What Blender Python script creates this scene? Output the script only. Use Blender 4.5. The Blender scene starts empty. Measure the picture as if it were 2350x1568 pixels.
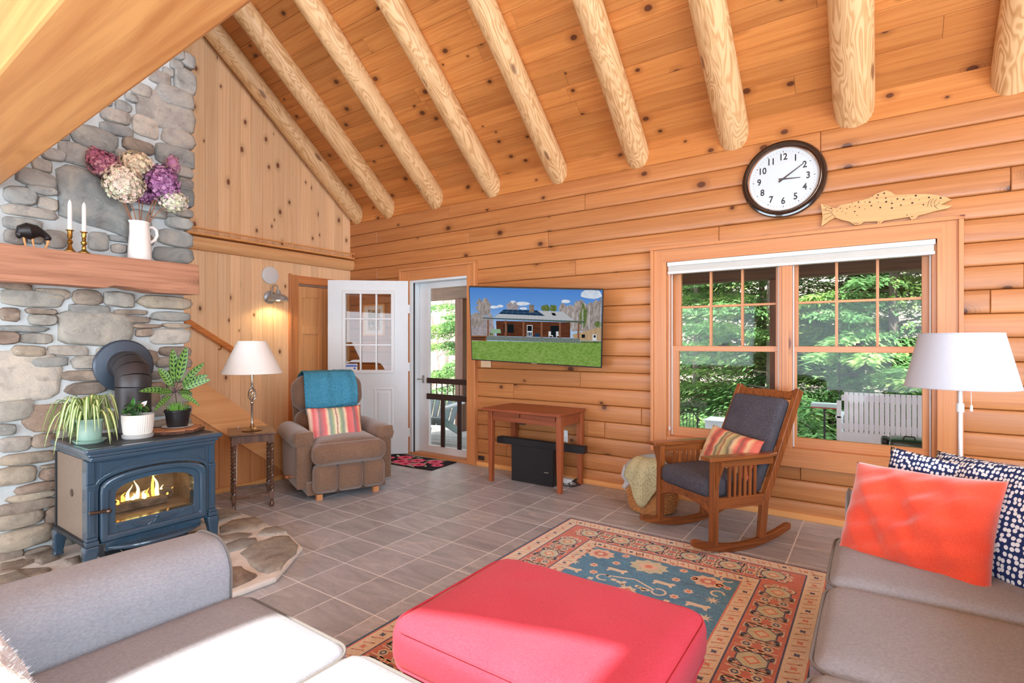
import bpy, bmesh, math, random
from mathutils import Vector, Matrix, Euler
rnd = random.Random(7)
PI = math.pi
SC = bpy.context.scene
COL = SC.collection

# ------------------------------------------------------------------ camera, world, lights
F = 1205.0; CX = 1175.0; HY = 788.0; EYE = 1.31
ANG = math.atan2(1740.0, F)
FW = Vector((-math.cos(ANG), math.sin(ANG), 0)); RT = Vector((math.sin(ANG), math.cos(ANG), 0))
CAM = Vector((5.640, -4.4425, EYE))
cam = bpy.data.cameras.new('camera'); cam_o = bpy.data.objects.new('camera', cam); COL.objects.link(cam_o)
cam.sensor_width = 36.0; cam.lens = 36.0 * F / 2350.0
cam.shift_y = (HY - 784.0) / 2350.0
cam.clip_start = 0.02; cam.clip_end = 300
cam_o.location = CAM
cam_o.rotation_euler = Euler((PI / 2, 0, math.atan2(FW.y, FW.x) - PI / 2))
SC.camera = cam_o

world = bpy.data.worlds.new('world'); SC.world = world; world.use_nodes = True
wn = world.node_tree.nodes; wn.clear()
wb = wn.new('ShaderNodeBackground'); wo = wn.new('ShaderNodeOutputWorld')
wb.inputs[0].default_value = (0.80, 0.90, 1.0, 1); wb.inputs[1].default_value = 6.5
world.node_tree.links.new(wb.outputs[0], wo.inputs[0])

sun = bpy.data.lights.new('sun', 'SUN'); sun_o = bpy.data.objects.new('sun', sun); COL.objects.link(sun_o)
sun.energy = 13.0; sun.angle = math.radians(0.6); sun.color = (1.0, 0.95, 0.86)
SUN_EL = math.radians(52)
sun_dir = Vector((0.03, math.cos(SUN_EL), -math.sin(SUN_EL))).normalized()
sun_o.rotation_euler = sun_dir.to_track_quat('-Z', 'Y').to_euler()

def area(name, loc, direction, sx, sy, power, color=(1, 1, 1)):
    l = bpy.data.lights.new(name, 'AREA'); l.shape = 'RECTANGLE'; l.size = sx; l.size_y = sy
    l.energy = power; l.color = color
    o = bpy.data.objects.new(name, l); COL.objects.link(o); o.location = loc
    o.rotation_euler = Vector(direction).to_track_quat('-Z', 'Z').to_euler()
    return o
# added fill lamps standing in for daylight at the unseen rear and right openings
area('rear_fill_small', (2.1, -8.12, 1.5), (0, 1, 0.10), 2.6, 1.4, 95, (0.72, 0.86, 1.0))
area('rear_fill_large', (5.9, -8.12, 1.15), (0, 1, 0.10), 3.8, 2.1, 200, (0.72, 0.86, 1.0))
area('gable_fill', (8.54, -4.2, 2.6), (-1, 0.12, 0.05), 4.6, 3.0, 225, (0.72, 0.86, 1.0))

vs = SC.view_settings
vs.view_transform = 'Standard'; vs.look = 'None'; vs.gamma = 1.0; vs.use_curve_mapping = False
vs.exposure = -0.14

def ray(x, y):
    v = FW + RT * ((x - CX) / F); return Vector((v.x, v.y, -(y - HY) / F))
def onz(x, y, z=0.0):
    r = ray(x, y); return CAM + r * ((z - EYE) / r.z)
def onx(x, y, X):
    r = ray(x, y); return CAM + r * ((X - CAM.x) / r.x)
def ony(x, y, Y):
    r = ray(x, y); return CAM + r * ((Y - CAM.y) / r.y)

# ------------------------------------------------------------------ mesh builder
class MB:
    def __init__(s): s.v = []; s.f = []; s.m = []; s.sm = []
    def add(s, vs_, fs, mi=0, M=None, smooth=False):
        b = len(s.v)
        for p in vs_:
            p = Vector(p)
            s.v.append(M @ p if M is not None else p)
        for f in fs:
            s.f.append([b + i for i in f]); s.m.append(mi); s.sm.append(smooth)
        return s
    def bx(s, x0, x1, y0, y1, z0, z1, mi=0, M=None):
        v = [(x0, y0, z0), (x1, y0, z0), (x1, y1, z0), (x0, y1, z0), (x0, y0, z1), (x1, y0, z1), (x1, y1, z1), (x0, y1, z1)]
        return s.add(v, [(0, 3, 2, 1), (4, 5, 6, 7), (0, 1, 5, 4), (1, 2, 6, 5), (2, 3, 7, 6), (3, 0, 4, 7)], mi, M)
    def bar(s, p0, p1, w, h, up=(0, 0, 1), mi=0):
        p0 = Vector(p0); p1 = Vector(p1); d = (p1 - p0); L = d.length; d.normalize()
        u = Vector(up); sd = d.cross(u).normalized(); u = sd.cross(d).normalized()
        M = Matrix((( d.x, sd.x, u.x, p0.x), (d.y, sd.y, u.y, p0.y), (d.z, sd.z, u.z, p0.z), (0, 0, 0, 1)))
        return s.bx(0, L, -w / 2, w / 2, -h / 2, h / 2, mi, M)
    def tube(s, pts, r, n=10, caps=True, mi=0, sy=1.0):
        pts = [Vector(p) for p in pts]; k = len(pts)
        rr = r if isinstance(r, (list, tuple)) else [r] * k
        vs_ = []; fs = []; up = None
        for i, p in enumerate(pts):
            d = (pts[min(i + 1, k - 1)] - pts[max(i - 1, 0)])
            d = d.normalized() if d.length > 1e-9 else Vector((0, 0, 1))
            if up is None:
                up = Vector((0, 0, 1)) if abs(d.z) < 0.9 else Vector((1, 0, 0))
            a = d.cross(up)
            if a.length < 1e-6: a = d.cross(Vector((0.3, 1, 0.2)))
            a.normalize(); b = a.cross(d).normalized(); up = b
            for j in range(n):
                t = 2 * PI * j / n
                vs_.append(p + a * (math.cos(t) * rr[i]) + b * (math.sin(t) * rr[i] * sy))
        for i in range(k - 1):
            for j in range(n):
                j2 = (j + 1) % n
                fs.append((i * n + j, i * n + j2, (i + 1) * n + j2, (i + 1) * n + j))
        s.add(vs_, fs, mi, None, True)
        if caps:
            b0 = len(s.v) - len(vs_)
            s.f.append([b0 + j for j in range(n)][::-1]); s.m.append(mi); s.sm.append(False)
            s.f.append([b0 + (k - 1) * n + j for j in range(n)]); s.m.append(mi); s.sm.append(False)
        return s
    def cyl(s, p0, p1, r0, r1=None, n=16, mi=0, caps=True):
        return s.tube([p0, p1], [r0, r0 if r1 is None else r1], n, caps, mi)
    def lathe(s, prof, n=24, M=None, mi=0, smooth=True, rad=None):
        vs_ = []; fs = []; k = len(prof)
        for r, z in prof:
            for j in range(n):
                t = 2 * PI * j / n; q = r * (rad(t, z) if rad else 1)
                vs_.append((q * math.cos(t), q * math.sin(t), z))
        for i in range(k - 1):
            for j in range(n):
                j2 = (j + 1) % n
                fs.append((i * n + j, i * n + j2, (i + 1) * n + j2, (i + 1) * n + j))
        fs.append(tuple(range(n))[::-1]); fs.append(tuple((k - 1) * n + j for j in range(n)))
        return s.add(vs_, fs, mi, M, smooth)
    def prism(s, poly, t0, t1, M=None, mi=0, smooth=False):
        n = len(poly)
        vs_ = [(p[0], p[1], t0) for p in poly] + [(p[0], p[1], t1) for p in poly]
        fs = [tuple(range(n))[::-1], tuple(range(n, 2 * n))]
        for i in range(n):
            j = (i + 1) % n; fs.append((i, j, n + j, n + i))
        return s.add(vs_, fs, mi, M, smooth)
    def poly(s, pts, mi=0, M=None):
        return s.add(pts, [tuple(range(len(pts)))], mi, M)
    def ball(s, c, r, n=16, m=10, mi=0, fn=None):
        if not isinstance(r, (list, tuple)): r = (r, r, r)
        c = Vector(c); vs_ = []; fs = []
        for i in range(m + 1):
            a = PI * i / m
            for j in range(n):
                t = 2 * PI * j / n
                p = Vector((math.sin(a) * math.cos(t), math.sin(a) * math.sin(t), math.cos(a)))
                k = fn(p) if fn else 1
                vs_.append(c + Vector((p.x * r[0], p.y * r[1], p.z * r[2])) * k)
        for i in range(m):
            for j in range(n):
                j2 = (j + 1) % n
                fs.append((i * n + j, (i + 1) * n + j, (i + 1) * n + j2, i * n + j2))
        return s.add(vs_, fs, mi, None, True)
    def grid(s, fn, nu, nv, mi=0, smooth=True, closed_u=False):
        vs_ = [fn(i / nu, j / nv) for j in range(nv + 1) for i in range(nu + (0 if closed_u else 1))]
        w = nu if closed_u else nu + 1; fs = []
        for j in range(nv):
            for i in range(nu):
                i2 = (i + 1) % w
                fs.append((j * w + i, j * w + i2, (j + 1) * w + i2, (j + 1) * w + i))
        return s.add(vs_, fs, mi, None, smooth)
    def rbox(s, c, size, r, n=10, crown=(0, 0, 0), mi=0, M=None, fn=None, pinch=0.0):
        """rounded, slightly crowned box (cushions, upholstery)"""
        hx, hy, hz = size[0] / 2, size[1] / 2, size[2] / 2
        r = min(r, hx, hy, hz); c = Vector(c)
        idx = {}; vs_ = []; fs = []
        def vert(p):
            key = (round(p[0], 5), round(p[1], 5), round(p[2], 5))
            if key in idx: return idx[key]
            q = Vector((p[0] * hx, p[1] * hy, p[2] * hz))
            k = Vector((max(-hx + r, min(hx - r, q.x)), max(-hy + r, min(hy - r, q.y)), max(-hz + r, min(hz - r, q.z))))
            d = q - k
            if d.length > 1e-9: q = k + d.normalized() * r
            x, y, z = p
            q.x += crown[0] * (1 - y * y) * (1 - z * z) * x
            q.y += crown[1] * (1 - x * x) * (1 - z * z) * y
            q.z += crown[2] * (1 - x * x) * (1 - y * y) * z
            if fn: q = fn(q, p)
            vs_.append(c + q); idx[key] = len(vs_) - 1
            return idx[key]
        def warp(t):   # more samples near the rounded edges
            return math.sin(t * PI / 2)
        for ax in range(3):
            for sg in (-1, 1):
                for i in range(n):
                    for j in range(n):
                        q = []
                        for a, b in ((i, j), (i + 1, j), (i + 1, j + 1), (i, j + 1)):
                            u = warp(-1 + 2 * a / n); v = warp(-1 + 2 * b / n)
                            p = [0, 0, 0]; p[ax] = sg; p[(ax + 1) % 3] = u; p[(ax + 2) % 3] = v
                            q.append(vert(tuple(p)))
                        fs.append(tuple(q) if sg > 0 else tuple(q[::-1]))
        return s.add(vs_, fs, mi, M, True)
    def mesh(s, name, mats, sharp=35):
        me = bpy.data.meshes.new(name)
        me.from_pydata([tuple(p) for p in s.v], [], s.f)
        if not isinstance(mats, (list, tuple)): mats = [mats]
        for m in mats: me.materials.append(m)
        me.polygons.foreach_set('material_index', s.m)
        me.polygons.foreach_set('use_smooth', s.sm)
        me.update()
        if any(s.sm) and sharp: me.set_sharp_from_angle(angle=math.radians(sharp))
        return me
    def build(s, name, mats, parent=None, loc=None, rot=None, bevel=0, sharp=35, kind=None, seg=2):
        o = bpy.data.objects.new(name, s.mesh(name, mats, sharp)); COL.objects.link(o)
        if parent is not None: o.parent = parent
        if loc is not None: o.location = loc
        if rot is not None: o.rotation_euler = rot
        if bevel:
            b = o.modifiers.new('bevel', 'BEVEL'); b.width = bevel; b.segments = seg; b.limit_method = 'ANGLE'; b.angle_limit = math.radians(40)
        if kind: o['kind'] = kind
        return o

def link_mesh(name, me, parent=None, loc=None, rot=None):
    o = bpy.data.objects.new(name, me); COL.objects.link(o)
    if parent is not None: o.parent = parent
    if loc is not None: o.location = loc
    if rot is not None: o.rotation_euler = rot
    return o
def tag(o, label, cat, group=None):
    o['label'] = label; o['category'] = cat
    if group: o['group'] = group
    return o
def thing(name, label, cat, loc=(0, 0, 0), rotz=0.0, group=None, rot=None):
    o = bpy.data.objects.new(name, None); COL.objects.link(o); o.empty_display_size = 0.1
    o.location = loc; o.rotation_euler = rot if rot is not None else (0, 0, rotz)
    return tag(o, label, cat, group)
def struct(o): o['kind'] = 'structure'; return o
def sempty(name, loc=(0, 0, 0), rot=(0, 0, 0)):
    o = bpy.data.objects.new(name, None); COL.objects.link(o); o.location = loc; o.rotation_euler = rot
    return struct(o)
def dup(root, loc=None, rotz=None, label=None, parent=None):
    r = root.copy(); COL.objects.link(r)
    if parent is not None: r.parent = parent
    if loc is not None: r.location = loc
    if rotz is not None: r.rotation_euler = (0, 0, rotz)
    if label: r['label'] = label
    for ch in list(root.children):
        dup(ch, parent=r)
    return r
def text_mesh(name, body, size, mat, parent, M, extrude=0.0004, shear=0.0, xs=1.0, align='CENTER', bold=0.0):
    cu = bpy.data.curves.new(name, 'FONT'); cu.body = body; cu.size = size; cu.extrude = extrude; cu.offset = bold
    cu.align_x = align; cu.align_y = 'CENTER'; cu.shear = shear; cu.resolution_u = 3
    t = bpy.data.objects.new(name + '_src', cu); COL.objects.link(t)
    dg = bpy.context.evaluated_depsgraph_get(); dg.update()
    me = bpy.data.meshes.new_from_object(t.evaluated_get(dg))
    bpy.data.objects.remove(t); bpy.data.curves.remove(cu)
    me.name = name
    for v in me.vertices: v.co = M @ Vector((v.co.x * xs, v.co.y, v.co.z))
    me.materials.clear(); me.materials.append(mat)
    return link_mesh(name, me, parent)

# ------------------------------------------------------------------ materials
def srgb(r, g, b):
    f = lambda c: ((c / 255.0) / 12.92) if c <= 10 else (((c / 255.0) + 0.055) / 1.055) ** 2.4
    return (f(r), f(g), f(b), 1.0)
class NT:
    def __init__(s, name):
        s.mat = bpy.data.materials.new(name); s.mat.use_nodes = True
        s.t = s.mat.node_tree; s.t.nodes.clear()
        s.out = s.n('OutputMaterial'); s.bs = s.n('BsdfPrincipled'); s.l(s.bs.outputs[0], s.out.inputs[0])
    def n(s, t, **kw):
        nd = s.t.nodes.new('ShaderNode' + t)
        for k, v in kw.items(): setattr(nd, k, v)
        return nd
    def l(s, a, b): s.t.links.new(a, b)
    def math(s, op, a, b=None, c=None):
        nd = s.n('Math', operation=op)
        for i, q in enumerate((a, b, c)):
            if q is None: continue
            if isinstance(q, (int, float)): nd.inputs[i].default_value = q
            else: s.l(q, nd.inputs[i])
        return nd.outputs[0]
    def ramp(s, fac, stops, interp='LINEAR'):
        nd = s.n('ValToRGB'); cr = nd.color_ramp; cr.interpolation = interp
        while len(cr.elements) < len(stops): cr.elements.new(0.5)
        for e, (p, c) in zip(cr.elements, stops): e.position = p; e.color = c
        s.l(fac, nd.inputs[0]); return nd.outputs[0]
    def mix(s, fac, a, b, mode='MIX'):
        nd = s.n('Mix', data_type='RGBA', blend_type=mode)
        for i, q in ((0, fac), (6, a), (7, b)):
            if isinstance(q, (int, float, tuple)): nd.inputs[i].default_value = q
            else: s.l(q, nd.inputs[i])
        return nd.outputs[2]
    def noise(s, vec, scale, detail=4, rough=0.55, dist=0.0):
        nd = s.n('TexNoise'); nd.inputs['Scale'].default_value = scale; nd.inputs['Detail'].default_value = detail
        nd.inputs['Roughness'].default_value = rough; nd.inputs['Distortion'].default_value = dist
        if vec is not None: s.l(vec, nd.inputs['Vector'])
        return nd.outputs['Fac']
    def scalevec(s, vec, sc):
        nd = s.n('VectorMath', operation='MULTIPLY'); s.l(vec, nd.inputs[0]); nd.inputs[1].default_value = sc
        return nd.outputs[0]
    def obj(s, axis=None, rand=True):
        tc = s.n('TexCoord'); v = tc.outputs['Object']
        if axis:      # x = along the grain, y and z = across it on any face
            sp = s.n('SeparateXYZ'); s.l(v, sp.inputs[0]); cb = s.n('CombineXYZ')
            a, b, c = {'X': (0, 1, 2), 'Y': (1, 0, 2), 'Z': (2, 0, 1)}[axis]
            s.l(sp.outputs[a], cb.inputs[0]); s.l(s.math('ADD', sp.outputs[b], sp.outputs[c]), cb.inputs[1]); s.l(s.math('SUBTRACT', sp.outputs[b], sp.outputs[c]), cb.inputs[2])
            v = cb.outputs[0]
        if rand:
            oi = s.n('ObjectInfo'); s.rand = oi.outputs['Random']
            ad = s.n('VectorMath', operation='MULTIPLY_ADD')
            cb2 = s.n('CombineXYZ')
            for i in range(3): s.l(s.rand, cb2.inputs[i])
            s.l(cb2.outputs[0], ad.inputs[0]); ad.inputs[1].default_value = (37.0, 13.0, 7.0); s.l(v, ad.inputs[2])
            v = ad.outputs[0]
        return v
    def bump(s, h, strength=0.3, dist=0.01):
        b = s.n('Bump'); b.inputs['Strength'].default_value = strength; b.inputs['Distance'].default_value = dist
        s.l(h, b.inputs['Height']); s.l(b.outputs[0], s.bs.inputs['Normal'])
    def set(s, **kw):
        for k, v in kw.items(): s.bs.inputs[k].default_value = v
        return s

def plain(name, col, rough=0.5, metal=0.0, var=0.06, scale=8.0, bump=0.0, bscale=60.0, spec=0.5, coat=0.0, trans=0.0):
    t = NT(name); v = t.obj()
    t.set(Roughness=rough, Metallic=metal); t.bs.inputs['Specular IOR Level'].default_value = spec
    t.bs.inputs['Coat Weight'].default_value = coat
    n = t.noise(v, scale, 3)
    a = tuple(c * (1 - var) for c in col[:3]) + (1,); b = tuple(min(1, c * (1 + var)) for c in col[:3]) + (1,)
    t.l(t.ramp(n, [(0.3, a), (0.7, b)]), t.bs.inputs['Base Color'])
    if bump: t.bump(t.noise(v, bscale, 3), bump, 0.004)
    return t.mat
def wood(name, light, dark, knot=None, axis='X', rough=0.42, knots=0.0, gx=0.9, gy=13.0, var=0.12, kscale=(3.6, 4.6), coat=0.0, fine=0.5, kr=0.085):
    t = NT(name); v = t.obj(axis)
    g = t.noise(t.scalevec(v, (gx, gy, gy)), 1.0, 5, 0.6, 1.2)
    f = t.noise(t.scalevec(v, (gx * 3, gy * 9, gy * 9)), 1.0, 3, 0.6, 0.3)
    fac = t.math('ADD', t.math('MULTIPLY', g, 1 - fine * 0.45), t.math('MULTIPLY', f, fine * 0.45))
    c = t.ramp(fac, [(0.34, dark), (0.62, light)])
    h = fac
    if knots > 0:
        wv = t.n('VectorMath', operation='MULTIPLY_ADD'); t.l(v, wv.inputs[0]); wv.inputs[1].default_value = (kscale[0], kscale[1], 0.0)
        wv.inputs[2].default_value = (0.3, 0.7, 0)
        vo = t.n('TexVoronoi', voronoi_dimensions='2D', feature='F1'); vo.inputs['Scale'].default_value = 1.0
        vo.inputs['Randomness'].default_value = 0.9; t.l(wv.outputs[0], vo.inputs['Vector'])
        sp = t.n('SeparateColor'); t.l(vo.outputs['Color'], sp.inputs[0])
        has = t.math('GREATER_THAN', sp.outputs[0], 1 - knots)
        rk = t.math('MULTIPLY_ADD', sp.outputs[1], kr, kr * 0.45)
        d = t.math('DIVIDE', vo.outputs['Distance'], rk)
        mr = t.n('MapRange', interpolation_type='SMOOTHSTEP'); mr.inputs[1].default_value = 1.2; mr.inputs[2].default_value = 0.8
        t.l(d, mr.inputs[0]); core = t.math('MULTIPLY', mr.outputs[0], has)
        mr2 = t.n('MapRange', interpolation_type='SMOOTHSTEP'); mr2.inputs[1].default_value = 3.4; mr2.inputs[2].default_value = 0.9
        t.l(d, mr2.inputs[0]); rg = t.math('MULTIPLY_ADD', t.math('SINE', t.math('MULTIPLY', d, 11.0)), 0.25, 0.55)
        halo = t.math('MULTIPLY', t.math('MULTIPLY', mr2.outputs[0], has), rg)
        c = t.mix(halo, c, tuple(0.62 * q for q in dark[:3]) + (1,))
        c = t.mix(t.math('MULTIPLY', core, 0.88), c, knot or (0.06, 0.02, 0.01, 1))
    bv = t.math('MULTIPLY_ADD', t.rand, var * 2, 1 - var)
    hs = t.n('HueSaturation'); t.l(c, hs.inputs['Color']); t.l(bv, hs.inputs['Value'])
    t.l(hs.outputs[0], t.bs.inputs['Base Color'])
    t.set(Roughness=rough); t.bs.inputs['Coat Weight'].default_value = coat; t.bs.inputs['Coat Roughness'].default_value = 0.25
    t.bump(h, 0.12, 0.003)
    return t.mat
def fabric(name, c1, c2, scale=260.0, rough=0.95, bump=0.35, mottling=0.5, sheen=0.0, blot=5.0):
    t = NT(name); v = t.obj()
    n1 = t.noise(t.scalevec(v, (1.0, 0.4, 1.0)), scale, 2, 0.7); n2 = t.noise(v, blot, 3)
    w2 = t.noise(t.scalevec(v, (0.35, 1.0, 1.0)), scale * 0.8, 2, 0.7)
    fac = t.math('ADD', t.math('MULTIPLY', n1, 0.6), t.math('ADD', t.math('MULTIPLY', w2, 0.25), t.math('MULTIPLY', n2, mottling * 0.5)))
    t.l(t.ramp(fac, [(0.38, c2), (0.78, c1)]), t.bs.inputs['Base Color'])
    t.set(Roughness=rough); t.bs.inputs['Specular IOR Level'].default_value = 0.15; t.bs.inputs['Sheen Weight'].default_value = sheen
    t.bump(t.math('ADD', n1, w2), bump, 0.0015)
    return t.mat
def emit(name, col, strength):
    t = NT(name); e = t.n('Emission'); e.inputs[0].default_value = col; e.inputs[1].default_value = strength
    t.l(e.outputs[0], t.out.inputs[0]); return t.mat
def stripes(name, stops, axis='X', half=0.25, noise=0.03, rough=0.9, cross=0.1):
    """woven stripes across the given local axis; stops = [(pos 0..1, colour)]"""
    t = NT(name); tc = t.n('TexCoord'); sp = t.n('SeparateXYZ'); t.l(tc.outputs['Object'], sp.inputs[0])
    k = {'X': 0, 'Y': 1, 'Z': 2}[axis]
    f = t.math('MULTIPLY_ADD', sp.outputs[k], 0.5 / half, 0.5)
    nz = t.noise(tc.outputs['Object'], 90, 2)
    f = t.math('ADD', f, t.math('MULTIPLY_ADD', nz, noise, -noise / 2))
    c = t.ramp(f, stops, 'LINEAR')
    n2 = t.noise(tc.outputs['Object'], 220, 2)
    c = t.mix(t.math('MULTIPLY', n2, cross * 2), c, (0.75, 0.65, 0.5, 1))
    t.l(c, t.bs.inputs['Base Color']); t.set(Roughness=rough); t.bs.inputs['Specular IOR Level'].default_value = 0.1
    t.bump(n2, 0.3, 0.0015); return t.mat
def glass(name, tint=(1, 1, 1, 1), refl=0.08):
    t = NT(name); tr = t.n('BsdfTransparent'); tr.inputs[0].default_value = tint
    gl = t.n('BsdfGlossy'); gl.inputs['Roughness'].default_value = 0.02
    mx = t.n('MixShader'); fr = t.n('Fresnel'); fr.inputs[0].default_value = 1.45
    t.l(t.math('MULTIPLY', fr.outputs[0], refl / 0.08), mx.inputs[0]); t.l(tr.outputs[0], mx.inputs[1]); t.l(gl.outputs[0], mx.inputs[2])
    t.l(mx.outputs[0], t.out.inputs[0]); return t.mat

M = {}
M['log'] = wood('pine_log', srgb(193, 132, 80), srgb(169, 106, 59), srgb(76, 38, 25), knots=0.30, gx=0.8, gy=16, var=0.10, rough=0.34, kscale=(3.0, 4.2))
M['ceil'] = wood('pine_ceiling_board', srgb(204, 137, 75), srgb(178, 108, 52), srgb(76, 36, 22), knots=0.42, gx=0.9, gy=18, var=0.12, rough=0.36, kscale=(3.6, 5.0), kr=0.08)
M['board'] = wood('pine_wall_board', srgb(240, 204, 162), srgb(228, 184, 138), srgb(110, 52, 30), knots=0.40, gx=0.7, gy=20, var=0.09, rough=0.4, kscale=(3.2, 5.5), kr=0.07)
M['trim'] = wood('pine_trim', srgb(206, 142, 90), srgb(190, 121, 73), srgb(100, 44, 24), knots=0.12, gx=0.6, gy=22, var=0.05, rough=0.35, kscale=(2.0, 4.0), kr=0.06)
M['trimz'] = wood('pine_trim_upright', srgb(206, 142, 90), srgb(190, 121, 73), srgb(100, 44, 24), axis='Z', knots=0.12, gx=0.6, gy=22, var=0.05, rough=0.35, kscale=(2.0, 4.0), kr=0.06)
M['base'] = wood('pine_baseboard', srgb(236, 176, 112), srgb(222, 154, 90), gx=0.6, gy=22, var=0.04, rough=0.35)
M['beam'] = wood('fir_beam', srgb(222, 164, 100), srgb(188, 124, 68), srgb(120, 66, 34), knots=0.06, gx=0.5, gy=7, var=0.03, rough=0.5, kscale=(1.2, 4), fine=0.25)
M['mantel'] = wood('rough_mantel', srgb(182, 132, 104), srgb(144, 98, 74), srgb(60, 36, 26), axis='Y', knots=0.2, gx=1.2, gy=22, var=0.03, rough=0.75, kscale=(2, 6), kr=0.07)
def swirl_wood(name, light, dark, knot):
    t = NT(name); v = t.obj()
    n = t.noise(t.scalevec(v, (1.6, 7.5, 7.5)), 1.0, 2, 0.45, 0.6)
    s = t.math('MULTIPLY_ADD', t.math('SINE', t.math('MULTIPLY', n, 95.0)), 0.5, 0.5)
    n2 = t.noise(t.scalevec(v, (1.2, 6, 6)), 1.0, 3)
    f = t.math('ADD', t.math('MULTIPLY', s, 0.45), t.math('MULTIPLY', n2, 0.55))
    c = t.ramp(f, [(0.22, dark), (0.62, light)])
    vo = t.n('TexVoronoi', feature='F1'); t.l(t.scalevec(v, (2.2, 6.0, 6.0)), vo.inputs['Vector']); vo.inputs['Scale'].default_value = 1.0
    sp = t.n('SeparateColor'); t.l(vo.outputs['Color'], sp.inputs[0])
    mr = t.n('MapRange', interpolation_type='SMOOTHSTEP'); mr.inputs[1].default_value = 0.17; mr.inputs[2].default_value = 0.10; t.l(vo.outputs['Distance'], mr.inputs[0])
    k = t.math('MULTIPLY', mr.outputs[0], t.math('GREATER_THAN', sp.outputs[0], 0.55))
    c = t.mix(t.math('MULTIPLY', k, 0.8), c, knot)
    t.l(c, t.bs.inputs['Base Color']); t.set(Roughness=0.5); t.bump(f, 0.12, 0.003); return t.mat
M['rafter'] = swirl_wood('peeled_log_rafter', srgb(230, 192, 142), srgb(196, 148, 96), srgb(120, 78, 52))
M['oak'] = wood('oak_brown', srgb(154, 88, 40), srgb(98, 50, 20), axis='Z', gx=1.2, gy=26, var=0.03, rough=0.35, coat=0.3)
M['oakx'] = wood('oak_brown_rail', srgb(154, 88, 40), srgb(98, 50, 20), axis='X', gx=1.2, gy=26, var=0.03, rough=0.35, coat=0.3)
M['desk'] = wood('desk_redwood', srgb(168, 92, 52), srgb(128, 62, 34), axis='Z', gx=1.2, gy=26, var=0.03, rough=0.4)
M['deskx'] = wood('desk_redwood_top', srgb(156, 82, 48), srgb(116, 56, 32), axis='X', gx=1.2, gy=26, var=0.03, rough=0.4)
M['walnut'] = wood('dark_turned_wood', srgb(112, 78, 58), srgb(64, 40, 28), axis='Z', gx=1.5, gy=26, var=0.02, rough=0.3, coat=0.3)
M['door_oak'] = wood('closet_pine', srgb(228, 174, 120), srgb(208, 146, 92), axis='Z', gx=0.7, gy=22, var=0.03, rough=0.4)
M['white'] = plain('white_paint', srgb(216, 224, 228), 0.4, var=0.02)
M['white_vinyl'] = plain('white_vinyl', srgb(216, 219, 221), 0.35, var=0.02)
M['shade'] = plain('lamp_shade_linen', srgb(232, 230, 226), 0.9, var=0.03, scale=120, bump=0.15, bscale=400)
M['shade2'] = plain('roller_shade_fabric', srgb(196, 195, 189), 0.85, var=0.03)
M['nickel'] = plain('brushed_nickel', srgb(190, 186, 178), 0.28, 1.0, var=0.05)
M['chrome'] = plain('chrome', srgb(210, 210, 210), 0.12, 1.0, var=0.02)
M['galv'] = plain('galvanised_steel', srgb(170, 176, 180), 0.4, 0.5, var=0.15, scale=30)
M['brass'] = plain('aged_brass', srgb(176, 142, 74), 0.3, 1.0, var=0.12, scale=40)
M['brass_lamp'] = plain('bronze_lamp_base', srgb(178, 158, 128), 0.25, 1.0, var=0.05)
M['black'] = plain('black_plastic', srgb(26, 26, 29), 0.4, var=0.05)
M['blackmesh'] = plain('black_speaker_cloth', srgb(30, 29, 32), 0.85, var=0.2, scale=500, bump=0.3, bscale=900)
M['stove'] = plain('slate_blue_enamel', srgb(48, 73, 92), 0.22, 0.0, var=0.06, scale=10, coat=0.6)
M['stove_dark'] = plain('stove_iron', srgb(34, 42, 50), 0.4, 0.3, var=0.08)
M['soapstone'] = plain('soapstone_panel', srgb(128, 112, 98), 0.35, var=0.12, scale=90, bump=0.05, bscale=300)
M['pipe'] = plain('black_stovepipe', srgb(58, 56, 58), 0.42, 0.2, var=0.05)
M['thimble'] = plain('blue_grey_thimble', srgb(66, 78, 92), 0.35, 0.3, var=0.05)
M['glass'] = glass('window_glass', refl=0.02)
M['glass_stove'] = glass('stove_glass', (0.96, 0.94, 0.90, 1), refl=0.05)
M['pane_dark'] = glass('door_pane', (0.93, 0.90, 0.86, 1), refl=0.06)
M['grout'] = plain('mortar_grout', srgb(236, 234, 231), 0.9, var=0.05, scale=30)
M['mortar'] = plain('chimney_mortar', srgb(186, 194, 196), 0.95, var=0.08, scale=14, bump=0.4, bscale=40)
def stone_mat(name, cols):
    t = NT(name); v = t.obj()
    base = t.ramp(t.rand, [(i / len(cols), c) for i, c in enumerate(cols)], 'CONSTANT')
    n = t.noise(t.scalevec(v, (6, 6, 11)), 1.0, 5, 0.65, 0.8)
    alt = t.ramp(n, [(0.3, srgb(104, 100, 96)), (0.5, srgb(160, 156, 148)), (0.72, srgb(198, 186, 166))])
    c = t.mix(0.50, base, alt)
    sp = t.noise(v, 48, 4, 0.7)
    c = t.mix(t.math('MULTIPLY', t.math('GREATER_THAN', sp, 0.66), 0.45), c, srgb(206, 206, 196))
    dk = t.noise(v, 15, 3, 0.6)
    mr = t.n('MapRange'); mr.inputs[1].default_value = 0.55; mr.inputs[2].default_value = 0.75; t.l(dk, mr.inputs[0])
    c = t.mix(t.math('MULTIPLY', mr.outputs[0], 0.40), c, srgb(84, 76, 70))
    t.l(c, t.bs.inputs['Base Color']); t.set(Roughness=0.85); t.bs.inputs['Specular IOR Level'].default_value = 0.25
    t.bump(t.math('ADD', n, t.math('MULTIPLY', sp, 0.5)), 0.7, 0.012); return t.mat
M['stone_lo'] = stone_mat('fieldstone_warm', [srgb(146, 130, 108), srgb(166, 162, 154), srgb(132, 110, 90), srgb(156, 156, 148), srgb(172, 156, 132), srgb(132, 138, 136)])
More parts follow.
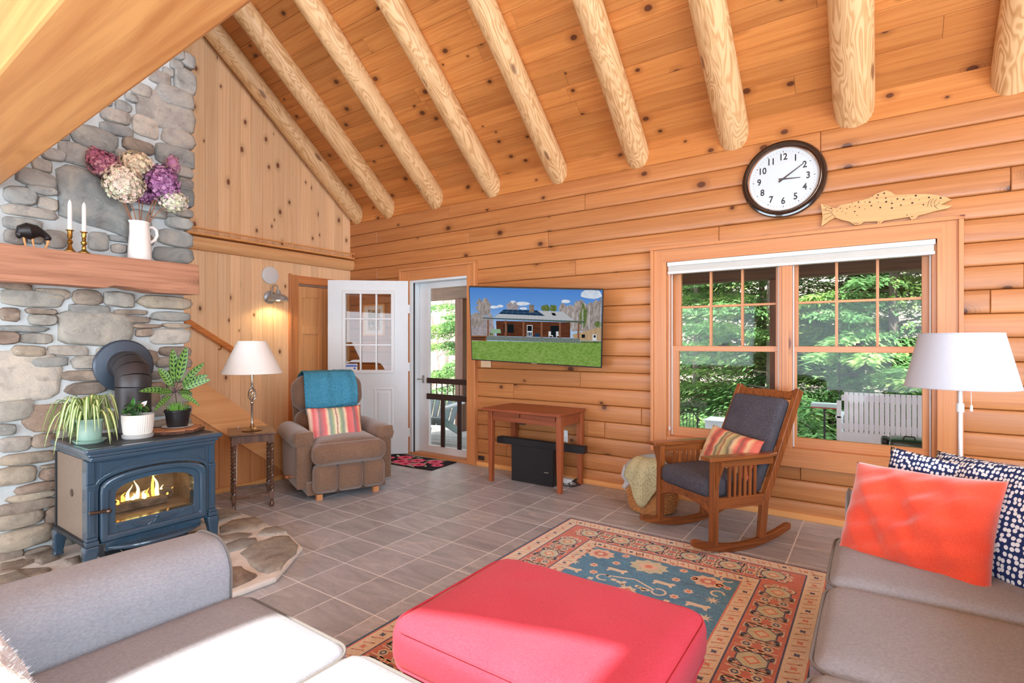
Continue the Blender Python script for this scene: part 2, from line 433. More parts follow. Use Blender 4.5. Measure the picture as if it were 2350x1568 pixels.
M['stone_hi'] = stone_mat('fieldstone_grey', [srgb(146, 154, 156), srgb(160, 162, 160), srgb(128, 142, 148), srgb(168, 166, 160), srgb(142, 138, 136), srgb(152, 160, 160)])
M['stone_pale'] = stone_mat('fieldstone_pale', [srgb(206, 200, 188), srgb(196, 192, 182)])
M['stone_blue'] = stone_mat('fieldstone_slate', [srgb(112, 130, 136), srgb(120, 134, 138)])
M['stone_brown'] = stone_mat('fieldstone_brown', [srgb(112, 78, 52), srgb(128, 90, 60), srgb(104, 84, 66)])
M['flag'] = stone_mat('flagstone', [srgb(136, 128, 118), srgb(116, 116, 116), srgb(150, 136, 120), srgb(128, 122, 112)])
def tile_mat():
    t = NT('floor_tile'); v = t.obj()
    n = t.noise(t.scalevec(v, (2.0, 9.0, 1)), 1.0, 5, 0.6, 1.5); n2 = t.noise(v, 55, 3, 0.7)
    f = t.math('ADD', t.math('MULTIPLY', n, 0.75), t.math('MULTIPLY', n2, 0.25))
    c = t.ramp(f, [(0.30, srgb(140, 142, 148)), (0.52, srgb(168, 170, 176)), (0.72, srgb(191, 193, 198))])
    vn = t.math('ABSOLUTE', t.math('SUBTRACT', t.noise(t.scalevec(v, (1.2, 3.0, 1)), 1.0, 2, 0.5, 0.8), 0.5))
    mr = t.n('MapRange'); mr.inputs[1].default_value = 0.012; mr.inputs[2].default_value = 0.0; t.l(vn, mr.inputs[0])
    c = t.mix(t.math('MULTIPLY', t.math('MULTIPLY', mr.outputs[0], 0.55), t.math('GREATER_THAN', t.rand, 0.6)), c, srgb(206, 198, 190))
    hs = t.n('HueSaturation'); t.l(c, hs.inputs['Color']); t.l(t.math('MULTIPLY_ADD', t.rand, 0.16, 0.92), hs.inputs['Value'])
    t.l(hs.outputs[0], t.bs.inputs['Base Color']); t.set(Roughness=0.38); t.bump(n2, 0.05, 0.002); return t.mat
M['tile'] = tile_mat()
M['sofa'] = fabric('grey_linen', srgb(172, 176, 184), srgb(144, 148, 157), 240, mottling=0.4)
M['sofa_pipe'] = plain('grey_piping', srgb(120, 118, 116), 0.9, var=0.06)
M['red'] = fabric('red_cotton', srgb(216, 80, 98), srgb(198, 58, 78), 300, mottling=0.4, bump=0.2, sheen=0.10)
M['suede'] = fabric('brown_chenille', srgb(142, 112, 92), srgb(100, 76, 60), 190, mottling=0.6, sheen=0.5)
M['charcoal'] = fabric('charcoal_tweed', srgb(124, 124, 136), srgb(58, 56, 64), 330, mottling=0.2)
M['teal'] = fabric('teal_boucle', srgb(96, 170, 198), srgb(46, 116, 148), 140, bump=1.0, mottling=0.4)
M['navy'] = plain('navy_cotton', srgb(18, 36, 78), 0.9, var=0.1)
M['dots'] = plain('white_print', srgb(226, 230, 232), 0.9, var=0.04)
M['coral'] = fabric('coral_velvet', srgb(238, 92, 62), srgb(216, 58, 36), 300, sheen=0.8, bump=0.1, mottling=0.7)
M['boucle'] = fabric('white_fleece', srgb(226, 226, 228), srgb(196, 196, 200), 90, bump=1.0, mottling=0.5)
# ------------------------------------------------------------------ room shell
def mat4(ex, ey, ez, o):
    ex, ey, ez, o = Vector(ex), Vector(ey), Vector(ez), Vector(o)
    return Matrix(((ex.x, ey.x, ez.x, o.x), (ex.y, ey.y, ez.y, o.y), (ex.z, ey.z, ez.z, o.z), (0, 0, 0, 1)))
_pl = {}
def plank_mesh(name, L, w, th, mat, ch=0.004):
    key = (name, round(L, 3), round(w, 3), th, mat.name)
    if key not in _pl:
        prof = [(-w / 2, -th), (w / 2, -th), (w / 2, -ch), (w / 2 - ch, 0), (-w / 2 + ch, 0), (-w / 2, -ch)]
        b = MB(); n = len(prof)
        vs_ = [(0, p[0], p[1]) for p in prof] + [(L, p[0], p[1]) for p in prof]
        fs = [tuple(range(n))[::-1], tuple(range(n, 2 * n))] + [(i, (i + 1) % n, n + (i + 1) % n, n + i) for i in range(n)]
        b.add(vs_, [f[::-1] for f in fs]); _pl[key] = b.mesh(name, mat)
    return _pl[key]
def log_mesh(L, w, mat):
    ys = [-1, -0.975, -0.93, -0.85, -0.5, 0, 0.5, 0.85, 0.93, 0.975, 1]
    prof = [(y * w / 2, 0.004 * (1 - y * y) + 0.009 * (1 - abs(y) ** 22) - 0.004) for y in ys]
    b = MB(); n = len(prof)
    vs_ = []
    for x in (0, 0.004, L - 0.004, L):
        e = 0.006 if x in (0, L) else 0
        vs_ += [(x, p[0], p[1] - e) for p in prof] + [(x, w / 2, -0.14), (x, -w / 2, -0.14)]
    m = n + 2; fs = []
    for k in range(3):
        for i in range(m):
            j = (i + 1) % m; fs.append((k * m + i, (k + 1) * m + i, (k + 1) * m + j, k * m + j))
    fs.append(tuple(range(m))); fs.append(tuple(3 * m + i for i in range(m))[::-1])
    b.add(vs_, [f[::-1] for f in fs], 0, None, True)
    return b.mesh('log', mat, 30)

XR = 8.6; YB = -8.2; RIDGE_Y = -4.2; SLOPE = 0.83; TH = math.atan(SLOPE); Z0 = 3.06
c_, s_ = math.cos(TH), math.sin(TH)
# floor: slab with the tiles in view laid on it
b = MB(); b.bx(-0.1, XR, YB, 0.02, -0.08, -0.0016)
floor = struct(b.build('floor', M['grout']))
TX0, TDX, TY0, TDY = 2.420, 0.3092, -2.437, 0.3045
b = MB(); g = 0.0029; hx, hy = TDX / 2 - g, TDY / 2 - g
b.add([(-hx, -hy, -0.006), (hx, -hy, -0.006), (hx, hy, -0.006), (-hx, hy, -0.006), (-hx + .001, -hy + .001, 0), (hx - .001, -hy + .001, 0), (hx - .001, hy - .001, 0), (-hx + .001, hy - .001, 0)],
      [(4, 5, 6, 7), (0, 1, 5, 4), (1, 2, 6, 5), (2, 3, 7, 6), (3, 0, 4, 7)])
tile_me = b.mesh('tile', M['tile'])
def trimmed_tile(x0, x1, y0, y1):
    q = MB(); q.bx(x0, x1, y0, y1, -0.006, 0); return q.mesh('tile', M['tile'])
for i in range(-8, 19):
    for j in range(-8, 9):
        cx = TX0 + (i + 0.5) * TDX; cy = TY0 + (j + 0.5) * TDY
        if cy - hy > -0.03: continue
        if not (cx > 0.9 or cy > -1.6) or cy < -4.2: continue
        if cx < 1.3 and cy < -2.5: continue
        if cx < 3.4 and cy < -3.7: continue
        if cx > 6.5 and cy < -1.4: continue
        if cx < 3.4 and cy < -3.2: continue
        if 3.6 < cx < 5.3 and cy < -3.4: continue
        me = tile_me
        if cy + hy > -0.012: me = trimmed_tile(-hx, hx, -hy, -0.012 - cy)
        link_mesh('tile', me, floor, (cx, cy, 0), (0, 0, rnd.choice((0, 0, PI)) if me is tile_me else 0))

# log wall with door and window openings
wall_back = struct(MB().bx(-0.3, XR + 0.2, 0.20, 0.22, 3.3, 3.4).build('wall_back', M['trim']))
DO = (1.135, 2.02, -0.1, 2.075); WO = (4.175, 5.975, 0.49, 2.0)
JO = {0: [1.70, 5.31], 1: [0.52, 3.4], 2: [2.0, 6.8], 3: [3.0, 6.33], 4: [0.52, 4.6], 5: [3.3, 7.0], 9: [2.9], 12: [3.35], 14: [3.95], 15: [3.42, 3.60], 16: [5.18], 17: [2.5, 6.6]}
LW = 0.1515
for k in range(19):
    zt = 2.861 - k * LW; zb = zt - LW; zc = (zt + zb) / 2
    segs = [(-0.12, XR)]
    for op in (DO, WO):
        if zt > op[2] + 0.03 and zb < op[3] - 0.03:
            ns = []
            for a, e in segs:
                if a < op[0] and e > op[1]: ns += [(a, op[0]), (op[1], e)]
                else: ns.append((a, e))
            segs = ns
    cuts = JO.get(k, [rnd.uniform(1.2, 3.8), rnd.uniform(6.2, 7.5)])
    for a, e in segs:
        pts = [a] + sorted(c for c in cuts if a + 0.15 < c < e - 0.15) + [e]
        for p0, p1 in zip(pts, pts[1:]):
            link_mesh('log', log_mesh(p1 - p0 - 0.002, LW - 0.003, M['log']), wall_back, (p0, 0, zc), (PI / 2, 0, 0))
# weather skin behind the logs (keeps daylight out of the joints)
for x0, x1, z0, z1 in ((-0.3, DO[0], -0.1, 3.3), (DO[0], DO[1], DO[3], 3.3), (DO[1], WO[0], -0.1, 3.3), (WO[0], WO[1], WO[3], 3.3), (WO[0], WO[1], -0.1, WO[2]), (WO[1], XR + 0.2, -0.1, 3.3)):
    MB().bx(x0, x1, 0.138, 0.155, z0, z1).build('wall_sheathing', M['trim'], wall_back)
# blocking boards between the rafters
RX = [0.13, 0.705, 1.50, 2.305, 3.105, 3.912, 4.712, 5.52, 6.33, 7.14, 7.95]
edges = [-0.1] + RX + [XR]
for a, e in zip(edges, edges[1:]):
    link_mesh('blocking_board', plank_mesh('blocking_board', e - a, 0.30, 0.03, M['ceil']), wall_back, (a, 0.0, 2.861 + 0.15), (PI / 2, 0, 0))

# ceiling, near slope (planks) and far slope
u_ = Vector((0, -c_, s_)); n_ = Vector((0, -s_, -c_))
SLEN = -RIDGE_Y / c_
q = MB(); o0 = Vector((-0.1, 0.25, Z0 - 0.25 * SLOPE))
Mc = mat4((1, 0, 0), u_, n_, (0, 0, Z0))
q.bx(-0.15, XR, -0.3, SLEN, -0.12, -0.022, 0, Mc)
ceiling = struct(q.build('ceiling', M['ceil']))
PW = 0.138; rows = int(SLEN / PW) + 2
for r_ in range(rows):
    yy = -0.02 + (r_ + 0.5) * PW
    if yy > SLEN: break
    x = -0.12; cuts = [rnd.uniform(1.6, 3.6), rnd.uniform(4.6, 6.6)] if r_ < 26 else [rnd.uniform(3, 6)]
    pts = [-0.12] + cuts + [XR]
    for p0, p1 in zip(pts, pts[1:]):
        o = link_mesh('ceiling_board', plank_mesh('ceiling_board', p1 - p0 - 0.002, PW - 0.001, 0.02, M['ceil'], 0.003), ceiling)
        o.matrix_local = Mc @ Matrix.Translation((p0, yy, 0))
# far slope, behind the camera, with a presumed skylight, its hole skewed to shape the sun patch
rz = Z0 - SLOPE * RIDGE_Y
def to_roof(p):     # follow the sun back from a lit point to the far roof slope
    p = Vector(p); a = -sun_dir
    t = (rz + SLOPE * (p.y - RIDGE_Y) - p.z) / (a.z - SLOPE * a.y); return p + a * t
sky_q = [to_roof(p) for p in ((4.13, -3.30, 0.44), (5.05, -3.03, 0.43), (5.02, -4.15, 0.44), (4.13, -4.15, 0.46))]
yb_ = YB - 0.3
outer = [Vector((-0.15, RIDGE_Y, rz)), Vector((XR, RIDGE_Y, rz)), Vector((XR, yb_, rz + SLOPE * (yb_ - RIDGE_Y))), Vector((-0.15, yb_, rz + SLOPE * (yb_ - RIDGE_Y)))]
q = MB(); q.add(outer + sky_q, [(0, 1, 5, 4), (1, 2, 6, 5), (2, 3, 7, 6), (3, 0, 4, 7)])
struct(q.build('ceiling', M['ceil']))
# rafters
ords = ['first', 'second', 'third', 'fourth', 'fifth', 'sixth', 'seventh', 'eighth', 'ninth', 'tenth', 'eleventh']
for i, x in enumerate(RX):
    m = MB(); L = SLEN + 0.15; n = 22; k = 26; vs_ = []; fs = []
    ph = rnd.uniform(0, 6); r0 = 0.112 + rnd.uniform(-0.006, 0.006)
    if i == 7: r0 = 0.122
    for a in range(k + 1):
        t = a / k; rr = r0 * (1.0 - 0.10 * t) * (1 + 0.02 * math.sin(7 * t + ph) + 0.012 * math.sin(23 * t + ph * 2))
        if a == 0: rr *= 0.93
        for j in range(n):
            th = 2 * PI * j / n; w = 1 + 0.02 * math.sin(2 * th + ph + 3 * t) + 0.012 * math.sin(3 * th + 9 * t)
            vs_.append((t * L, rr * w * math.cos(th) + 0.008 * math.sin(5 * t + ph), rr * w * math.sin(th)))
    for a in range(k):
        for j in range(n):
            j2 = (j + 1) % n; fs.append((a * n + j, (a + 1) * n + j, (a + 1) * n + j2, a * n + j2))
    fs.append(tuple(range(n))); fs.append(tuple(k * n + j for j in range(n))[::-1])
    m.add(vs_, [f[::-1] for f in fs], 0, None, True)
    o = m.build('log_rafter', M['rafter'])
    P = Vector((x, 0, Z0)) + n_ * 0.062 + u_ * 0.0
    ey = Vector((1, 0, 0)); o.matrix_world = mat4(u_, -ey, u_.cross(-ey), P + u_ * (-0.17))
    tag(o, f'peeled round log rafter under the board ceiling, {ords[i]} from the gable wall', 'rafter', 'log rafters')
# rear and right walls (behind and beside the camera), with unseen openings added to brighten the room
def wall_with_holes(name, M4, W, H, holes, mat, th=0.12):
    xs = sorted({0, W} | {h[0] for h in holes} | {h[1] for h in holes}); zs = sorted({0, H} | {h[2] for h in holes} | {h[3] for h in holes})
    m = MB()
    for x0, x1 in zip(xs, xs[1:]):
        for z0, z1 in zip(zs, zs[1:]):
            if any(h[0] - 1e-6 <= x0 and x1 <= h[1] + 1e-6 and h[2] - 1e-6 <= z0 and z1 <= h[3] + 1e-6 for h in holes): continue
            m.bx(x0, x1, 0, th, z0, z1, 0, M4)
    return struct(m.build(name, mat))
wall_with_holes('wall_front', mat4((1, 0, 0), (0, -1, 0), (0, 0, 1), (0, YB, 0)), XR, 3.3,
                [(0.8, 3.4, 0.8, 2.2), (4.0, 7.8, 0.1, 2.2)], M['board'])
wall_with_holes('wall_right', mat4((0, 1, 0), (1, 0, 0), (0, 0, 1), (XR, YB - 0.1, 0)), 8.5, 6.9, [(1.8, 6.4, 1.1, 4.1)], M['board'])
# girder of the loft, low over the camera
b = MB()
def bp(s, dy, z): return (CAM.x - s, CAM.y + dy, z)
e0, e1 = -2.9, 4.35
def far(s): return 0.751 + (s - 1.33) * 0.0189
def near(s): return 0.448 + (s - 1.33) * 0.0115
z0, z1 = EYE + 0.90, EYE + 1.22
vs_ = [bp(e0, near(e0), z0), bp(e1, near(e1), z0), bp(e1, far(e1), z0), bp(e0, far(e0), z0), bp(e0, near(e0), z1), bp(e1, near(e1), z1), bp(e1, far(e1), z1), bp(e0, far(e0), z1)]
b.add(vs_, [(0, 1, 2, 3), (7, 6, 5, 4), (4, 5, 1, 0), (5, 6, 2, 1), (6, 7, 3, 2), (7, 4, 0, 3)])
o = b.build('timber_girder', M['beam'], bevel=0.012); tag(o, 'wide square sawn timber girder crossing low overhead in front of the stone chimney', 'beam')

# gable wall
wall_left = struct(MB().bx(-0.14, -0.02, YB, 0.2, -0.1, 6.9).build('wall_left', M['board']))
CL = (-0.77, -0.07, 2.02)      # closet opening
y = -0.005; w = 0.127; i = 0
Mg = lambda yy, z: mat4((0, 0, 1), (0, -1, 0), (1, 0, 0), (0, yy, z))
while y > -4.3:
    ww = rnd.choice((0.112, 0.127, 0.135)); yc = y - ww / 2; i += 1
    zlo = 2.02 if (CL[0] - 0.05 < yc < CL[1] + 0.06) else 0.0
    o = link_mesh('wall_board', plank_mesh('wall_board', 2.27 - zlo, ww - 0.001, 0.018, M['board'], 0.003), wall_left); o.matrix_local = Mg(yc, zlo)
    top = Z0 - SLOPE * (yc - ww / 2) + 0.02
    o = link_mesh('wall_board', plank_mesh('wall_board', round((top - 2.37) * 8) / 8 + 0.06, ww - 0.001, 0.018, M['board'], 0.003), wall_left); o.matrix_local = Mg(yc, 2.37)
    y -= ww
# half log band and plate rail
b = MB(); prof = [(0.0, -0.07), (0.045, -0.066), (0.075, -0.03), (0.082, 0.02), (0.07, 0.055), (0.0, 0.068)]
b.add([(p[0], -0.0, p[1]) for p in prof] + [(p[0], -4.2, p[1]) for p in prof], [tuple(range(6)), tuple(range(6, 12))[::-1]] + [(i, 6 + i, 6 + (i + 1) % 6, (i + 1) % 6) for i in range(6)], 0, None, True)
o = struct(b.build('trim_1', wood('half_log_band', srgb(234, 188, 134), srgb(212, 154, 102), srgb(120, 76, 52), axis='Y', knots=0.25, gx=0.6, gy=9, var=0.02, kscale=(2.2, 5)), loc=(0, 0, 2.322)))
pr = thing('plate_rail', 'narrow pine plate rail shelf with small turned spindles above the closet', 'shelf', (0, 0, 2.39))
MB().bx(0.0, 0.125, -2.6, -0.03, 0.0, 0.018).build('shelf', M['base'], pr, bevel=0.003)
MB().bx(0.10, 0.122, -2.6, -0.03, 0.060, 0.074).build('rail', M['base'], pr, bevel=0.002)
sp = MB(); sp.lathe([(0.005, 0), (0.006, 0.006), (0.0035, 0.012), (0.0065, 0.021), (0.0035, 0.030), (0.006, 0.036), (0.005, 0.042)], 8)
sme = sp.mesh('spindle', M['base'])
for k in range(20): link_mesh('spindle', sme, pr, (0.111, -0.08 - k * 0.103, 0.018))

# baseboards
b = MB(); b.bx(DO[1] + 0.1, XR, -0.03, -0.008, 0, 0.045); struct(b.build('baseboard_back', M['base'], bevel=0.003))
b = MB(); b.bx(0.0, 0.94, -0.03, -0.008, 0, 0.045); struct(b.build('baseboard_left', M['base'], bevel=0.003))

# stair rising behind the chimney
st = thing('staircase', 'boxed pine staircase side with sloping skirt board behind the twisted-leg table', 'stairs', (0, 0, 0))
def ztop(y): return 0.392 - 0.773 * (y + 1.505)
ylo = -1.04; SK = 0.33
Ms = mat4((0, 1, 0), (0, 0, 1), (1, 0, 0), (0.90, 0, 0))
yb = -1.505 - (SK - 0.392 + 0.0) / -0.773
yend = -1.505 + (0.392 - SK) / 0.773
sk = [(-3.4, ztop(-3.4)), (-3.4, ztop(-3.4) - SK), (yend, 0.0), (ylo, 0.0), (ylo, ztop(ylo) + 0.005)]
b = MB(); b.prism(sk[::-1], 0, 0.032, Ms); ms = wood('skirt_pine', srgb(238, 176, 118), srgb(222, 150, 92), srgb(120, 60, 34), axis='Y', knots=0.2, gx=0.5, gy=14, var=0.02, kscale=(1.5, 4))
b.build('skirt_board', ms, st)
yy = yend - 0.02
while yy > -3.2:
    wd = rnd.choice((0.12, 0.14)); h1 = ztop(yy) - SK + 0.03; h2 = ztop(yy - wd) - SK + 0.03
    m = MB(); m.prism([(yy - wd + 0.001, 0.0), (yy - 0.001, 0.0), (yy - 0.001, max(0.01, h1)), (yy - wd + 0.001, h2)], 0.0, 0.018, Ms)
    m.build('board', M['board'] if False else M['trimz'], st, bevel=0.003); yy -= wd
MB().bx(0.915, 0.945, -3.2, -1.0, 0, 0.04).build('base_strip', M['base'], st, bevel=0.003)
for k in range(9):
    y1 = -1.33 - k * 0.2457; z1 = min(0.19 * (k + 1), 9)
    MB().bx(0.022, 0.898, y1 - 0.27, y1, z1 - 0.03, z1).build('tread', M['base'], st, bevel=0.004)
    MB().bx(0.022, 0.898, y1 - 0.04, y1 - 0.02, z1 - 0.19, z1 - 0.03).build('riser', M['base'], st)
hr = thing('handrail', 'slim round-edged pine handrail sloping up the boarded wall beside the chimney', 'handrail', (0, 0, 0))
pa = Vector((0.065, -1.50, 1.20)); pb = Vector((0.065, -3.0, 1.20 + 1.5 * 0.64))
MB().bar(pa, pb, 0.035, 0.055).build('rail', wood('handrail_oak', srgb(206, 132, 66), srgb(176, 100, 44), axis='Y', gx=0.8, gy=20, rough=0.3), hr, bevel=0.008)
for t in (0.12, 0.62):
    p = pa.lerp(pb, t); m = MB(); m.tube([(0.0, p.y, p.z - 0.07), (0.04, p.y, p.z - 0.07), (0.062, p.y, p.z - 0.03)], 0.007, 8); m.build('bracket', M['brass'], hr)

# ------------------------------------------------------------------ chimney
ch = thing('stone_chimney', 'tall fieldstone chimney of grey and brown stones in pale mortar', 'chimney', (0, 0, 0))
XF = 1.415
MB().bx(0.50, XF, -4.75, -2.625, -0.02, 6.3).build('mortar_body', M['mortar'], ch)
stones = []
def add_px(lst, ox, oy, sc):
    for it in lst:
        u0, v0, u1, v1 = it[:4]; kind = it[4] if len(it) > 4 else None
        x0, x1 = ox + u0 / sc, ox + u1 / sc; y0, y1 = oy + v0 / sc, oy + v1 / sc
        a = onx(x0, (y0 + y1) / 2, XF); c = onx(x1, (y0 + y1) / 2, XF); t = onx((x0 + x1) / 2, y0, XF); d = onx((x0 + x1) / 2, y1, XF)
        # perspective tilt of a level course in the picture
        stones.append((a.y, c.y, d.z, t.z, kind))
add_px([(0, 50, 315, 108, 'brown'), (0, 120, 635, 275), (345, 105, 700, 195), (720, 115, 1020, 265), (1040, 140, 1335, 278), (1385, 175, 1890, 300), (0, 295, 190, 420, 'brown'), (250, 300, 560, 352), (285, 362, 570, 462),
        (690, 265, 1090, 345), (575, 340, 1330, 660), (1130, 312, 1470, 358), (1190, 378, 1495, 436), (1500, 335, 1885, 420), (1310, 458, 1600, 490, 'brown'), (1610, 448, 1885, 490), (-80, 475, 480, 528, 'blue'), (-80, 530, 185, 650, 'brown'), (190, 550, 520, 645),
        (1350, 502, 1505, 575, 'brown'), (1495, 505, 1890, 650, 'pale'), (125, 672, 440, 772), (480, 672, 880, 765), (960, 690, 1120, 770), (1600, 680, 1880, 775), (310, 787, 675, 880, 'blue'), (715, 772, 1090, 895), (1560, 790, 1720, 880),
        (-200, 720, 610, 1225, 'pale'), (605, 918, 1100, 1015), (660, 1035, 1060, 1150, 'brown'), (1430, 1040, 1640, 1120), (1430, 1135, 1590, 1260, 'brown'), (-60, 1215, 330, 1420), (235, 1260, 720, 1520, 'brown'), (1480, 1270, 1660, 1370), (1490, 1400, 1880, 1490), (-60, 1455, 150, 1560),
        (1730, 800, 1890, 890), (1680, 905, 1885, 1020), (1665, 1040, 1890, 1120), (1620, 1140, 1885, 1250), (1700, 1265, 1890, 1380), (1100, 1180, 1400, 1300), (750, 1170, 1080, 1330), (740, 1350, 980, 1480), (1000, 1330, 1180, 1500, 'brown')], 0, 640, 4.3545)
add_px([(0, 190, 300, 330), (310, 155, 560, 285), (0, 345, 560, 452), (400, 462, 600, 490, 'brown'), (-60, 490, 350, 655), (400, 495, 640, 615, 'brown'), (150, 645, 640, 728, 'brown'), (70, 745, 565, 815), (-60, 828, 580, 930), (-60, 945, 430, 1090), (450, 880, 660, 1030, 'brown'),
        (-60, 1105, 520, 1290), (235, 1300, 490, 1370, 'brown'), (-60, 1310, 225, 1430), (590, 1060, 900, 1180), (540, 1200, 760, 1330)], 0, 960, 4.3567)
add_px([(1485, 440, 1575, 545), (1390, 500, 1475, 575), (1330, 562, 1410, 620), (1420, 565, 1580, 770), (1220, 592, 1390, 690), (1070, 690, 1230, 790), (1280, 720, 1570, 865), (1020, 782, 1120, 835), (1110, 775, 1570, 1050), (940, 832, 1070, 915), (820, 900, 1060, 1010), (810, 1020, 1080, 1108),
        (1085, 960, 1285, 1120, 'pale'), (1320, 1060, 1575, 1205), (580, 1045, 960, 1225, 'blue'), (1000, 1150, 1250, 1250, 'brown'), (930, 1235, 1080, 1300), (1270, 1200, 1570, 1355), (470, 1175, 760, 1345), (330, 1225, 530, 1315), (260, 1305, 420, 1405), (130, 1395, 450, 1530), (1390, 1365, 1560, 1445), (1410, 1460, 1560, 1545)], 0, 0, 3.563)
add_px([(-60, 575, 335, 785), (215, 570, 580, 660), (340, 705, 580, 848), (-80, 815, 560, 930), (-80, 945, 400, 1085), (420, 1100, 700, 1300), (950, 1120, 1190, 1335), (1190, 1165, 1440, 1225), (1230, 1260, 1405, 1360), (1870, 935, 2170, 1070), (1780, 1090, 2180, 1285), (1730, 1300, 2180, 1475, 'blue'),
        (2020, 470, 2175, 580), (2010, 595, 2180, 800, 'blue'), (1960, 830, 2180, 925), (1700, 850, 1880, 945), (1440, 850, 1690, 1120), (1100, 300, 1700, 500), (-60, 1100, 200, 1250), (220, 1110, 400, 1250)], 20, 320, 5.227)
def slab(): # the big dark slab behind the candles
    P = [(570, 370), (700, 312), (860, 340), (1050, 420), (1250, 600), (1450, 800), (1430, 1190), (1260, 1120), (1100, 1060), (850, 1000), (610, 905), (600, 640)]
    return [(onx(20 + p[0] / 5.227, 320 + p[1] / 5.227, XF).y, onx(20 + p[0] / 5.227, 320 + p[1] / 5.227, XF).z) for p in P]
slab_poly = slab()
def overlaps(a, c, lo, hi, lst, m=0.0):
    for s in lst:
        if a < s[1] - m and c > s[0] + m and lo < s[3] - m and hi > s[2] + m: return True
    return False
traced = list(stones); smin = (min(p[0] for p in slab_poly), max(p[0] for p in slab_poly), min(p[1] for p in slab_poly), max(p[1] for p in slab_poly), None)
# courses that no camera angle of the picture shows in full: fill with random rubble
z = 0.02
while z < 5.0:
    hh = rnd.uniform(0.12, 0.24); y = -4.45
    while y < -2.66:
        ww = rnd.uniform(0.2, 0.46)
        if y + ww > -2.63: ww = -2.63 - y
        hi = z + hh - 0.015
        if ww > 0.1 and not (z < 1.9 and hi > 1.64) and not overlaps(y, y + ww - 0.02, z, hi, traced + [smin], 0.012):
            stones.append((y, y + ww - 0.02, z, hi, None))
        y += ww
    z += hh
z = 0.02          # smaller stones in the gaps that are left
while z < 3.6:
    hh = rnd.uniform(0.06, 0.11); y = -3.62
    while y < -2.66:
        ww = rnd.uniform(0.09, 0.20); ww = min(ww, -2.63 - y); hi = z + hh - 0.012
        if ww > 0.06 and not (z < 1.9 and hi > 1.64) and not overlaps(y, y + ww - 0.015, z, hi, stones + [smin], 0.010): stones.append((y, y + ww - 0.015, z, hi, None))
        y += 0.05
    z += 0.045
def stone_obj(poly, kind, zc, prot=None, name='stone', parent=ch, basis=None, depth=0.05):
    cy = sum(p[0] for p in poly) / len(poly); cz = sum(p[1] for p in poly) / len(poly)
    prot = prot or rnd.uniform(0.018, 0.04); n = len(poly); m = MB(); vs_ = []
    for sc, h in ((1.0, -depth), (1.03, 0.0), (0.98, prot * 0.65), (0.84, prot), (0.4, prot * rnd.uniform(0.95, 1.2))):
        for p in poly:
            j = 1 + rnd.uniform(-0.02, 0.02)
            vs_.append((( p[0] - cy) * sc * j, (p[1] - cz) * sc * j, h + (rnd.uniform(-0.004, 0.004) if h > 0.01 else 0)))
    fs = []
    for k in range(4):
        for i in range(n): fs.append((k * n + i, k * n + (i + 1) % n, (k + 1) * n + (i + 1) % n, (k + 1) * n + i))
    fs.append(tuple(4 * n + i for i in range(n)))
    m.add(vs_, fs, 0, None, True)
    o = m.build(name, kind, parent, sharp=50)
    return o, cy, cz
def rock(y0, y1, z0, z1):
    cy, cz = (y0 + y1) / 2, (z0 + z1) / 2; hw, hh = (y1 - y0) / 2, (z1 - z0) / 2
    n = 12; e = rnd.uniform(0.42, 0.75); P = []
    sk = rnd.uniform(-0.25, 0.25) * min(1, hh / hw * 1.5)
    for i in range(n):
        t = 2 * PI * i / n + rnd.uniform(-0.12, 0.12); c, s = math.cos(t), math.sin(t)
        x = math.copysign(abs(c) ** e, c) * hw; y = math.copysign(abs(s) ** e, s) * hh
        k = 1 + rnd.uniform(-0.07, 0.04)
        P.append((cy + x * k, cz + y * k + sk * x * 0.35))
    return P
def stone_kind(kind, zc):
    if kind: return M['stone_' + kind]
    return M['stone_lo'] if zc < 1.75 else M['stone_hi']
for y0, y1, z0, z1, kind in stones:
    edge = y1 > -2.66
    if edge: y1 += 0.02
    cy_, cz_ = (y0 + y1) / 2, (z0 + z1) / 2; y0 = cy_ + (y0 - cy_) * 1.03 - 0.003; z0 = cz_ + (z0 - cz_) * 1.04 - 0.004; z1 = cz_ + (z1 - cz_) * 1.04 + 0.004
    if not edge: y1 = cy_ + (y1 - cy_) * 1.03 + 0.003
    o, cy, cz = stone_obj(rock(y0, y1, z0, z1), stone_kind(kind, (z0 + z1) / 2), 0, depth=0.2 if edge else 0.05)
    o.matrix_local = mat4((0, 1, 0), (0, 0, 1), (1, 0, 0), (XF, cy, cz))
o, cy, cz = stone_obj(slab_poly, M['stone_blue'], 0, prot=0.03); o.matrix_local = mat4((0, 1, 0), (0, 0, 1), (1, 0, 0), (XF, cy, cz))

# mantel beam (irregular hewn underside)
b = MB(); ny = 40; vs_ = []; fs = []
Y0m, Y1m = -4.5, -2.625
for i in range(ny + 1):
    t = i / ny; y = Y0m + (Y1m - Y0m) * t
    lift = 0.035 if 0.70 < t < 0.80 else (0.018 if 0.80 <= t < 0.84 else 0.0)
    zb_ = 1.655 + lift * 0.6 + 0.004 * math.sin(13 * t); zt_ = 1.868 + 0.004 * math.sin(7 * t); xo = 1.665 + 0.006 * math.sin(9 * t + 1)
    vs_ += [(XF - 0.02, y, zb_ + 0.01), (xo, y, zb_), (xo - 0.003, y, (zb_ + zt_) / 2), (xo - 0.012, y, zt_), (XF - 0.02, y, zt_)]
for i in range(ny):
    for k in range(5): fs.append((i * 5 + k, i * 5 + (k + 1) % 5, (i + 1) * 5 + (k + 1) % 5, (i + 1) * 5 + k))
fs.append((0, 1, 2, 3, 4)[::-1]); fs.append(tuple(ny * 5 + k for k in range(5)))
b.add(vs_, fs); o = b.build('mantel_beam', M['mantel'], bevel=0.005); tag(o, 'thick rough-hewn brown timber mantel set into the stone chimney', 'mantel')

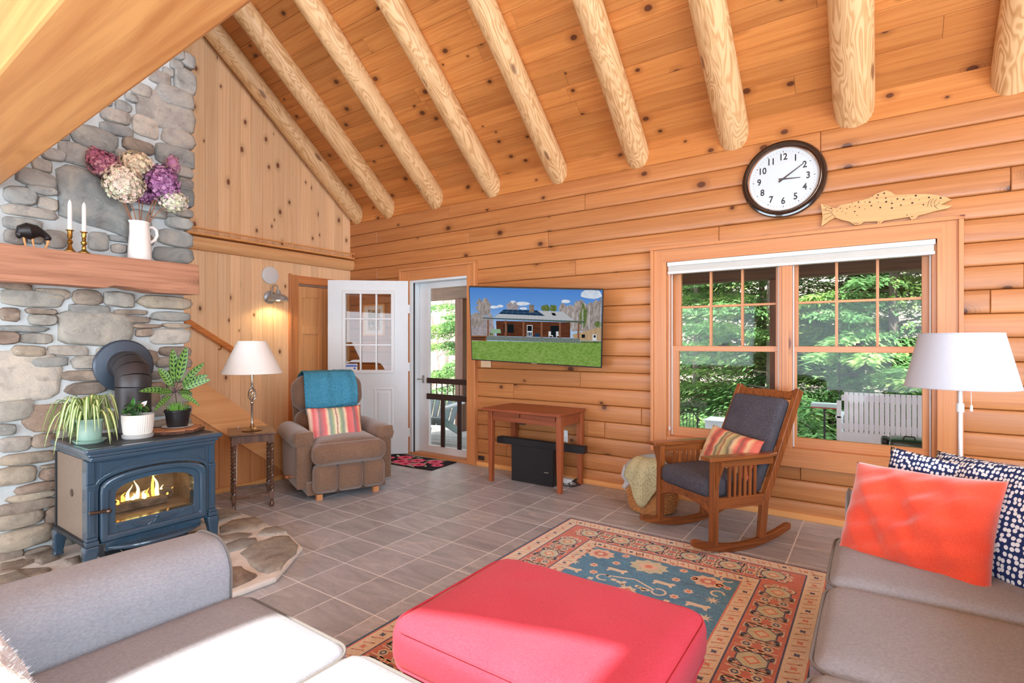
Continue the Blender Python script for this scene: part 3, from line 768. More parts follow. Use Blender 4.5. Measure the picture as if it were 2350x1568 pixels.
# hearth
he = thing('stone_hearth', 'low flagstone hearth with wide white mortar joints under the stove', 'hearth', (0, 0, 0))
hp = [(1.40, -2.38), (1.80, -2.345), (2.16, -2.38), (2.42, -2.40), (2.68, -2.48), (2.83, -2.665), (2.95, -2.82), (2.94, -3.1), (2.97, -3.7), (2.3, -4.3), (1.40, -4.4)]
b = MB(); b.prism(hp, 0.0, 0.034); b.build('mortar_bed', plain('hearth_mortar', srgb(212, 206, 198), 0.95, var=0.06, scale=20, bump=0.4, bscale=40), he, bevel=0.012)
HP = [[(70, 525), (240, 510), (330, 570), (170, 630), (70, 650)], [(110, 700), (230, 640), (480, 600), (590, 680), (430, 730), (120, 770)], [(500, 780), (560, 720), (700, 700), (800, 755), (640, 785)], [(110, 800), (300, 760), (440, 770), (350, 830), (120, 890)],
      [(70, 940), (130, 890), (330, 820), (480, 810), (500, 850), (330, 920), (150, 975), (70, 975)], [(330, 960), (440, 870), (660, 800), (820, 795), (905, 880), (890, 960), (800, 1035), (735, 1125), (600, 1165), (520, 1145), (430, 1080)], [(95, 1030), (180, 1020), (185, 1080), (100, 1090)],
      [(105, 1120), (330, 1110), (400, 1160), (490, 1190), (420, 1240), (110, 1365)]]
HB = [[(0, 1440), (240, 1400), (350, 1410), (160, 1490), (0, 1530)], [(0, 1575), (190, 1495), (520, 1485), (480, 1530), (300, 1590)], [(640, 1400), (800, 1365), (830, 1470), (740, 1485)], [(250, 1370), (540, 1290), (600, 1380), (420, 1440)]]
def flag(poly, kind):
    a = sum(poly[i][0] * poly[(i + 1) % len(poly)][1] - poly[(i + 1) % len(poly)][0] * poly[i][1] for i in range(len(poly)))
    if a < 0: poly = poly[::-1]
    dense = []
    for i in range(len(poly)):
        p, q = poly[i], poly[(i + 1) % len(poly)]
        dense += [p, ((p[0] + q[0]) / 2 + rnd.uniform(-.006, .006), (p[1] + q[1]) / 2 + rnd.uniform(-.006, .006))]
    o, cx, cy = stone_obj(dense, kind, 0, prot=0.016, parent=he, depth=0.02); o.location = (cx, cy, 0.034)
for i, P in enumerate(HP):
    flag([tuple(onz(480 + p[0] / 4.48, 1050 + p[1] / 4.48, 0.05))[:2] for p in P], M['stone_brown'] if i == 7 else M['flag'])
for P in HB: flag([tuple(onz(p[0] / 4.3567, 960 + p[1] / 4.3567, 0.05))[:2] for p in P], M['stone_brown'])
for P in ([(1.5, -2.6), (1.75, -2.62), (1.72, -2.9), (1.5, -2.95)], [(1.85, -2.7), (2.2, -2.68), (2.3, -2.95), (1.9, -2.98)], [(1.6, -3.05), (2.0, -3.05), (2.05, -3.3), (1.55, -3.28)], [(2.15, -3.05), (2.55, -3.0), (2.6, -3.35), (2.15, -3.3)], [(2.35, -3.45), (2.8, -3.42), (2.75, -3.8), (2.3, -3.8)], [(1.7, -3.6), (2.2, -3.55), (2.2, -3.9), (1.75, -3.95)]):
    flag(P, M['flag'])
# ------------------------------------------------------------------ window
win = sempty('window_1')
x0, x1, z0, z1 = WO
T = M['trim']; TZ = M['trimz']
def wbox(name, a, mat, parent=win, bevel=0.003): return MB().bx(*a).build(name, mat, parent, bevel=bevel)
CW = 0.115
# casing with a raised back band
for nm, a, m in (('casing', (x0 - CW, x0 + 0.005, -0.042, -0.012, z0 - 0.0, z1 + CW), TZ), ('casing', (x1 - 0.005, x1 + CW, -0.042, -0.012, z0, z1 + CW), TZ), ('casing', (x0 - 0.02, x1 + 0.02, -0.0425, -0.012, z1 - 0.005, z1 + CW - 0.003), T),
                 ('casing', (x0 - CW, x1 + CW, -0.042, -0.012, z0 - 0.10, z0), T),
                 ('back_band', (x0 - CW - 0.012, x0 - CW + 0.014, -0.060, -0.010, z0 - 0.10, z1 + CW), TZ), ('back_band', (x1 + CW - 0.014, x1 + CW + 0.012, -0.060, -0.010, z0 - 0.10, z1 + CW), TZ),
                 ('back_band', (x0 - CW - 0.018, x1 + CW + 0.018, -0.066, -0.010, z1 + CW - 0.012, z1 + CW + 0.014), T)):
    wbox(nm, a, m)
# jambs through the wall
for a, m in (((x0 - 0.01, x0 + 0.03, -0.012, 0.16, z0, z1), TZ), ((x1 - 0.03, x1 + 0.01, -0.012, 0.16, z0, z1), TZ), ((x0, x1, -0.012, 0.16, z1 - 0.03, z1 + 0.01), T), ((x0, x1, -0.03, 0.16, z0 - 0.02, z0 + 0.035), T)):
    wbox('jamb', a, m)
MX0, MX1 = 5.035, 5.125
wbox('mullion', (MX0, MX1, -0.012, 0.14, z0 + 0.03, z1 - 0.03), TZ)
wbox('mullion_cover', (MX0 + 0.022, MX1 - 0.022, -0.020, -0.010, z0 + 0.035, z1 - 0.03), TZ)
MET = 1.265
for (a, e, gx0, gx1) in ((x0 + 0.03, MX0, 4.270, 5.003), (MX1, x1 - 0.03, 5.157, 5.898)):
    up = MB(); yo0, yo1 = 0.075, 0.115
    for q in ((a, gx0, MET, z1 - 0.03), (gx1, e, MET, z1 - 0.03)):
        MB().bx(q[0], q[1], yo0, yo1, q[2], q[3]).build('sash_stile', TZ, win, bevel=0.002)
    MB().bx(a, e, yo0, yo1, z1 - 0.085, z1 - 0.03).build('sash_rail', T, win, bevel=0.002)
    MB().bx(a, e, yo0, yo1, MET - 0.022, MET + 0.022).build('sash_rail', T, win, bevel=0.002)
    # lower sash
    yi0, yi1 = 0.030, 0.072
    for q in ((a, gx0 - 0.006, z0 + 0.035, MET), (gx1 - 0.0, e, z0 + 0.035, MET)):
        MB().bx(q[0], q[1], yi0, yi1, q[2], q[3]).build('sash_stile', TZ, win, bevel=0.002)
    MB().bx(a, e, yi0 - 0.002, yi1, MET - 0.022, MET + 0.022).build('sash_rail', T, win, bevel=0.002)
    MB().bx(a, e, yi0 - 0.001, yi1, z0 + 0.035, 0.600).build('sash_rail', T, win, bevel=0.002)
    # muntins
    for k in (1, 2):
        xm = gx0 + (gx1 - gx0) * k / 3; MB().bx(xm - 0.009, xm + 0.009, yo0 + 0.002, yo1 - 0.002, MET + 0.02, z1 - 0.08).build('muntin', TZ, win, bevel=0.002)
    zm = 1.617; MB().bx(gx0, gx1, yo0 + 0.001, yo1 - 0.001, zm - 0.009, zm + 0.009).build('muntin', T, win, bevel=0.002)
    for k in range(3):
        for zz in ((MET + 0.022, zm - 0.009), (zm + 0.009, z1 - 0.085)):
            xa = gx0 + (gx1 - gx0) * k / 3; xb = gx0 + (gx1 - gx0) * (k + 1) / 3
            MB().bx(xa, xb, 0.094, 0.098, zz[0], zz[1]).build('pane', M['glass'], win)
    MB().bx(gx0 - 0.006, gx1, 0.048, 0.052, 0.600, MET - 0.02).build('pane', M['glass'], win)
    xc = (a + e) / 2; lk = MB(); lk.bx(xc - 0.035, xc + 0.035, 0.05, 0.075, MET + 0.022, MET + 0.032); lk.cyl((xc, 0.06, MET + 0.03), (xc, 0.06, MET + 0.045), 0.012); lk.bx(xc - 0.005, xc + 0.04, 0.052, 0.066, MET + 0.038, MET + 0.046)
    lk.build('sash_lock', M['black'], win)
    for q in (a + 0.002, e - 0.010): MB().bx(q, q + 0.008, 0.02, 0.030, z0 + 0.04, z1 - 0.03).build('jamb_liner', M['white_vinyl'], win)
# roller shade
rs = thing('roller_shade', 'white roller shade pulled up at the top of the double window', 'window shade', (0, 0, 0))
MB().bx(x0 + 0.012, x1 - 0.012, -0.040, 0.022, z1 - 0.040, z1 - 0.006).build('head_rail', M['white_vinyl'], rs, bevel=0.004)
m = MB(); m.bx(x0 + 0.02, x1 - 0.02, -0.028, 0.010, z1 - 0.084, z1 - 0.040)
for k in range(3): m.bx(x0 + 0.02, x1 - 0.02, -0.031, 0.013, z1 - 0.052 - k * 0.014, z1 - 0.046 - k * 0.014)
m.build('pleated_fabric', M['shade2'], rs)
MB().bx(x0 + 0.015, x1 - 0.015, -0.036, 0.016, z1 - 0.106, z1 - 0.084).build('bottom_rail', M['white_vinyl'], rs, bevel=0.003)
m = MB(); m.tube([(x0 + 0.035, -0.045, z1 - 0.04), (x0 + 0.035, -0.045, 1.2), (x0 + 0.036, -0.046, 0.60)], 0.0016, 6); m.build('cord', M['white_vinyl'], rs)
m = MB(); m.lathe([(0.002, 0.03), (0.006, 0.025), (0.008, 0.0), (0.003, -0.004)], 10, Matrix.Translation((x0 + 0.036, -0.046, 0.58))); m.build('cord_knob', M['white_vinyl'], rs)

# ------------------------------------------------------------------ front door opening
fr = sempty('trim_2')
dx0, dx1, dz1 = DO[0], 1.995, DO[3] - 0.03
for nm, a, m in (('casing', (dx0 - 0.16, dx0 - 0.01, -0.042, -0.010, 0, dz1 + 0.13), TZ), ('casing', (dx1, dx1 + 0.115, -0.045, -0.010, 0, dz1 + 0.13), TZ), ('casing', (dx0 - 0.02, dx1 + 0.01, -0.044, -0.010, dz1, dz1 + 0.128), T),
                 ('back_band', (dx1 + 0.10, dx1 + 0.130, -0.066, -0.008, 0, dz1 + 0.14), TZ), ('back_band', (dx0 - 0.172, dx0 - 0.145, -0.066, -0.008, 0, dz1 + 0.14), TZ), ('back_band', (dx0 - 0.175, dx1 + 0.133, -0.068, -0.008, dz1 + 0.118, dz1 + 0.144), T),
                 ('sill', (dx0, dx1, -0.03, 0.18, -0.01, 0.03), T)):
    MB().bx(*a).build(nm, m, fr, bevel=0.004)
for a in ((dx0 - 0.012, dx0 + 0.03, -0.040, 0.16, 0.03, dz1), (dx1 - 0.012, dx1 + 0.02, -0.03, 0.16, 0.03, dz1), (dx0, dx1, -0.035, 0.16, dz1 - 0.025, dz1 + 0.01)):
    MB().bx(*a).build('jamb', M['white'], fr, bevel=0.003)
MB().bx(dx0 + 0.028, dx0 + 0.036, -0.02, 0.0, 0.03, dz1 - 0.02).build('weatherstrip', M['black'], fr)
# storm door, closed in the opening
sd = sempty('door_2'); sx0, sx1 = dx0 + 0.035, dx1 - 0.012; gy = 0.10
gx0_, gx1_ = 1.315, 1.93; gz0, gz1 = 0.115, 1.955
for a in ((sx0, gx0_, gy - 0.018, gy + 0.018, 0.03, dz1 - 0.025), (gx1_, sx1, gy - 0.018, gy + 0.018, 0.03, dz1 - 0.025), (gx0_, gx1_, gy - 0.018, gy + 0.018, 0.03, gz0), (gx0_, gx1_, gy - 0.018, gy + 0.018, gz1, dz1 - 0.025)):
    MB().bx(*a).build('frame', M['white_vinyl'], sd, bevel=0.003)
for a in ((gx0_ - 0.012, gx0_ + 0.008, gz0 - 0.012, gz1 + 0.012), (gx1_ - 0.008, gx1_ + 0.012, gz0 - 0.012, gz1 + 0.012)):
    MB().bx(a[0], a[1], gy - 0.024, gy + 0.01, a[2], a[3]).build('glazing_bead', M['white_vinyl'], sd, bevel=0.003)
MB().bx(gx0_, gx1_, gy - 0.002, gy + 0.002, gz0, gz1).build('pane', M['glass'], sd)
GB = plain('dark_stained_guard', srgb(52, 34, 30), 0.5, var=0.1)
gd = MB(); gd.bx(gx0_ - 0.012, gx1_ + 0.02, gy - 0.045, gy - 0.020, 0.842, 0.905); gd.build('guard_rail', GB, sd, bevel=0.003)
gd = MB(); gd.bx(gx0_ - 0.012, gx1_ + 0.02, gy - 0.045, gy - 0.020, 0.655, 0.722); gd.build('guard_rail', GB, sd, bevel=0.003)
for xx in (1.55, 1.80): MB().bx(xx - 0.026, xx + 0.026, gy - 0.043, gy - 0.022, gz0 + 0.0, 0.66).build('guard_stile', GB, sd, bevel=0.003)
for k in range(7):
    m = MB(); zb = 0.722; m.lathe([(0.005, 0), (0.007, 0.02), (0.004, 0.04), (0.007, 0.06), (0.004, 0.08), (0.007, 0.10), (0.005, 0.12)], 8, Matrix.Translation((1.365 + k * 0.086, gy - 0.032, zb))); m.build('spindle', GB, sd)
m = MB(); m.bx(sx0 + 0.05, sx0 + 0.075, gy - 0.03, gy - 0.018, 0.84, 0.93); m.tube([(sx0 + 0.062, gy - 0.03, 0.885), (sx0 + 0.062, gy - 0.06, 0.885), (sx0 - 0.0, gy - 0.065, 0.885)], 0.006, 8); m.build('latch_handle', M['nickel'], sd)
# entry door leaf, swung open into the room
HG = Vector((1.105, -0.045, 0)); fe = Vector((0.415, -0.645, 0)); dv = (fe - HG); LWD = dv.length; da = math.atan2(dv.y, dv.x)
ed = sempty('door_1', (HG.x, HG.y, 0.012), (0, 0, da)); ed['label'] = 'white steel entry door with nine small panes'
# local x from hinge to free edge; camera sees local +y side
DH = 2.03; DW = LWD; th = 0.022
gxa, gxb, gza, gzb = 0.185, 0.185 + 0.54, 0.975, 1.885
for a in ((0, gxa, 0, DH), (gxb, DW, 0, DH), (gxa, gxb, 0, gza), (gxa, gxb, gzb, DH)):
    MB().bx(a[0], a[1], -th, th, a[2], a[3]).build('leaf', M['white'], ed)
m = MB(); w = 0.028
for s in (-1, 1):
    y0_, y1_ = (th - 0.002, th + 0.012) if s > 0 else (-th - 0.012, -th + 0.002)
    for a in ((gxa - w, gxa + 0.012, gza - w, gzb + w), (gxb - 0.012, gxb + w, gza - w, gzb + w), (gxa, gxb, gza - w, gza + 0.012), (gxa, gxb, gzb - 0.012, gzb + w)):
        m.bx(a[0], a[1], y0_, y1_, a[2], a[3])
m.build('light_frame', M['white_vinyl'], ed, bevel=0.005)
pw = (gxb - gxa) / 3; ph = (gzb - gza) / 3
for k in (1, 2):
    MB().bx(gxa + k * pw - 0.010, gxa + k * pw + 0.010, -th, th + 0.006, gza, gzb).build('muntin', M['white_vinyl'], ed, bevel=0.003)
    MB().bx(gxa, gxb, -th + 0.001, th + 0.005, gza + k * ph - 0.010, gza + k * ph + 0.010).build('muntin', M['white_vinyl'], ed, bevel=0.003)
for i in range(3):
    for k in range(3): MB().bx(gxa + i * pw, gxa + (i + 1) * pw, -0.003, 0.003, gza + k * ph, gza + (k + 1) * ph).build('pane', M['pane_dark'], ed)
for xa in (0.165, 0.52):
    m = MB(); W_, H_ = 0.23, 0.62; q = []
    for ins, yy in ((0, th + 0.0005), (0.018, th - 0.006 + 0.011), (0.034, th - 0.002), (0.06, th + 0.006)):
        q.append([(xa + ins, yy, 0.16 + ins), (xa + W_ - ins, yy, 0.16 + ins), (xa + W_ - ins, yy, 0.16 + H_ - ins), (xa + ins, yy, 0.16 + H_ - ins)])
    vs_ = sum(q, []); fs = []
    for k in range(3):
        for i in range(4): fs.append((k * 4 + i, (k + 1) * 4 + i, (k + 1) * 4 + (i + 1) % 4, k * 4 + (i + 1) % 4))
    fs.append((12, 15, 14, 13)); m.add(vs_, fs); m.build('raised_panel', M['white'], ed)
m = MB(); Mk = mat4((1, 0, 0), (0, 0, -1), (0, 1, 0), (DW - 0.068, th, 0.965))
m.lathe([(0.032, 0), (0.030, 0.006), (0.014, 0.012), (0.013, 0.028), (0.026, 0.036), (0.028, 0.050), (0.020, 0.060), (0.006, 0.061)], 20, Mk); m.build('knob', plain('antique_nickel', srgb(150, 140, 120), 0.3, 1.0), ed)
for zz in (0.25, 1.02, 1.70):
    m = MB(); m.cyl((-0.008, th * 0.4, zz - 0.05), (-0.008, th * 0.4, zz + 0.05), 0.008); m.bx(-0.02, 0.012, th - 0.004, th + 0.003, zz - 0.05, zz + 0.05); m.build('hinge', M['white'], ed)
# warning sticker on the lower left pane (seen from the room)
stx = gxb - 0.075
lab = MB().bx(stx - 0.066, stx + 0.066, 0.0032, 0.0042, gza + 0.010, gza + 0.085).build('sticker', M['white_vinyl'], ed); lab['label'] = 'white and blue warning sticker'
BLU = plain('sticker_blue', srgb(36, 84, 190), 0.5)
MB().bx(stx - 0.064, stx + 0.064, 0.0042, 0.0046, gza + 0.050, gza + 0.066).build('band', BLU, lab)
m = MB(); m.lathe([(0.011, 0), (0.011, 0.0006)], 16, mat4((1, 0, 0), (0, 0, -1), (0, 1, 0), (stx - 0.035, 0.0042, gza + 0.030))); m.build('seal', BLU, lab)
text_mesh('lettering', 'WARNING', 0.022, BLU, lab, mat4((-1, 0, 0), (0, 0, 1), (0, 1, 0), (stx, 0.0043, gza + 0.076)), 0.0003)
# ------------------------------------------------------------------ closet bifold in the gable wall
cd = sempty('door_3', (0, 0, 0))
for nm, a, m in (('casing', (-0.0, 0.022, CL[0] - 0.10, CL[0] + 0.0, 0, CL[2] + 0.095), TZ), ('casing', (0.0, 0.0225, CL[0], -0.0, CL[2], CL[2] + 0.093), wood('casing_pine', srgb(226, 152, 96), srgb(204, 124, 70), axis='Y', gx=0.6, gy=22)), ('back_band', (0.0, 0.034, CL[0] - 0.118, CL[0] - 0.092, 0, CL[2] + 0.105), TZ)):
    MB().bx(*a).build(nm, m, cd, bevel=0.003)
MB().bx(-0.012, 0.012, CL[0], CL[1], CL[2] - 0.028, CL[2] - 0.004).build('track', M['nickel'], cd)
for k in range(2):
    y0_, y1_ = CL[0] + 0.004 + k * 0.348, CL[0] + 0.346 + k * 0.348
    lf = MB().bx(-0.018, -0.006, y0_, y1_, 0.01, CL[2] - 0.03).build('leaf', M['door_oak'], cd)
    for a in ((y0_, y0_ + 0.06, 0.01, CL[2] - 0.03), (y1_ - 0.06, y1_, 0.01, CL[2] - 0.03)): MB().bx(-0.008, 0.008, a[0], a[1], a[2], a[3]).build('stile', M['door_oak'], lf, bevel=0.003)
    for zz in ((0.01, 0.16), (0.78, 0.88), (1.42, 1.52), (1.86, 1.99)): MB().bx(-0.008, 0.0075, y0_ + 0.06, y1_ - 0.06, zz[0], zz[1]).build('rail', M['door_oak'], lf, bevel=0.003)
# ------------------------------------------------------------------ stove
HZ = 0.05
sv = thing('wood_stove', 'blue-grey enamelled wood stove with arched glass door on the stone hearth', 'stove', (1.865, -3.083, HZ))
S = M['stove']
HWY = 0.335   # half width of body
# top plate, three stepped mouldings
m = MB()
for zz0, zz1, ex in ((0.660, 0.688, 0.345), (0.640, 0.662, 0.330), (0.615, 0.642, 0.318)):
    d = 0.30 + (ex - 0.318)
    m.bx(-0.27, d, -ex - 0.012, ex + 0.012, zz0, zz1)
m.build('top_plate', S, sv, bevel=0.010, seg=3)
MB().bx(-0.25, 0.27, -0.325, 0.325, 0.686, 0.6905).build('top_inset', plain('stove_top_black', srgb(40, 42, 46), 0.5), sv)
# body sides: soapstone panels, back, bottom
for s in (-1, 1):
    p = MB(); p.bx(-0.235, 0.225, s * 0.318 - 0.012, s * 0.318 + 0.012, 0.175, 0.617); p.build('side_panel', M['soapstone'], sv, bevel=0.003)
    MB().bx(-0.255, -0.232, s * 0.322 - 0.014, s * 0.322 + 0.014, 0.17, 0.617).build('corner_post', M['stove_dark'], sv)
    MB().bx(-0.26, 0.25, s * 0.325 - 0.022, s * 0.325 + 0.022, 0.152, 0.176).build('base_rail', M['stove_dark'], sv, bevel=0.006)
    k = MB(); k.lathe([(0.022, 0), (0.022, 0.003), (0.012, 0.004), (0.008, 0.001)], 18, mat4((1, 0, 0), (0, 0, s * -1.0), (0, s * 1.0, 0), (0.02, s * 0.330, 0.41))); k.build('vent_cover', plain('vent_iron', srgb(70, 56, 46), 0.6), sv)
MB().bx(-0.245, -0.225, -0.32, 0.32, 0.17, 0.617).build('back_panel', M['stove_dark'], sv)
MB().bx(-0.245, 0.25, -0.32, 0.32, 0.150, 0.172).build('bottom_plate', M['stove_dark'], sv)
MB().bx(-0.12, 0.16, -0.22, 0.22, 0.02, 0.15).build('ash_box', M['stove_dark'], sv)
# front frame with an arched opening: ring between rectangle and arch
def arch(w, zb, zs, zt, n=18):
    """closed outline: flat bottom, sides up to the spring line, low segmental arch"""
    P = [(-w, zb), (w, zb), (w, zs)]
    for i in range(1, n):
        t = PI * i / n; P.append((w * math.cos(t), zs + (zt - zs) * math.sin(t) ** 0.62))
    P.append((-w, zs)); return P
def ring(outer, inner, x0, x1, mi=0):
    n = len(outer); m = MB()
    vs_ = [(x1, p[0], p[1]) for p in outer] + [(x1, p[0], p[1]) for p in inner] + [(x0, p[0], p[1]) for p in outer] + [(x0, p[0], p[1]) for p in inner]
    fs = []
    for i in range(n):
        j = (i + 1) % n
        fs += [(i, j, n + j, n + i), (2 * n + i, 3 * n + i, 3 * n + j, 2 * n + j), (i, 2 * n + i, 2 * n + j, j), (n + i, n + j, 3 * n + j, 3 * n + i)]
    return m.add(vs_, fs)
N_ = 18
A0 = arch(0.283, 0.158, 0.44, 0.545, N_)
rect = [(-0.335, 0.155), (0.335, 0.155), (0.335, 0.44)] + [(0.335 - 0.67 * i / N_, 0.617) for i in range(1, N_)] + [(-0.335, 0.44)]
rect[2] = (0.335, 0.617); rect[-1] = (-0.335, 0.617)
ring(rect, A0, 0.20, 0.262).build('front_frame', S, sv, bevel=0.003)
ring(arch(0.30, 0.150, 0.45, 0.565, N_), arch(0.283, 0.158, 0.44, 0.545, N_), 0.262, 0.270).build('arch_bead', S, sv, bevel=0.003)
dr = ring(arch(0.278, 0.162, 0.435, 0.540, N_), arch(0.238, 0.200, 0.41, 0.508, N_), 0.215, 0.290).build('door', S, sv, bevel=0.012, seg=3)
ring(arch(0.240, 0.165, 0.41, 0.508, N_), arch(0.206, 0.252, 0.395, 0.480, N_), 0.215, 0.276).build('door_inner', S, dr, bevel=0.004)
m = MB(); g = arch(0.207, 0.251, 0.395, 0.481, N_); m.add([(0.262, p[0], p[1]) for p in g] + [(0.266, p[0], p[1]) for p in g], [tuple(range(len(g)))[::-1], tuple(range(len(g), 2 * len(g)))] + [(i, (i + 1) % len(g), len(g) + (i + 1) % len(g), len(g) + i) for i in range(len(g))]); m.build('glass', M['glass_stove'], dr)
# spandrel panels left and right of the arch
for s in (-1, 1):
    P = [(s * 0.275, 0.60), (s * 0.07, 0.60), (s * 0.16, 0.578), (s * 0.235, 0.548), (s * 0.275, 0.515)]
    if s > 0: P = P[::-1]
    m = MB(); m.prism(P, 0, 0.006, mat4((0, 1, 0), (0, 0, 1), (1, 0, 0), (0.262, 0, 0))); m.build('spandrel_panel', S, sv, bevel=0.003)
    # pilasters
    for a in ((0.300, 0.334, 0.49, 0.612, 0.010), (0.292, 0.338, 0.474, 0.490, 0.022), (0.296, 0.336, 0.20, 0.474, 0.014), (0.290, 0.340, 0.182, 0.200, 0.024), (0.286, 0.345, 0.158, 0.182, 0.032)):
        y0_, y1_ = sorted((s * a[0], s * a[1])); MB().bx(0.250, 0.262 + a[4], y0_, y1_, a[2], a[3]).build('pilaster', S, sv, bevel=0.004)
    y0_, y1_ = sorted((s * 0.304, s * 0.328)); MB().bx(0.270, 0.281, y0_, y1_, 0.225, 0.455).build('pilaster_panel', S, sv, bevel=0.003)
# legs
for sx in (-1, 1):
    for sy in (-1, 1):
        m = MB(); prof = [(0.032, 0.155), (0.034, 0.13), (0.026, 0.07), (0.022, 0.02), (0.026, 0.0)]
        vs_ = []
        for r, z in prof:
            o_ = 0.012 * (1 - z / 0.155)
            cx_ = sx * 0.245 + (0.015 if sx > 0 else -0.01) + sx * o_ * 0.4 - (0.0 if sx > 0 else -0.02); cy_ = sy * (0.315 + o_)
            vs_ += [(cx_ - r, cy_ - r, z), (cx_ + r, cy_ - r, z), (cx_ + r, cy_ + r, z), (cx_ - r, cy_ + r, z)]
        fs = [(3, 2, 1, 0)[::-1], (16, 17, 18, 19)[::-1]]
        for k in range(4):
            for i in range(4): fs.append((k * 4 + i, (k + 1) * 4 + i, (k + 1) * 4 + (i + 1) % 4, k * 4 + (i + 1) % 4))
        m.add(vs_, fs); m.build('leg', S, sv, bevel=0.008)
# fan ornament and lower panel
m = MB(); fc = Vector((0.279, 0.0, 0.238))
m.ball(fc, (0.005, 0.010, 0.008), 12, 8)
for k in range(-6, 7):
    a = k * 0.215; tip = fc + Vector((0, math.sin(a) * 0.115, -math.cos(a) * 0.042 - 0.0)); base = fc + Vector((0, math.sin(a) * 0.016, -math.cos(a) * 0.010))
    m.tube([base, base.lerp(tip, 0.6), tip], [0.0018, 0.0042, 0.0025], 6)
m.build('fan_ornament', S, dr)
m = MB(); m.tube([Vector((0.277, 0.135 * math.sin(t), 0.243 - 0.058 * math.cos(t))) for t in [(-1.5 + 3.0 * i / 16) for i in range(17)]], 0.0035, 6); m.build('fan_rim', S, dr)
m = MB(); P = [(-0.20, 0.236), (-0.17, 0.243), (-0.145, 0.243), (-0.11, 0.20), (-0.05, 0.183), (0.05, 0.183), (0.11, 0.20), (0.145, 0.243), (0.17, 0.243), (0.20, 0.236), (0.20, 0.172), (-0.20, 0.172)]
m.tube([(0.277, p[0], p[1]) for p in P + [P[0]]], 0.0028, 6); m.build('panel_bead', S, dr)
# ash lip
m = MB(); n = 16; out = []; inn = []
for i in range(n + 1):
    t = -1 + 2 * i / n; y = t * 0.245; xx = 0.262 + 0.10 * (1 - abs(t) ** 3.2); out.append((xx, y))
poly = [(0.255, -0.245)] + out + [(0.255, 0.245)]
m.prism([(p[0], p[1]) for p in poly], 0.112, 0.120); m.tube([(p[0], p[1], 0.124) for p in out], 0.009, 8); m.build('ash_lip', S, sv)
MB().bx(0.24, 0.268, -0.25, 0.25, 0.104, 0.158).build('lip_backing', S, sv, bevel=0.004)
text_mesh('lettering', 'HEARTHSTONE', 0.030, S, sv, mat4((0, 1, 0), (0, 0, 1), (1, 0, 0), (0.268, 0.0, 0.136)), 0.003)
m = MB(); m.cyl((0.29, -0.265, 0.345), (0.345, -0.265, 0.345), 0.008); m.tube([(0.335, -0.258, 0.345), (0.34, -0.30, 0.350), (0.34, -0.345, 0.355)], [0.006, 0.009, 0.009], 10); m.ball((0.34, -0.258, 0.345), 0.014); m.build('handle', plain('handle_steel', srgb(110, 96, 88), 0.25, 0.9), sv)
m = MB(); m.cyl((0.25, -0.17, 0.085), (0.30, -0.17, 0.085), 0.007); m.ball((0.305, -0.17, 0.085), 0.012); m.build('air_control', M['chrome'], sv)
# fire box lining, logs, flames
FB = plain('firebrick', srgb(184, 160, 132), 0.9, var=0.2, scale=12, bump=0.4)
m = MB(); m.bx(-0.17, -0.15, -0.27, 0.27, 0.18, 0.60); m.bx(-0.16, 0.21, -0.285, -0.265, 0.18, 0.60); m.bx(-0.16, 0.21, 0.265, 0.285, 0.18, 0.60); m.bx(-0.16, 0.21, -0.27, 0.27, 0.19, 0.24); m.bx(-0.16, 0.21, -0.27, 0.27, 0.56, 0.58); m.build('firebrick_lining', FB, sv)
for i, (yy, xx, z_, a, r) in enumerate(((-0.02, 0.06, 0.275, 0.1, 0.032), (0.05, -0.02, 0.272, -0.15, 0.030), (0.02, 0.02, 0.318, 0.25, 0.026))):
    m = MB(); d = Vector((math.sin(a), math.cos(a), 0.02)) * 0.15; c = Vector((1.865 + xx, -3.083 + yy, HZ + z_))
    m.tube([c - d, c - d * 0.4 + Vector((0, 0, 0.004)), c + d * 0.5, c + d], [r, r * 1.05, r * 0.95, r * 0.9], 10)
    o = m.build('firewood_log', plain('burnt_log_%d' % i, srgb(120, 104, 92), 0.95, var=0.5, scale=14, bump=0.8, bscale=30)); tag(o, ['charred firewood log lying in front inside the stove', 'charred firewood log at the back inside the stove', 'charred firewood log on top of the other two inside the stove'][i], 'log', 'firewood in the stove')
fl1 = emit('flame_core', (1.0, 0.72, 0.22, 1), 9.0); fl2 = emit('flame_edge', (1.0, 0.42, 0.06, 1), 5.0)
fire = thing('fire', 'bright yellow flames burning behind the stove glass', 'fire', (1.865 + 0.05, -3.083, HZ + 0.30))
def flame(y, x, h, w, mat, lean=0.0):
    m = MB(); pts = []; rr = []
    for k in range(9):
        t = k / 8; pts.append((x + 0.006 * math.sin(5 * t + y * 40), y + lean * t * t + 0.010 * math.sin(6 * t + y * 60) * t, h * t)); rr.append(max(0.0006, w * (1 - t) ** 1.25 * (0.8 + 0.9 * t)))
    m.tube(pts, rr, 8, True); m.build('flame', mat, fire)
for y, x, h, w, mt, ln in ((-0.095, 0, 0.060, 0.016, fl2, 0.01), (-0.07, 0.005, 0.10, 0.014, fl1, 0.012), (-0.045, 0.01, 0.045, 0.018, fl1, 0), (-0.02, 0, 0.125, 0.015, fl1, -0.008), (0.01, 0.01, 0.05, 0.018, fl1, 0.01), (0.035, 0.0, 0.06, 0.012, fl2, 0.0), (0.065, 0.005, 0.20, 0.013, fl2, -0.012), (0.085, 0.01, 0.14, 0.016, fl1, -0.02), (0.105, 0, 0.06, 0.017, fl1, 0.02), (0.14, 0.01, 0.035, 0.012, fl2, 0.03), (-0.125, 0.01, 0.03, 0.010, fl2, 0.0)):
    flame(y, x, h, w, mt, ln)

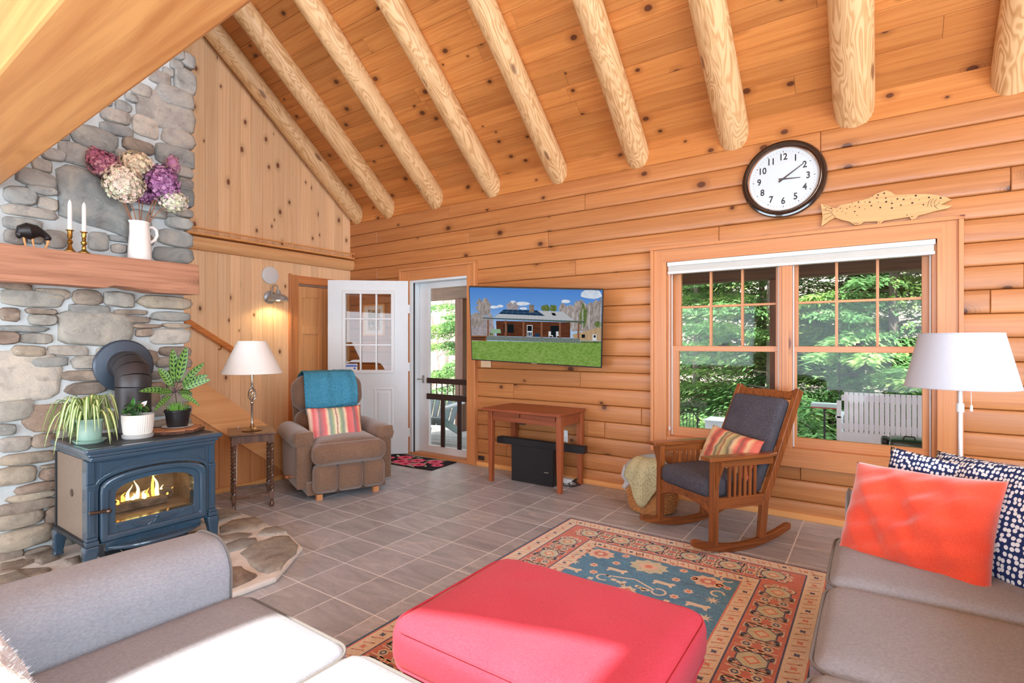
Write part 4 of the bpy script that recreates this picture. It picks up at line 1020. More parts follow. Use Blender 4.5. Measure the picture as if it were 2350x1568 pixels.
# flue pipe
fp = thing('stovepipe', 'dark metal stovepipe elbow running from the stove into a round wall thimble', 'pipe', (1.665, -3.035, HZ + 0.688))
PX, PY = 1.665, -3.035; ctrs = []
m = MB(); m.cyl((0, 0, 0), (0, 0, 0.285), 0.098, n=32); m.build('pipe', M['pipe'], fp)
m = MB(); m.tube([(0, 0, 0.283), (0, 0, 0.288)], 0.1005, 32); m.build('seam', M['pipe'], fp)
arcp = []
cr_ = 0.135
for k in range(5):
    a = k * (PI / 2) / 4; arcp.append((-cr_ + cr_ * math.cos(a), 0.01 * a, 0.285 + cr_ * math.sin(a)))
for k in range(4):
    a0, a1 = k * PI / 8, (k + 1) * PI / 8
    pts = [(-cr_ + cr_ * math.cos(a), 0.01 * a, 0.285 + cr_ * math.sin(a)) for a in [a0 + (a1 - a0) * i / 4 for i in range(5)]]
    m = MB(); m.tube(pts, 0.0985, 32, False); m.build('elbow_section', M['pipe'], fp)
    m = MB(); m.tube([pts[-1], Vector(pts[-1]) + (Vector(pts[-1]) - Vector(pts[-2])).normalized() * 0.003], 0.0995, 32, False); m.build('seam', M['pipe'], fp)
m = MB(); m.tube([arcp[-1], (-0.27, 0.012, arcp[-1][2])], 0.098, 32); m.build('pipe', M['pipe'], fp)
m = MB(); m.lathe([(0.10, 0.03), (0.165, 0.024), (0.175, 0.014), (0.175, 0.0)], 40, mat4((0, 1, 0), (0, 0, 1), (1, 0, 0), (-0.215, 0.02, arcp[-1][2] - 0.0))); m.build('thimble_plate', M['thimble'], fp)

# ------------------------------------------------------------------ things on the stove
TZ_ = HZ + 0.6905
SOIL = plain('potting_soil', srgb(54, 40, 32), 0.95, var=0.4, scale=60, bump=0.6)
# spider plant
pt = thing('spider_plant', 'arching green and white spider plant in a pale green pot on the stove', 'plant', (1.93, -3.345, TZ_))
PG = plain('celadon_glaze', srgb(150, 184, 170), 0.25, var=0.12, scale=12, coat=0.4)
m = MB(); m.lathe([(0.050, 0), (0.056, 0.008), (0.058, 0.05), (0.061, 0.105), (0.066, 0.115), (0.066, 0.125), (0.060, 0.125), (0.056, 0.11)], 28, Matrix.Translation((0, 0, 0.012))); m.build('pot', PG, pt)
m = MB(); m.lathe([(0.066, 0), (0.080, 0.016), (0.082, 0.018), (0.076, 0.018), (0.062, 0.006)], 28); m.build('saucer', PG, pt)
m = MB(); m.lathe([(0.0560, 0.118), (0.02, 0.126)], 20); m.build('soil', SOIL, pt)
def two_tone(name, mid, edge, half, rough=0.5, axis=1):
    t = NT(name); uv = t.n('UVMap'); sp = t.n('SeparateXYZ'); t.l(uv.outputs[0], sp.inputs[0])
    d = t.math('ABSOLUTE', t.math('SUBTRACT', sp.outputs[0], 0.5))
    t.l(t.ramp(d, [(half - 0.04, mid), (half + 0.04, edge)]), t.bs.inputs['Base Color']); t.set(Roughness=rough)
    t.bs.inputs['Subsurface Weight'].default_value = 0.0; return t.mat
def leaf_strip(b, path, widths, up, uvs, fold=0.25):
    """ribbon leaf along a path; records uv across 0..1"""
    k = len(path); vs_ = []; fs = []; base = len(b.f)
    for i, p in enumerate(path):
        p = Vector(p); d = (Vector(path[min(i + 1, k - 1)]) - Vector(path[max(i - 1, 0)])).normalized()
        sd = d.cross(Vector(up))
        if sd.length < 1e-4: sd = d.cross(Vector((1, 0.2, 0)))
        sd.normalize(); nn = sd.cross(d).normalized(); w = widths[i]
        vs_ += [p - sd * w + nn * w * fold, p, p + sd * w + nn * w * fold]
    for i in range(k - 1):
        fs += [(i * 3, i * 3 + 1, i * 3 + 4, i * 3 + 3), (i * 3 + 1, i * 3 + 2, i * 3 + 5, i * 3 + 4)]
        t0, t1 = i / (k - 1), (i + 1) / (k - 1)
        uvs += [[(0, t0), (0.5, t0), (0.5, t1), (0, t1)], [(0.5, t0), (1, t0), (1, t1), (0.5, t1)]]
    b.add(vs_, fs, 0, None, True)
def build_uv(b, uvs, name, mat, parent, **kw):
    o = b.build(name, mat, parent, sharp=0, **kw); ul = o.data.uv_layers.new(name='UVMap')
    for poly, q in zip(o.data.polygons, uvs):
        for li, c in zip(poly.loop_indices, q): ul.data[li].uv = c
    return o
SPID = two_tone('spider_leaf', srgb(226, 230, 182), srgb(112, 150, 66), 0.20)
rr_ = random.Random(3)
for k in range(92):
    b = MB(); uvs = []; a = rr_.uniform(0, 2 * PI); L = rr_.uniform(0.16, 0.36); lift = rr_.uniform(0.05, 0.17); path = []; wd = []
    if k % 3 == 0: a = rr_.uniform(PI * 0.95, PI * 1.75)
    n = 9; w0 = rr_.uniform(0.005, 0.0085)
    dx_, dy_ = math.cos(a), math.sin(a); reach = L * rr_.uniform(0.45, 0.75)
    if dx_ < 0 and abs(dx_) > 0.3: reach *= 0.55
    if dy_ > 0.5: reach *= 0.6
    for i in range(n):
        t = i / (n - 1); r = 0.012 + reach * (1.5 * t - 0.55 * t * t); z = 0.125 + lift * math.sin(min(1.0, t * 1.25) * PI * 0.62) * 1.1 - L * 1.25 * max(0, t - 0.35) ** 1.6
        if z < 0.012 and 1.6 < 1.93 + dx_ * r < 2.2 and -3.345 + dy_ * r > -3.45: z = 0.008 + 0.010 * rr_.random()
        path.append((dx_ * r, dy_ * r, z)); wd.append(w0 * (0.55 + 1.3 * t) * (1 - t ** 3) + 0.0006)
    leaf_strip(b, path, wd, (0, 0, 1), uvs, 0.35); build_uv(b, uvs, 'leaf', SPID, pt)
# anthurium-like plant in ribbed white pot
pt = thing('small_leafy_plant', 'small glossy green plant in a ribbed white pot with grey saucer', 'plant', (1.985, -3.125, TZ_))
m = MB(); nr = 120; m.lathe([(0.068, 0.024), (0.074, 0.04), (0.080, 0.10), (0.083, 0.142), (0.079, 0.142), (0.076, 0.12)], nr, None, 0, True, rad=lambda t, z: 1 + 0.016 * (1 if int(round(t / (2 * PI) * nr)) % 3 else -1) if z < 0.141 else 1.0)
m.build('pot', plain('ribbed_white_pot', srgb(228, 224, 216), 0.6, var=0.03), pt, sharp=25)
m = MB(); m.lathe([(0.073, 0), (0.079, 0.006), (0.080, 0.026), (0.066, 0.026)], 36); m.build('saucer', plain('grey_saucer', srgb(168, 168, 166), 0.6), pt)
m = MB(); m.lathe([(0.077, 0.128), (0.02, 0.134)], 20); m.build('soil', SOIL, pt)
GRN = plain('glossy_leaf', srgb(52, 108, 44), 0.28, var=0.35, scale=25)
def ovate(b, base, tip, w, up, droop=0.0, n=7, uvs=None):
    base = Vector(base); tip = Vector(tip); path = []; wd = []
    for i in range(n):
        t = i / (n - 1); p = base.lerp(tip, t); p.z += droop * math.sin(t * PI); path.append(p); wd.append(w * (math.sin(PI * min(1, t ** 0.75)) ** 0.9) + 0.0006)
    leaf_strip(b, path, wd, up, uvs if uvs is not None else [], 0.18)
for k in range(30):
    a = rr_.uniform(0, 2 * PI); r0 = rr_.uniform(0.0, 0.03); r1 = rr_.uniform(0.05, 0.10); z1_ = rr_.uniform(0.145, 0.21)
    c0 = Vector((math.cos(a) * r0, math.sin(a) * r0, 0.13)); c1 = Vector((math.cos(a) * r0 * 2, math.sin(a) * r0 * 2, z1_)); c2 = Vector((math.cos(a) * r1, math.sin(a) * r1, z1_ - rr_.uniform(-0.01, 0.03)))
    b = MB(); ovate(b, c1, c2, rr_.uniform(0.014, 0.022), (0, 0, 1), 0.008); o = b.build('leaf', GRN, pt, sharp=0)
    m = MB(); m.tube([c0, c1], 0.0014, 5); m.build('stem', GRN, pt)
b = MB(); ovate(b, (0.0, -0.03, 0.19), (0.0, -0.02, 0.245), 0.012, (1, 0, 0)); b.build('leaf', GRN, pt, sharp=0)
for k in range(3):
    b = MB(); ovate(b, (0.02, 0.01 + k * 0.008, 0.19 + k * 0.004), (0.05, 0.03 - k * 0.02, 0.222 - k * 0.012), 0.012, (1, 0, 0.5)); b.build('petal', M['dots'] if k < 2 else plain('petal_coral', srgb(220, 120, 96), 0.4), pt, sharp=0)
# live-edge slice and rattlesnake plant
m = MB(); n = 26; P = []
for i in range(n):
    t = 2 * PI * i / n; r = 1 + 0.07 * math.sin(3 * t + 1) + 0.05 * math.sin(7 * t)
    P.append((0.125 * r * math.cos(t), 0.165 * r * math.sin(t)))
ws = thing('wood_slice', 'oval live-edge wood slice with bark rim on the stove top', 'trivet', (1.93, -2.895, TZ_))
m.prism(P, 0.0, 0.022); m.build('slice', plain('slice_wood', srgb(186, 132, 92), 0.7, var=0.15, scale=22), ws, bevel=0.002)
m = MB(); m.tube([(p[0] * 1.01, p[1] * 1.01, 0.010) for p in P + [P[0]]], [0.011 + rr_.uniform(-.003, .003) for _ in range(n + 1)], 7); m.build('bark', plain('bark', srgb(84, 54, 40), 0.9, var=0.4, scale=60, bump=0.8), ws)
pl = thing('plate', 'white saucer under the black nursery pot on the wood slice', 'plate', (1.905, -2.872, TZ_ + 0.0222))
m = MB(); m.lathe([(0.05, 0.0), (0.055, 0.001), (0.088, 0.009), (0.089, 0.011), (0.056, 0.0045), (0.01, 0.004)], 36); m.build('dish', plain('white_china', srgb(238, 238, 236), 0.15, coat=0.5, var=0.01), pl)
pt = thing('rattlesnake_plant', 'tall patterned rattlesnake plant in a black nursery pot on the stove', 'plant', (1.905, -2.872, TZ_ + 0.0272))
m = MB(); m.lathe([(0.056, 0), (0.060, 0.01), (0.070, 0.092), (0.074, 0.094), (0.076, 0.112), (0.072, 0.112), (0.068, 0.10)], 32); m.build('pot', M['black'], pt)
m = MB(); m.lathe([(0.07, 0.098), (0.02, 0.104)], 20); m.build('soil', SOIL, pt)
def calathea():
    t = NT('rattlesnake_leaf'); uv = t.n('UVMap'); sp = t.n('SeparateXYZ'); t.l(uv.outputs[0], sp.inputs[0])
    d = t.math('ABSOLUTE', t.math('SUBTRACT', sp.outputs[0], 0.5))
    w = t.math('SINE', t.math('ADD', t.math('MULTIPLY', sp.outputs[1], 50.0), t.math('MULTIPLY', d, -9.0)))
    sd = t.math('MULTIPLY', t.math('GREATER_THAN', w, 0.05), t.math('MULTIPLY', t.math('GREATER_THAN', d, 0.07), t.math('LESS_THAN', d, 0.34)))
    e = t.math('GREATER_THAN', d, 0.45)
    c = t.mix(t.math('MAXIMUM', sd, e), srgb(104, 150, 68), srgb(24, 50, 30)); t.l(c, t.bs.inputs['Base Color']); t.set(Roughness=0.35)
    return t.mat
CAL = calathea(); PUR = plain('leaf_underside', srgb(66, 44, 46), 0.5)
def cal_leaf(pix_tip, X_tip, w, pix_base=(402, 900), X_base=1.905, up=(1, 0, 0.15), bow=0.0):
    base = onx(*pix_base, X_base) - Vector(pt.location); tip = onx(*pix_tip, X_tip) - Vector(pt.location)
    b = MB(); uvs = []; n = 12; path = []; wd = []
    st_ = base.lerp(tip, 0.22)
    for i in range(n):
        t = i / (n - 1); p = st_.lerp(tip, t); p += Vector((bow * math.sin(t * PI), 0, 0.012 * math.sin(t * PI))); path.append(p); wd.append(w * (math.sin(PI * t ** 0.8) ** 0.7) + 0.0006)
    leaf_strip(b, path, wd, up, uvs, 0.15); build_uv(b, uvs, 'leaf', CAL, pt)
    m = MB(); m.tube([Vector((0, 0, 0.10)), base, st_], 0.0022, 6); m.build('stem', PUR, pt)
for tp, X, w in (((396, 800), 1.89, 0.022), ((428, 796), 1.91, 0.024), ((363, 845), 1.88, 0.021), ((470, 833), 1.90, 0.017), ((478, 861), 1.94, 0.018), ((484, 872), 1.98, 0.019), ((318, 899), 1.97, 0.015), ((458, 932), 1.99, 0.012), ((353, 945), 1.99, 0.012), ((365, 905), 1.98, 0.016), ((440, 905), 1.86, 0.016), ((385, 850), 1.86, 0.014)):
    cal_leaf(tp, X, w * 1.3)
GRS = plain('grass_leaf', srgb(106, 160, 62), 0.5, var=0.3, scale=30)
for k in range(120):
    a = rr_.uniform(0, 2 * PI); r = 0.062 * math.sqrt(rr_.random()); h = rr_.uniform(0.03, 0.062); b = MB()
    p0 = Vector((r * math.cos(a), r * math.sin(a), 0.102)); sp_ = rr_.uniform(0.1, 0.55)
    p2 = p0 + Vector((math.cos(a) * h * sp_, math.sin(a) * h * sp_, h)); b2 = p0.lerp(p2, 0.55) + Vector((0, 0, 0.006))
    leaf_strip(b, [p0, b2, p2], [0.0022, 0.0020, 0.0004], (math.cos(a), math.sin(a), 0.1), [], 0.2)
    if k == 0: gall = b
    else: gall.add(b.v, b.f, 0, None, True)
gall.build('grass_tuft', GRS, pt, sharp=0, kind='stuff')

# ------------------------------------------------------------------ mantel things
MZ = 1.870
kw = thing('bird_figurine', 'black carved kiwi bird figurine with pale bill and legs on the mantel', 'figurine', (1.54, -3.505, MZ))
m = MB(); pts = [(0.0, -0.066, 0.075), (0.0, -0.050, 0.090), (0.0, -0.018, 0.100), (0.0, 0.018, 0.104), (0.0, 0.043, 0.097), (0.0, 0.060, 0.086), (0.0, 0.072, 0.078)]
m.tube(pts, [0.012, 0.038, 0.050, 0.038, 0.023, 0.0175, 0.016], 16); m.ball((0, 0.070, 0.073), (0.017, 0.019, 0.016), 16, 10); m.ball((0, -0.058, 0.078), (0.022, 0.018, 0.028), 12, 8); m.build('body', plain('black_carved_wood', srgb(26, 25, 28), 0.45, var=0.15), kw)
BW = plain('pale_bill_wood', srgb(224, 164, 104), 0.5)
m = MB(); m.tube([(0, 0.072, 0.064), (0, 0.071, 0.040), (0, 0.063, 0.018), (0, 0.052, 0.002)], [0.008, 0.007, 0.0055, 0.003], 10); m.build('bill', BW, kw)
for yy in (-0.038, 0.0): m = MB(); m.tube([(0, yy, 0.065), (0, yy + 0.005, 0.028), (0.004, yy + 0.010, 0.0)], [0.006, 0.005, 0.004], 8); m.build('leg', BW, kw)
for i, (yy, sc_) in enumerate(((-3.338, 1.0), (-3.268, 1.0))):
    cs = thing('candlestick', ['turned brass candlestick nearer the bird figurine', 'turned brass candlestick nearer the white pitcher'][i], 'candlestick', (1.575, yy, MZ), 0, 'brass candlesticks')
    if i == 0: prof = [(0.028, 0), (0.029, 0.006), (0.022, 0.012), (0.012, 0.030), (0.008, 0.045), (0.012, 0.052), (0.016, 0.062), (0.010, 0.074), (0.007, 0.082), (0.012, 0.090), (0.014, 0.096), (0.012, 0.102), (0.013, 0.128), (0.021, 0.132), (0.021, 0.135), (0.010, 0.135)]
    else: prof = [(0.030, 0), (0.031, 0.006), (0.020, 0.014), (0.010, 0.026), (0.012, 0.036), (0.008, 0.048), (0.015, 0.060), (0.016, 0.070), (0.009, 0.080), (0.012, 0.088), (0.009, 0.096), (0.013, 0.106), (0.012, 0.128), (0.021, 0.132), (0.021, 0.135), (0.010, 0.135)]
    m = MB(); m.lathe(prof, 24); m.build('stick', M['brass'], cs)
    cn = thing('candle', ['white taper candle in the candlestick nearer the bird figurine', 'white taper candle in the candlestick nearer the white pitcher'][i], 'candle', (1.575, yy, MZ + 0.1352), 0, 'white taper candles')
    m = MB(); m.lathe([(0.0115, 0), (0.0108, 0.15), (0.0095, 0.168), (0.005, 0.180), (0.001, 0.184)], 18); m.build('taper', plain('white_wax', srgb(240, 238, 236), 0.4, var=0.01), cn)
    m = MB(); m.cyl((0, 0, 0.182), (0.001, 0, 0.191), 0.0009, n=6); m.build('wick', M['dots'], cn)
pi_ = thing('pitcher', 'tall glossy white pitcher with loop handle holding dried hydrangeas', 'pitcher', (1.545, -2.955, MZ))
m = MB(); m.lathe([(0.066, 0), (0.069, 0.006), (0.066, 0.09), (0.059, 0.18), (0.054, 0.245), (0.056, 0.262), (0.052, 0.262), (0.050, 0.24), (0.055, 0.10), (0.03, 0.02)], 36, None, 0, True, rad=lambda t, z: 1 + (0.22 * max(0, math.cos(t + PI / 2)) ** 14 if z > 0.25 else (0.12 * max(0, math.cos(t + PI / 2)) ** 14 if z > 0.235 else 0)))
WC = plain('white_ceramic', srgb(236, 236, 234), 0.12, var=0.01, coat=0.6); m.build('body', WC, pi_)
m = MB(); m.tube([(0, 0.050, 0.232), (0, 0.078, 0.238), (0, 0.100, 0.220), (0, 0.104, 0.185), (0, 0.088, 0.150), (0, 0.060, 0.128)], [0.010, 0.011, 0.011, 0.011, 0.011, 0.010], 12); m.build('handle', WC, pi_)
# hydrangeas
def hydrangea(label, px, Xc, r, cols, shape=(1, 1, 1), n=240, seed=1):
    q = random.Random(seed); c = onx(px[0], px[1], Xc); base = Vector((1.545, -2.955, MZ + 0.20)) + Vector((q.uniform(-.02, .02), q.uniform(-.02, .02), 0))
    h = thing('hydrangea_stem', label, 'flower', tuple(base), 0, 'dried hydrangeas in the pitcher')
    loc = c - base; m = MB(); m.tube([(0, 0, -0.05), loc * 0.5 + Vector((0, 0, 0.01)), loc], 0.003, 6); m.build('stem', plain('dried_stem', srgb(146, 92, 62), 0.8), h)
    mats = [plain('petal_%d_%d' % (seed, i), srgb(*k), 0.8, var=0.15, scale=30) for i, k in enumerate(cols)]
    b = MB(); r *= 1.22; n = int(n * 1.9)
    for k in range(n):
        z = q.uniform(-1, 1); t = q.uniform(0, 2 * PI); s = math.sqrt(1 - z * z); d = Vector((s * math.cos(t), s * math.sin(t), z))
        rad = r * (0.74 + 0.34 * q.random()); p = loc + Vector((d.x * rad * shape[0], d.y * rad * shape[1], d.z * rad * shape[2]))
        d = (d + Vector((q.uniform(-1, 1), q.uniform(-1, 1), q.uniform(-1, 1))) * 0.45).normalized(); a = d.cross(Vector((q.uniform(-1, 1), q.uniform(-1, 1), q.uniform(-1, 1)))).normalized(); e = d.cross(a).normalized(); w = r * q.uniform(0.11, 0.16); mi = q.randrange(len(mats))
        for g_ in range(4):
            an = g_ * PI / 2; u = a * math.cos(an) + e * math.sin(an); v = e * math.cos(an) - a * math.sin(an)
            b.add([p, p + u * w * 0.6 - v * w * 0.45 + d * w * 0.3, p + u * w + d * w * 0.15, p + u * w * 0.6 + v * w * 0.45 + d * w * 0.3], [(0, 1, 2, 3)], mi, None, True)
    b.ball(loc, (r * 0.78 * shape[0], r * 0.78 * shape[1], r * 0.78 * shape[2]), 12, 8, 0)
    b.build('bloom', mats, h, sharp=0)
PK = [(176, 104, 132), (150, 84, 108), (196, 140, 150)]; WH = [(236, 224, 206), (240, 214, 200), (224, 226, 196)]; PU = [(172, 116, 168), (196, 148, 192), (140, 84, 132)]
hydrangea('dusky pink cone-shaped dried hydrangea leaning left in the pitcher', (240, 378), 1.52, 0.072, PK, (0.8, 1.05, 0.95), 230, 11)
hydrangea('pink tip of dried hydrangea reaching highest at the left of the pitcher', (218, 358), 1.51, 0.042, PK, (0.8, 0.9, 1.2), 90, 21)
hydrangea('large cream and blush dried hydrangea head low at the left in the pitcher', (284, 420), 1.585, 0.092, WH, (0.85, 1.0, 1.05), 330, 12)
hydrangea('cream dried hydrangea head standing upright in the middle of the pitcher', (314, 378), 1.53, 0.078, [(236, 218, 190), (228, 224, 190), (240, 214, 190)], (0.85, 1.05, 0.9), 260, 13)
hydrangea('large purple dried hydrangea head leaning right in the pitcher', (372, 420), 1.57, 0.088, PU, (0.85, 0.95, 1.15), 330, 14)
hydrangea('purple tip of dried hydrangea reaching up at the right of the pitcher', (397, 378), 1.555, 0.042, [(176, 120, 160), (210, 160, 170)], (0.8, 0.9, 1.4), 90, 24)
hydrangea('pale greenish white dried hydrangea head hanging at the far right of the pitcher', (398, 462), 1.57, 0.070, [(230, 228, 206), (220, 226, 190), (236, 216, 214)], (0.85, 1.1, 0.9), 240, 15)
hydrangea('dark plum dried hydrangea head tucked behind the stems of the others', (330, 448), 1.50, 0.055, [(120, 66, 98), (168, 124, 168)], (0.8, 1.0, 0.9), 150, 16)
# ------------------------------------------------------------------ barley-twist table and lamp
tt = thing('twist_leg_table', 'small dark wooden side table with barley-twist legs by the recliner', 'table', (1.45, -2.125, 0), math.radians(-26))
HWt = 0.135; TH_ = 0.60; HXt = 0.165
MB().bx(-0.205, 0.205, -0.172, 0.172, TH_ - 0.016, TH_).build('table_top', M['walnut'], tt, bevel=0.006)
for s in (-1, 1):
    MB().bx(-HXt, HXt, s * HWt - 0.009, s * HWt + 0.009, TH_ - 0.075, TH_ - 0.016).build('apron', M['walnut'], tt, bevel=0.002)
    MB().bx(s * HXt - 0.009, s * HXt + 0.009, -HWt, HWt, TH_ - 0.075, TH_ - 0.016).build('apron', M['walnut'], tt, bevel=0.002)
    MB().bx(-HXt, HXt, s * HWt - 0.011, s * HWt + 0.011, 0.088, 0.112).build('stretcher', M['walnut'], tt, bevel=0.002)
    MB().bx(s * HXt - 0.011, s * HXt + 0.011, -HWt, HWt, 0.088, 0.112).build('stretcher', M['walnut'], tt, bevel=0.002)
m = MB(); m.bx(-0.016, 0.016, -0.016, 0.016, TH_ - 0.085, TH_ - 0.016); m.bx(-0.017, 0.017, -0.017, 0.017, 0.07, 0.13)
m.lathe([(0.010, 0), (0.016, 0.010), (0.017, 0.028), (0.010, 0.045), (0.014, 0.056), (0.012, 0.071)], 14)
n = 60; k = 14
for ph in (0, PI):
    pts = []
    for i in range(n + 1):
        t = i / n; a = t * 2 * PI * 6.5 + ph; pts.append((0.0075 * math.cos(a), 0.0075 * math.sin(a), 0.128 + t * (TH_ - 0.085 - 0.126)))
    m.tube(pts, 0.0098, 8)
lme = m.mesh('leg', M['walnut'])
for sx in (-1, 1):
    for sy in (-1, 1): link_mesh('leg', lme, tt, (sx * HXt, sy * HWt, 0))
tl = thing('table_lamp', 'brushed nickel table lamp with basket-twist stem and white empire shade', 'lamp', (1.47, -2.135, TH_), 0.3)
m = MB(); m.lathe([(0.076, 0), (0.078, 0.005), (0.070, 0.010), (0.045, 0.020), (0.022, 0.028), (0.014, 0.040), (0.012, 0.048)], 36); m.build('base', M['brass_lamp'], tl)
m = MB(); m.lathe([(0.013, 0.044), (0.015, 0.050), (0.010, 0.058), (0.0085, 0.065), (0.0085, 0.215), (0.012, 0.220), (0.013, 0.228), (0.009, 0.236)], 20)
m.lathe([(0.009, 0.354), (0.013, 0.360), (0.012, 0.368), (0.008, 0.374), (0.007, 0.43), (0.011, 0.432), (0.011, 0.46)], 20); m.bx(-0.03, 0.03, -0.0015, 0.0015, 0.378, 0.381); m.build('stem', M['nickel'], tl)
for kk in range(6):
    m = MB(); m.tube([((0.005 + 0.025 * math.sin(PI * t) ** 1.0) * math.cos(kk * PI / 3 + t * 2.4), (0.005 + 0.025 * math.sin(PI * t)) * math.sin(kk * PI / 3 + t * 2.4), 0.234 + 0.122 * t) for t in [i / 14 for i in range(15)]], 0.0032, 7); m.build('basket_wire', M['nickel'], tl)
def shade(parent, r0, r1, z0, z1, mat, sx=1.0):
    m = MB(); n = 48; e = 0.003
    vs_ = []; fs = []
    for r, z in ((r0, z0), (r1, z1), (r1 - e, z1), (r0 - e, z0)):
        for j in range(n): t = 2 * PI * j / n; vs_.append((r * math.cos(t), r * math.sin(t), z))
    for i in range(4):
        for j in range(n): fs.append((i * n + j, i * n + (j + 1) % n, ((i + 1) % 4) * n + (j + 1) % n, ((i + 1) % 4) * n + j))
    m.add(vs_, fs, 0, None, True); o = m.build('shade', mat, parent)
    for r, z in ((r0, z0 + 0.003), (r1, z1 - 0.003)):
        m = MB(); m.tube([(r * 1.002 * math.cos(2 * PI * j / 48), r * 1.002 * math.sin(2 * PI * j / 48), z) for j in range(49)], 0.0028, 6); m.build('trim', mat, o)
    m = MB()
    for j in range(3): m.cyl((0, 0, z1 - 0.025), (r1 * math.cos(j * 2.094), r1 * math.sin(j * 2.094), z1 - 0.005), 0.0015, n=6)
    m.build('spider', M['nickel'], o); return o
shade(tl, 0.227, 0.106, 0.465, 0.728, M['shade'])
m = MB(); m.cyl((0, 0, 0.46), (0, 0, 0.70), 0.003, n=8); m.ball((0, 0, 0.708), 0.008); m.ball((0, 0, 0.52), (0.03, 0.03, 0.045)); m.build('bulb', M['white_vinyl'], tl)
m = MB(); m.tube([Vector(p) for p in ((-0.19, 0.05, 0.02), (-0.22, 0.07, -0.05), (-0.24, 0.08, -0.30), (-0.22, 0.06, -0.42), (-0.25, 0.07, -0.58), (-0.16, 0.02, -0.618))], 0.003, 6); m.build('cord', M['white_vinyl'], tl)

# ------------------------------------------------------------------ recliner
rc = thing('recliner', 'brown textured recliner armchair with rolled arms and closed footrest', 'armchair', (1.832 - 0.926 * 0.0, -1.50, 0), math.atan2(-0.378, 0.926))
SU = M['suede']
# local: +x forward, y left/right ; front of arm panels at x=0 ; footrest to x=0.16
for s in (-1, 1):
    am = MB()
    am.rbox((-0.33, s * 0.345, 0.285), (0.66, 0.13, 0.40), 0.03, 6)
    am.build('arm_side', SU, rc)
    roll = MB(); pts = [(-0.70 + 0.72 * i / 10, s * 0.345, 0.50 - 0.012 * (1 - i / 10)) for i in range(11)]
    n = 18; vs_ = []; fs = []
    for i in range(13):
        t = i / 12; x = -0.72 + 0.745 * t; e = 1.0 if 0.06 < t < 0.94 else 0.86; r = 0.098 * e * (1 + 0.06 * math.sin(t * PI))
        for j in range(n):
            a = 2 * PI * j / n; vs_.append((x, s * 0.348 + r * 0.98 * math.cos(a), 0.497 + r * 0.80 * math.sin(a)))
    for i in range(12):
        for j in range(n): fs.append((i * n + j, (i + 1) * n + j, (i + 1) * n + (j + 1) % n, i * n + (j + 1) % n))
    fs.append(tuple(range(n))); fs.append(tuple(12 * n + j for j in range(n))[::-1])
    roll.add(vs_, [f[::-1] for f in fs], 0, None, True); roll.build('arm_roll', SU, rc, sharp=60)
    fp_ = MB(); fp_.rbox((0.012, s * 0.345, 0.32), (0.03, 0.125, 0.46), 0.014, 6, (0.006, 0, 0)); fp_.build('arm_front', SU, rc)
    cp = MB(); cp.rbox((0.02, s * 0.348, 0.505), (0.03, 0.15, 0.12), 0.014, 8, (0.006, 0, 0)); cp.build('arm_roll_front', SU, rc)
sc = MB(); sc.rbox((-0.17, 0, 0.40), (0.68, 0.57, 0.17), 0.07, 14, (0.02, 0.0, 0.035)); sc.build('seat_cushion', SU, rc)
ff = MB(); ff.rbox((0.13, 0, 0.385), (0.15, 0.60, 0.185), 0.065, 12, (0.03, 0.01, 0.0)); ff.build('seat_front', SU, rc)
for yy, w_ in ((-0.20, 0.195), (0.0, 0.215), (0.20, 0.195)):
    f2 = MB(); f2.rbox((0.125, yy, 0.185), (0.13, w_ + 0.006, 0.235), 0.05, 10, (0.025, 0.0, 0.0)); f2.build('footrest_panel', SU, rc)
MB().bx(-0.62, 0.08, -0.33, 0.33, 0.045, 0.15).build('base', M['suede'], rc)
for p in ((0.08, -0.24), (0.08, 0.24), (-0.58, -0.26), (-0.58, 0.26)): MB().bx(p[0] - 0.025, p[0] + 0.025, p[1] - 0.025, p[1] + 0.025, 0, 0.05).build('foot', M['trimz'], rc, bevel=0.003)
BT = Matrix.Translation((-0.50, 0, 0.315)) @ Matrix.Rotation(math.radians(-14), 4, 'Y')
lo = MB(); lo.rbox((-0.02, 0, 0.18), (0.22, 0.60, 0.40), 0.085, 14, (0.03, 0.01, 0.0), 0, BT); lo.build('back_lower', SU, rc)
hd = MB(); hd.rbox((0.0, 0, 0.535), (0.24, 0.64, 0.33), 0.11, 16, (0.035, 0.01, 0.01), 0, BT); hd.build('back_headrest', SU, rc)
bk = MB(); bk.rbox((-0.125, 0, 0.32), (0.10, 0.60, 0.62), 0.04, 8, (0, 0, 0), 0, BT); bk.build('back_shell', SU, rc)
m = MB(); m.cyl((-0.02, -0.415, 0.20), (-0.02, -0.46, 0.20), 0.006); m.ball((-0.02, -0.47, 0.20), (0.016, 0.022, 0.016)); m.build('lever_knob', M['oak'], rc)
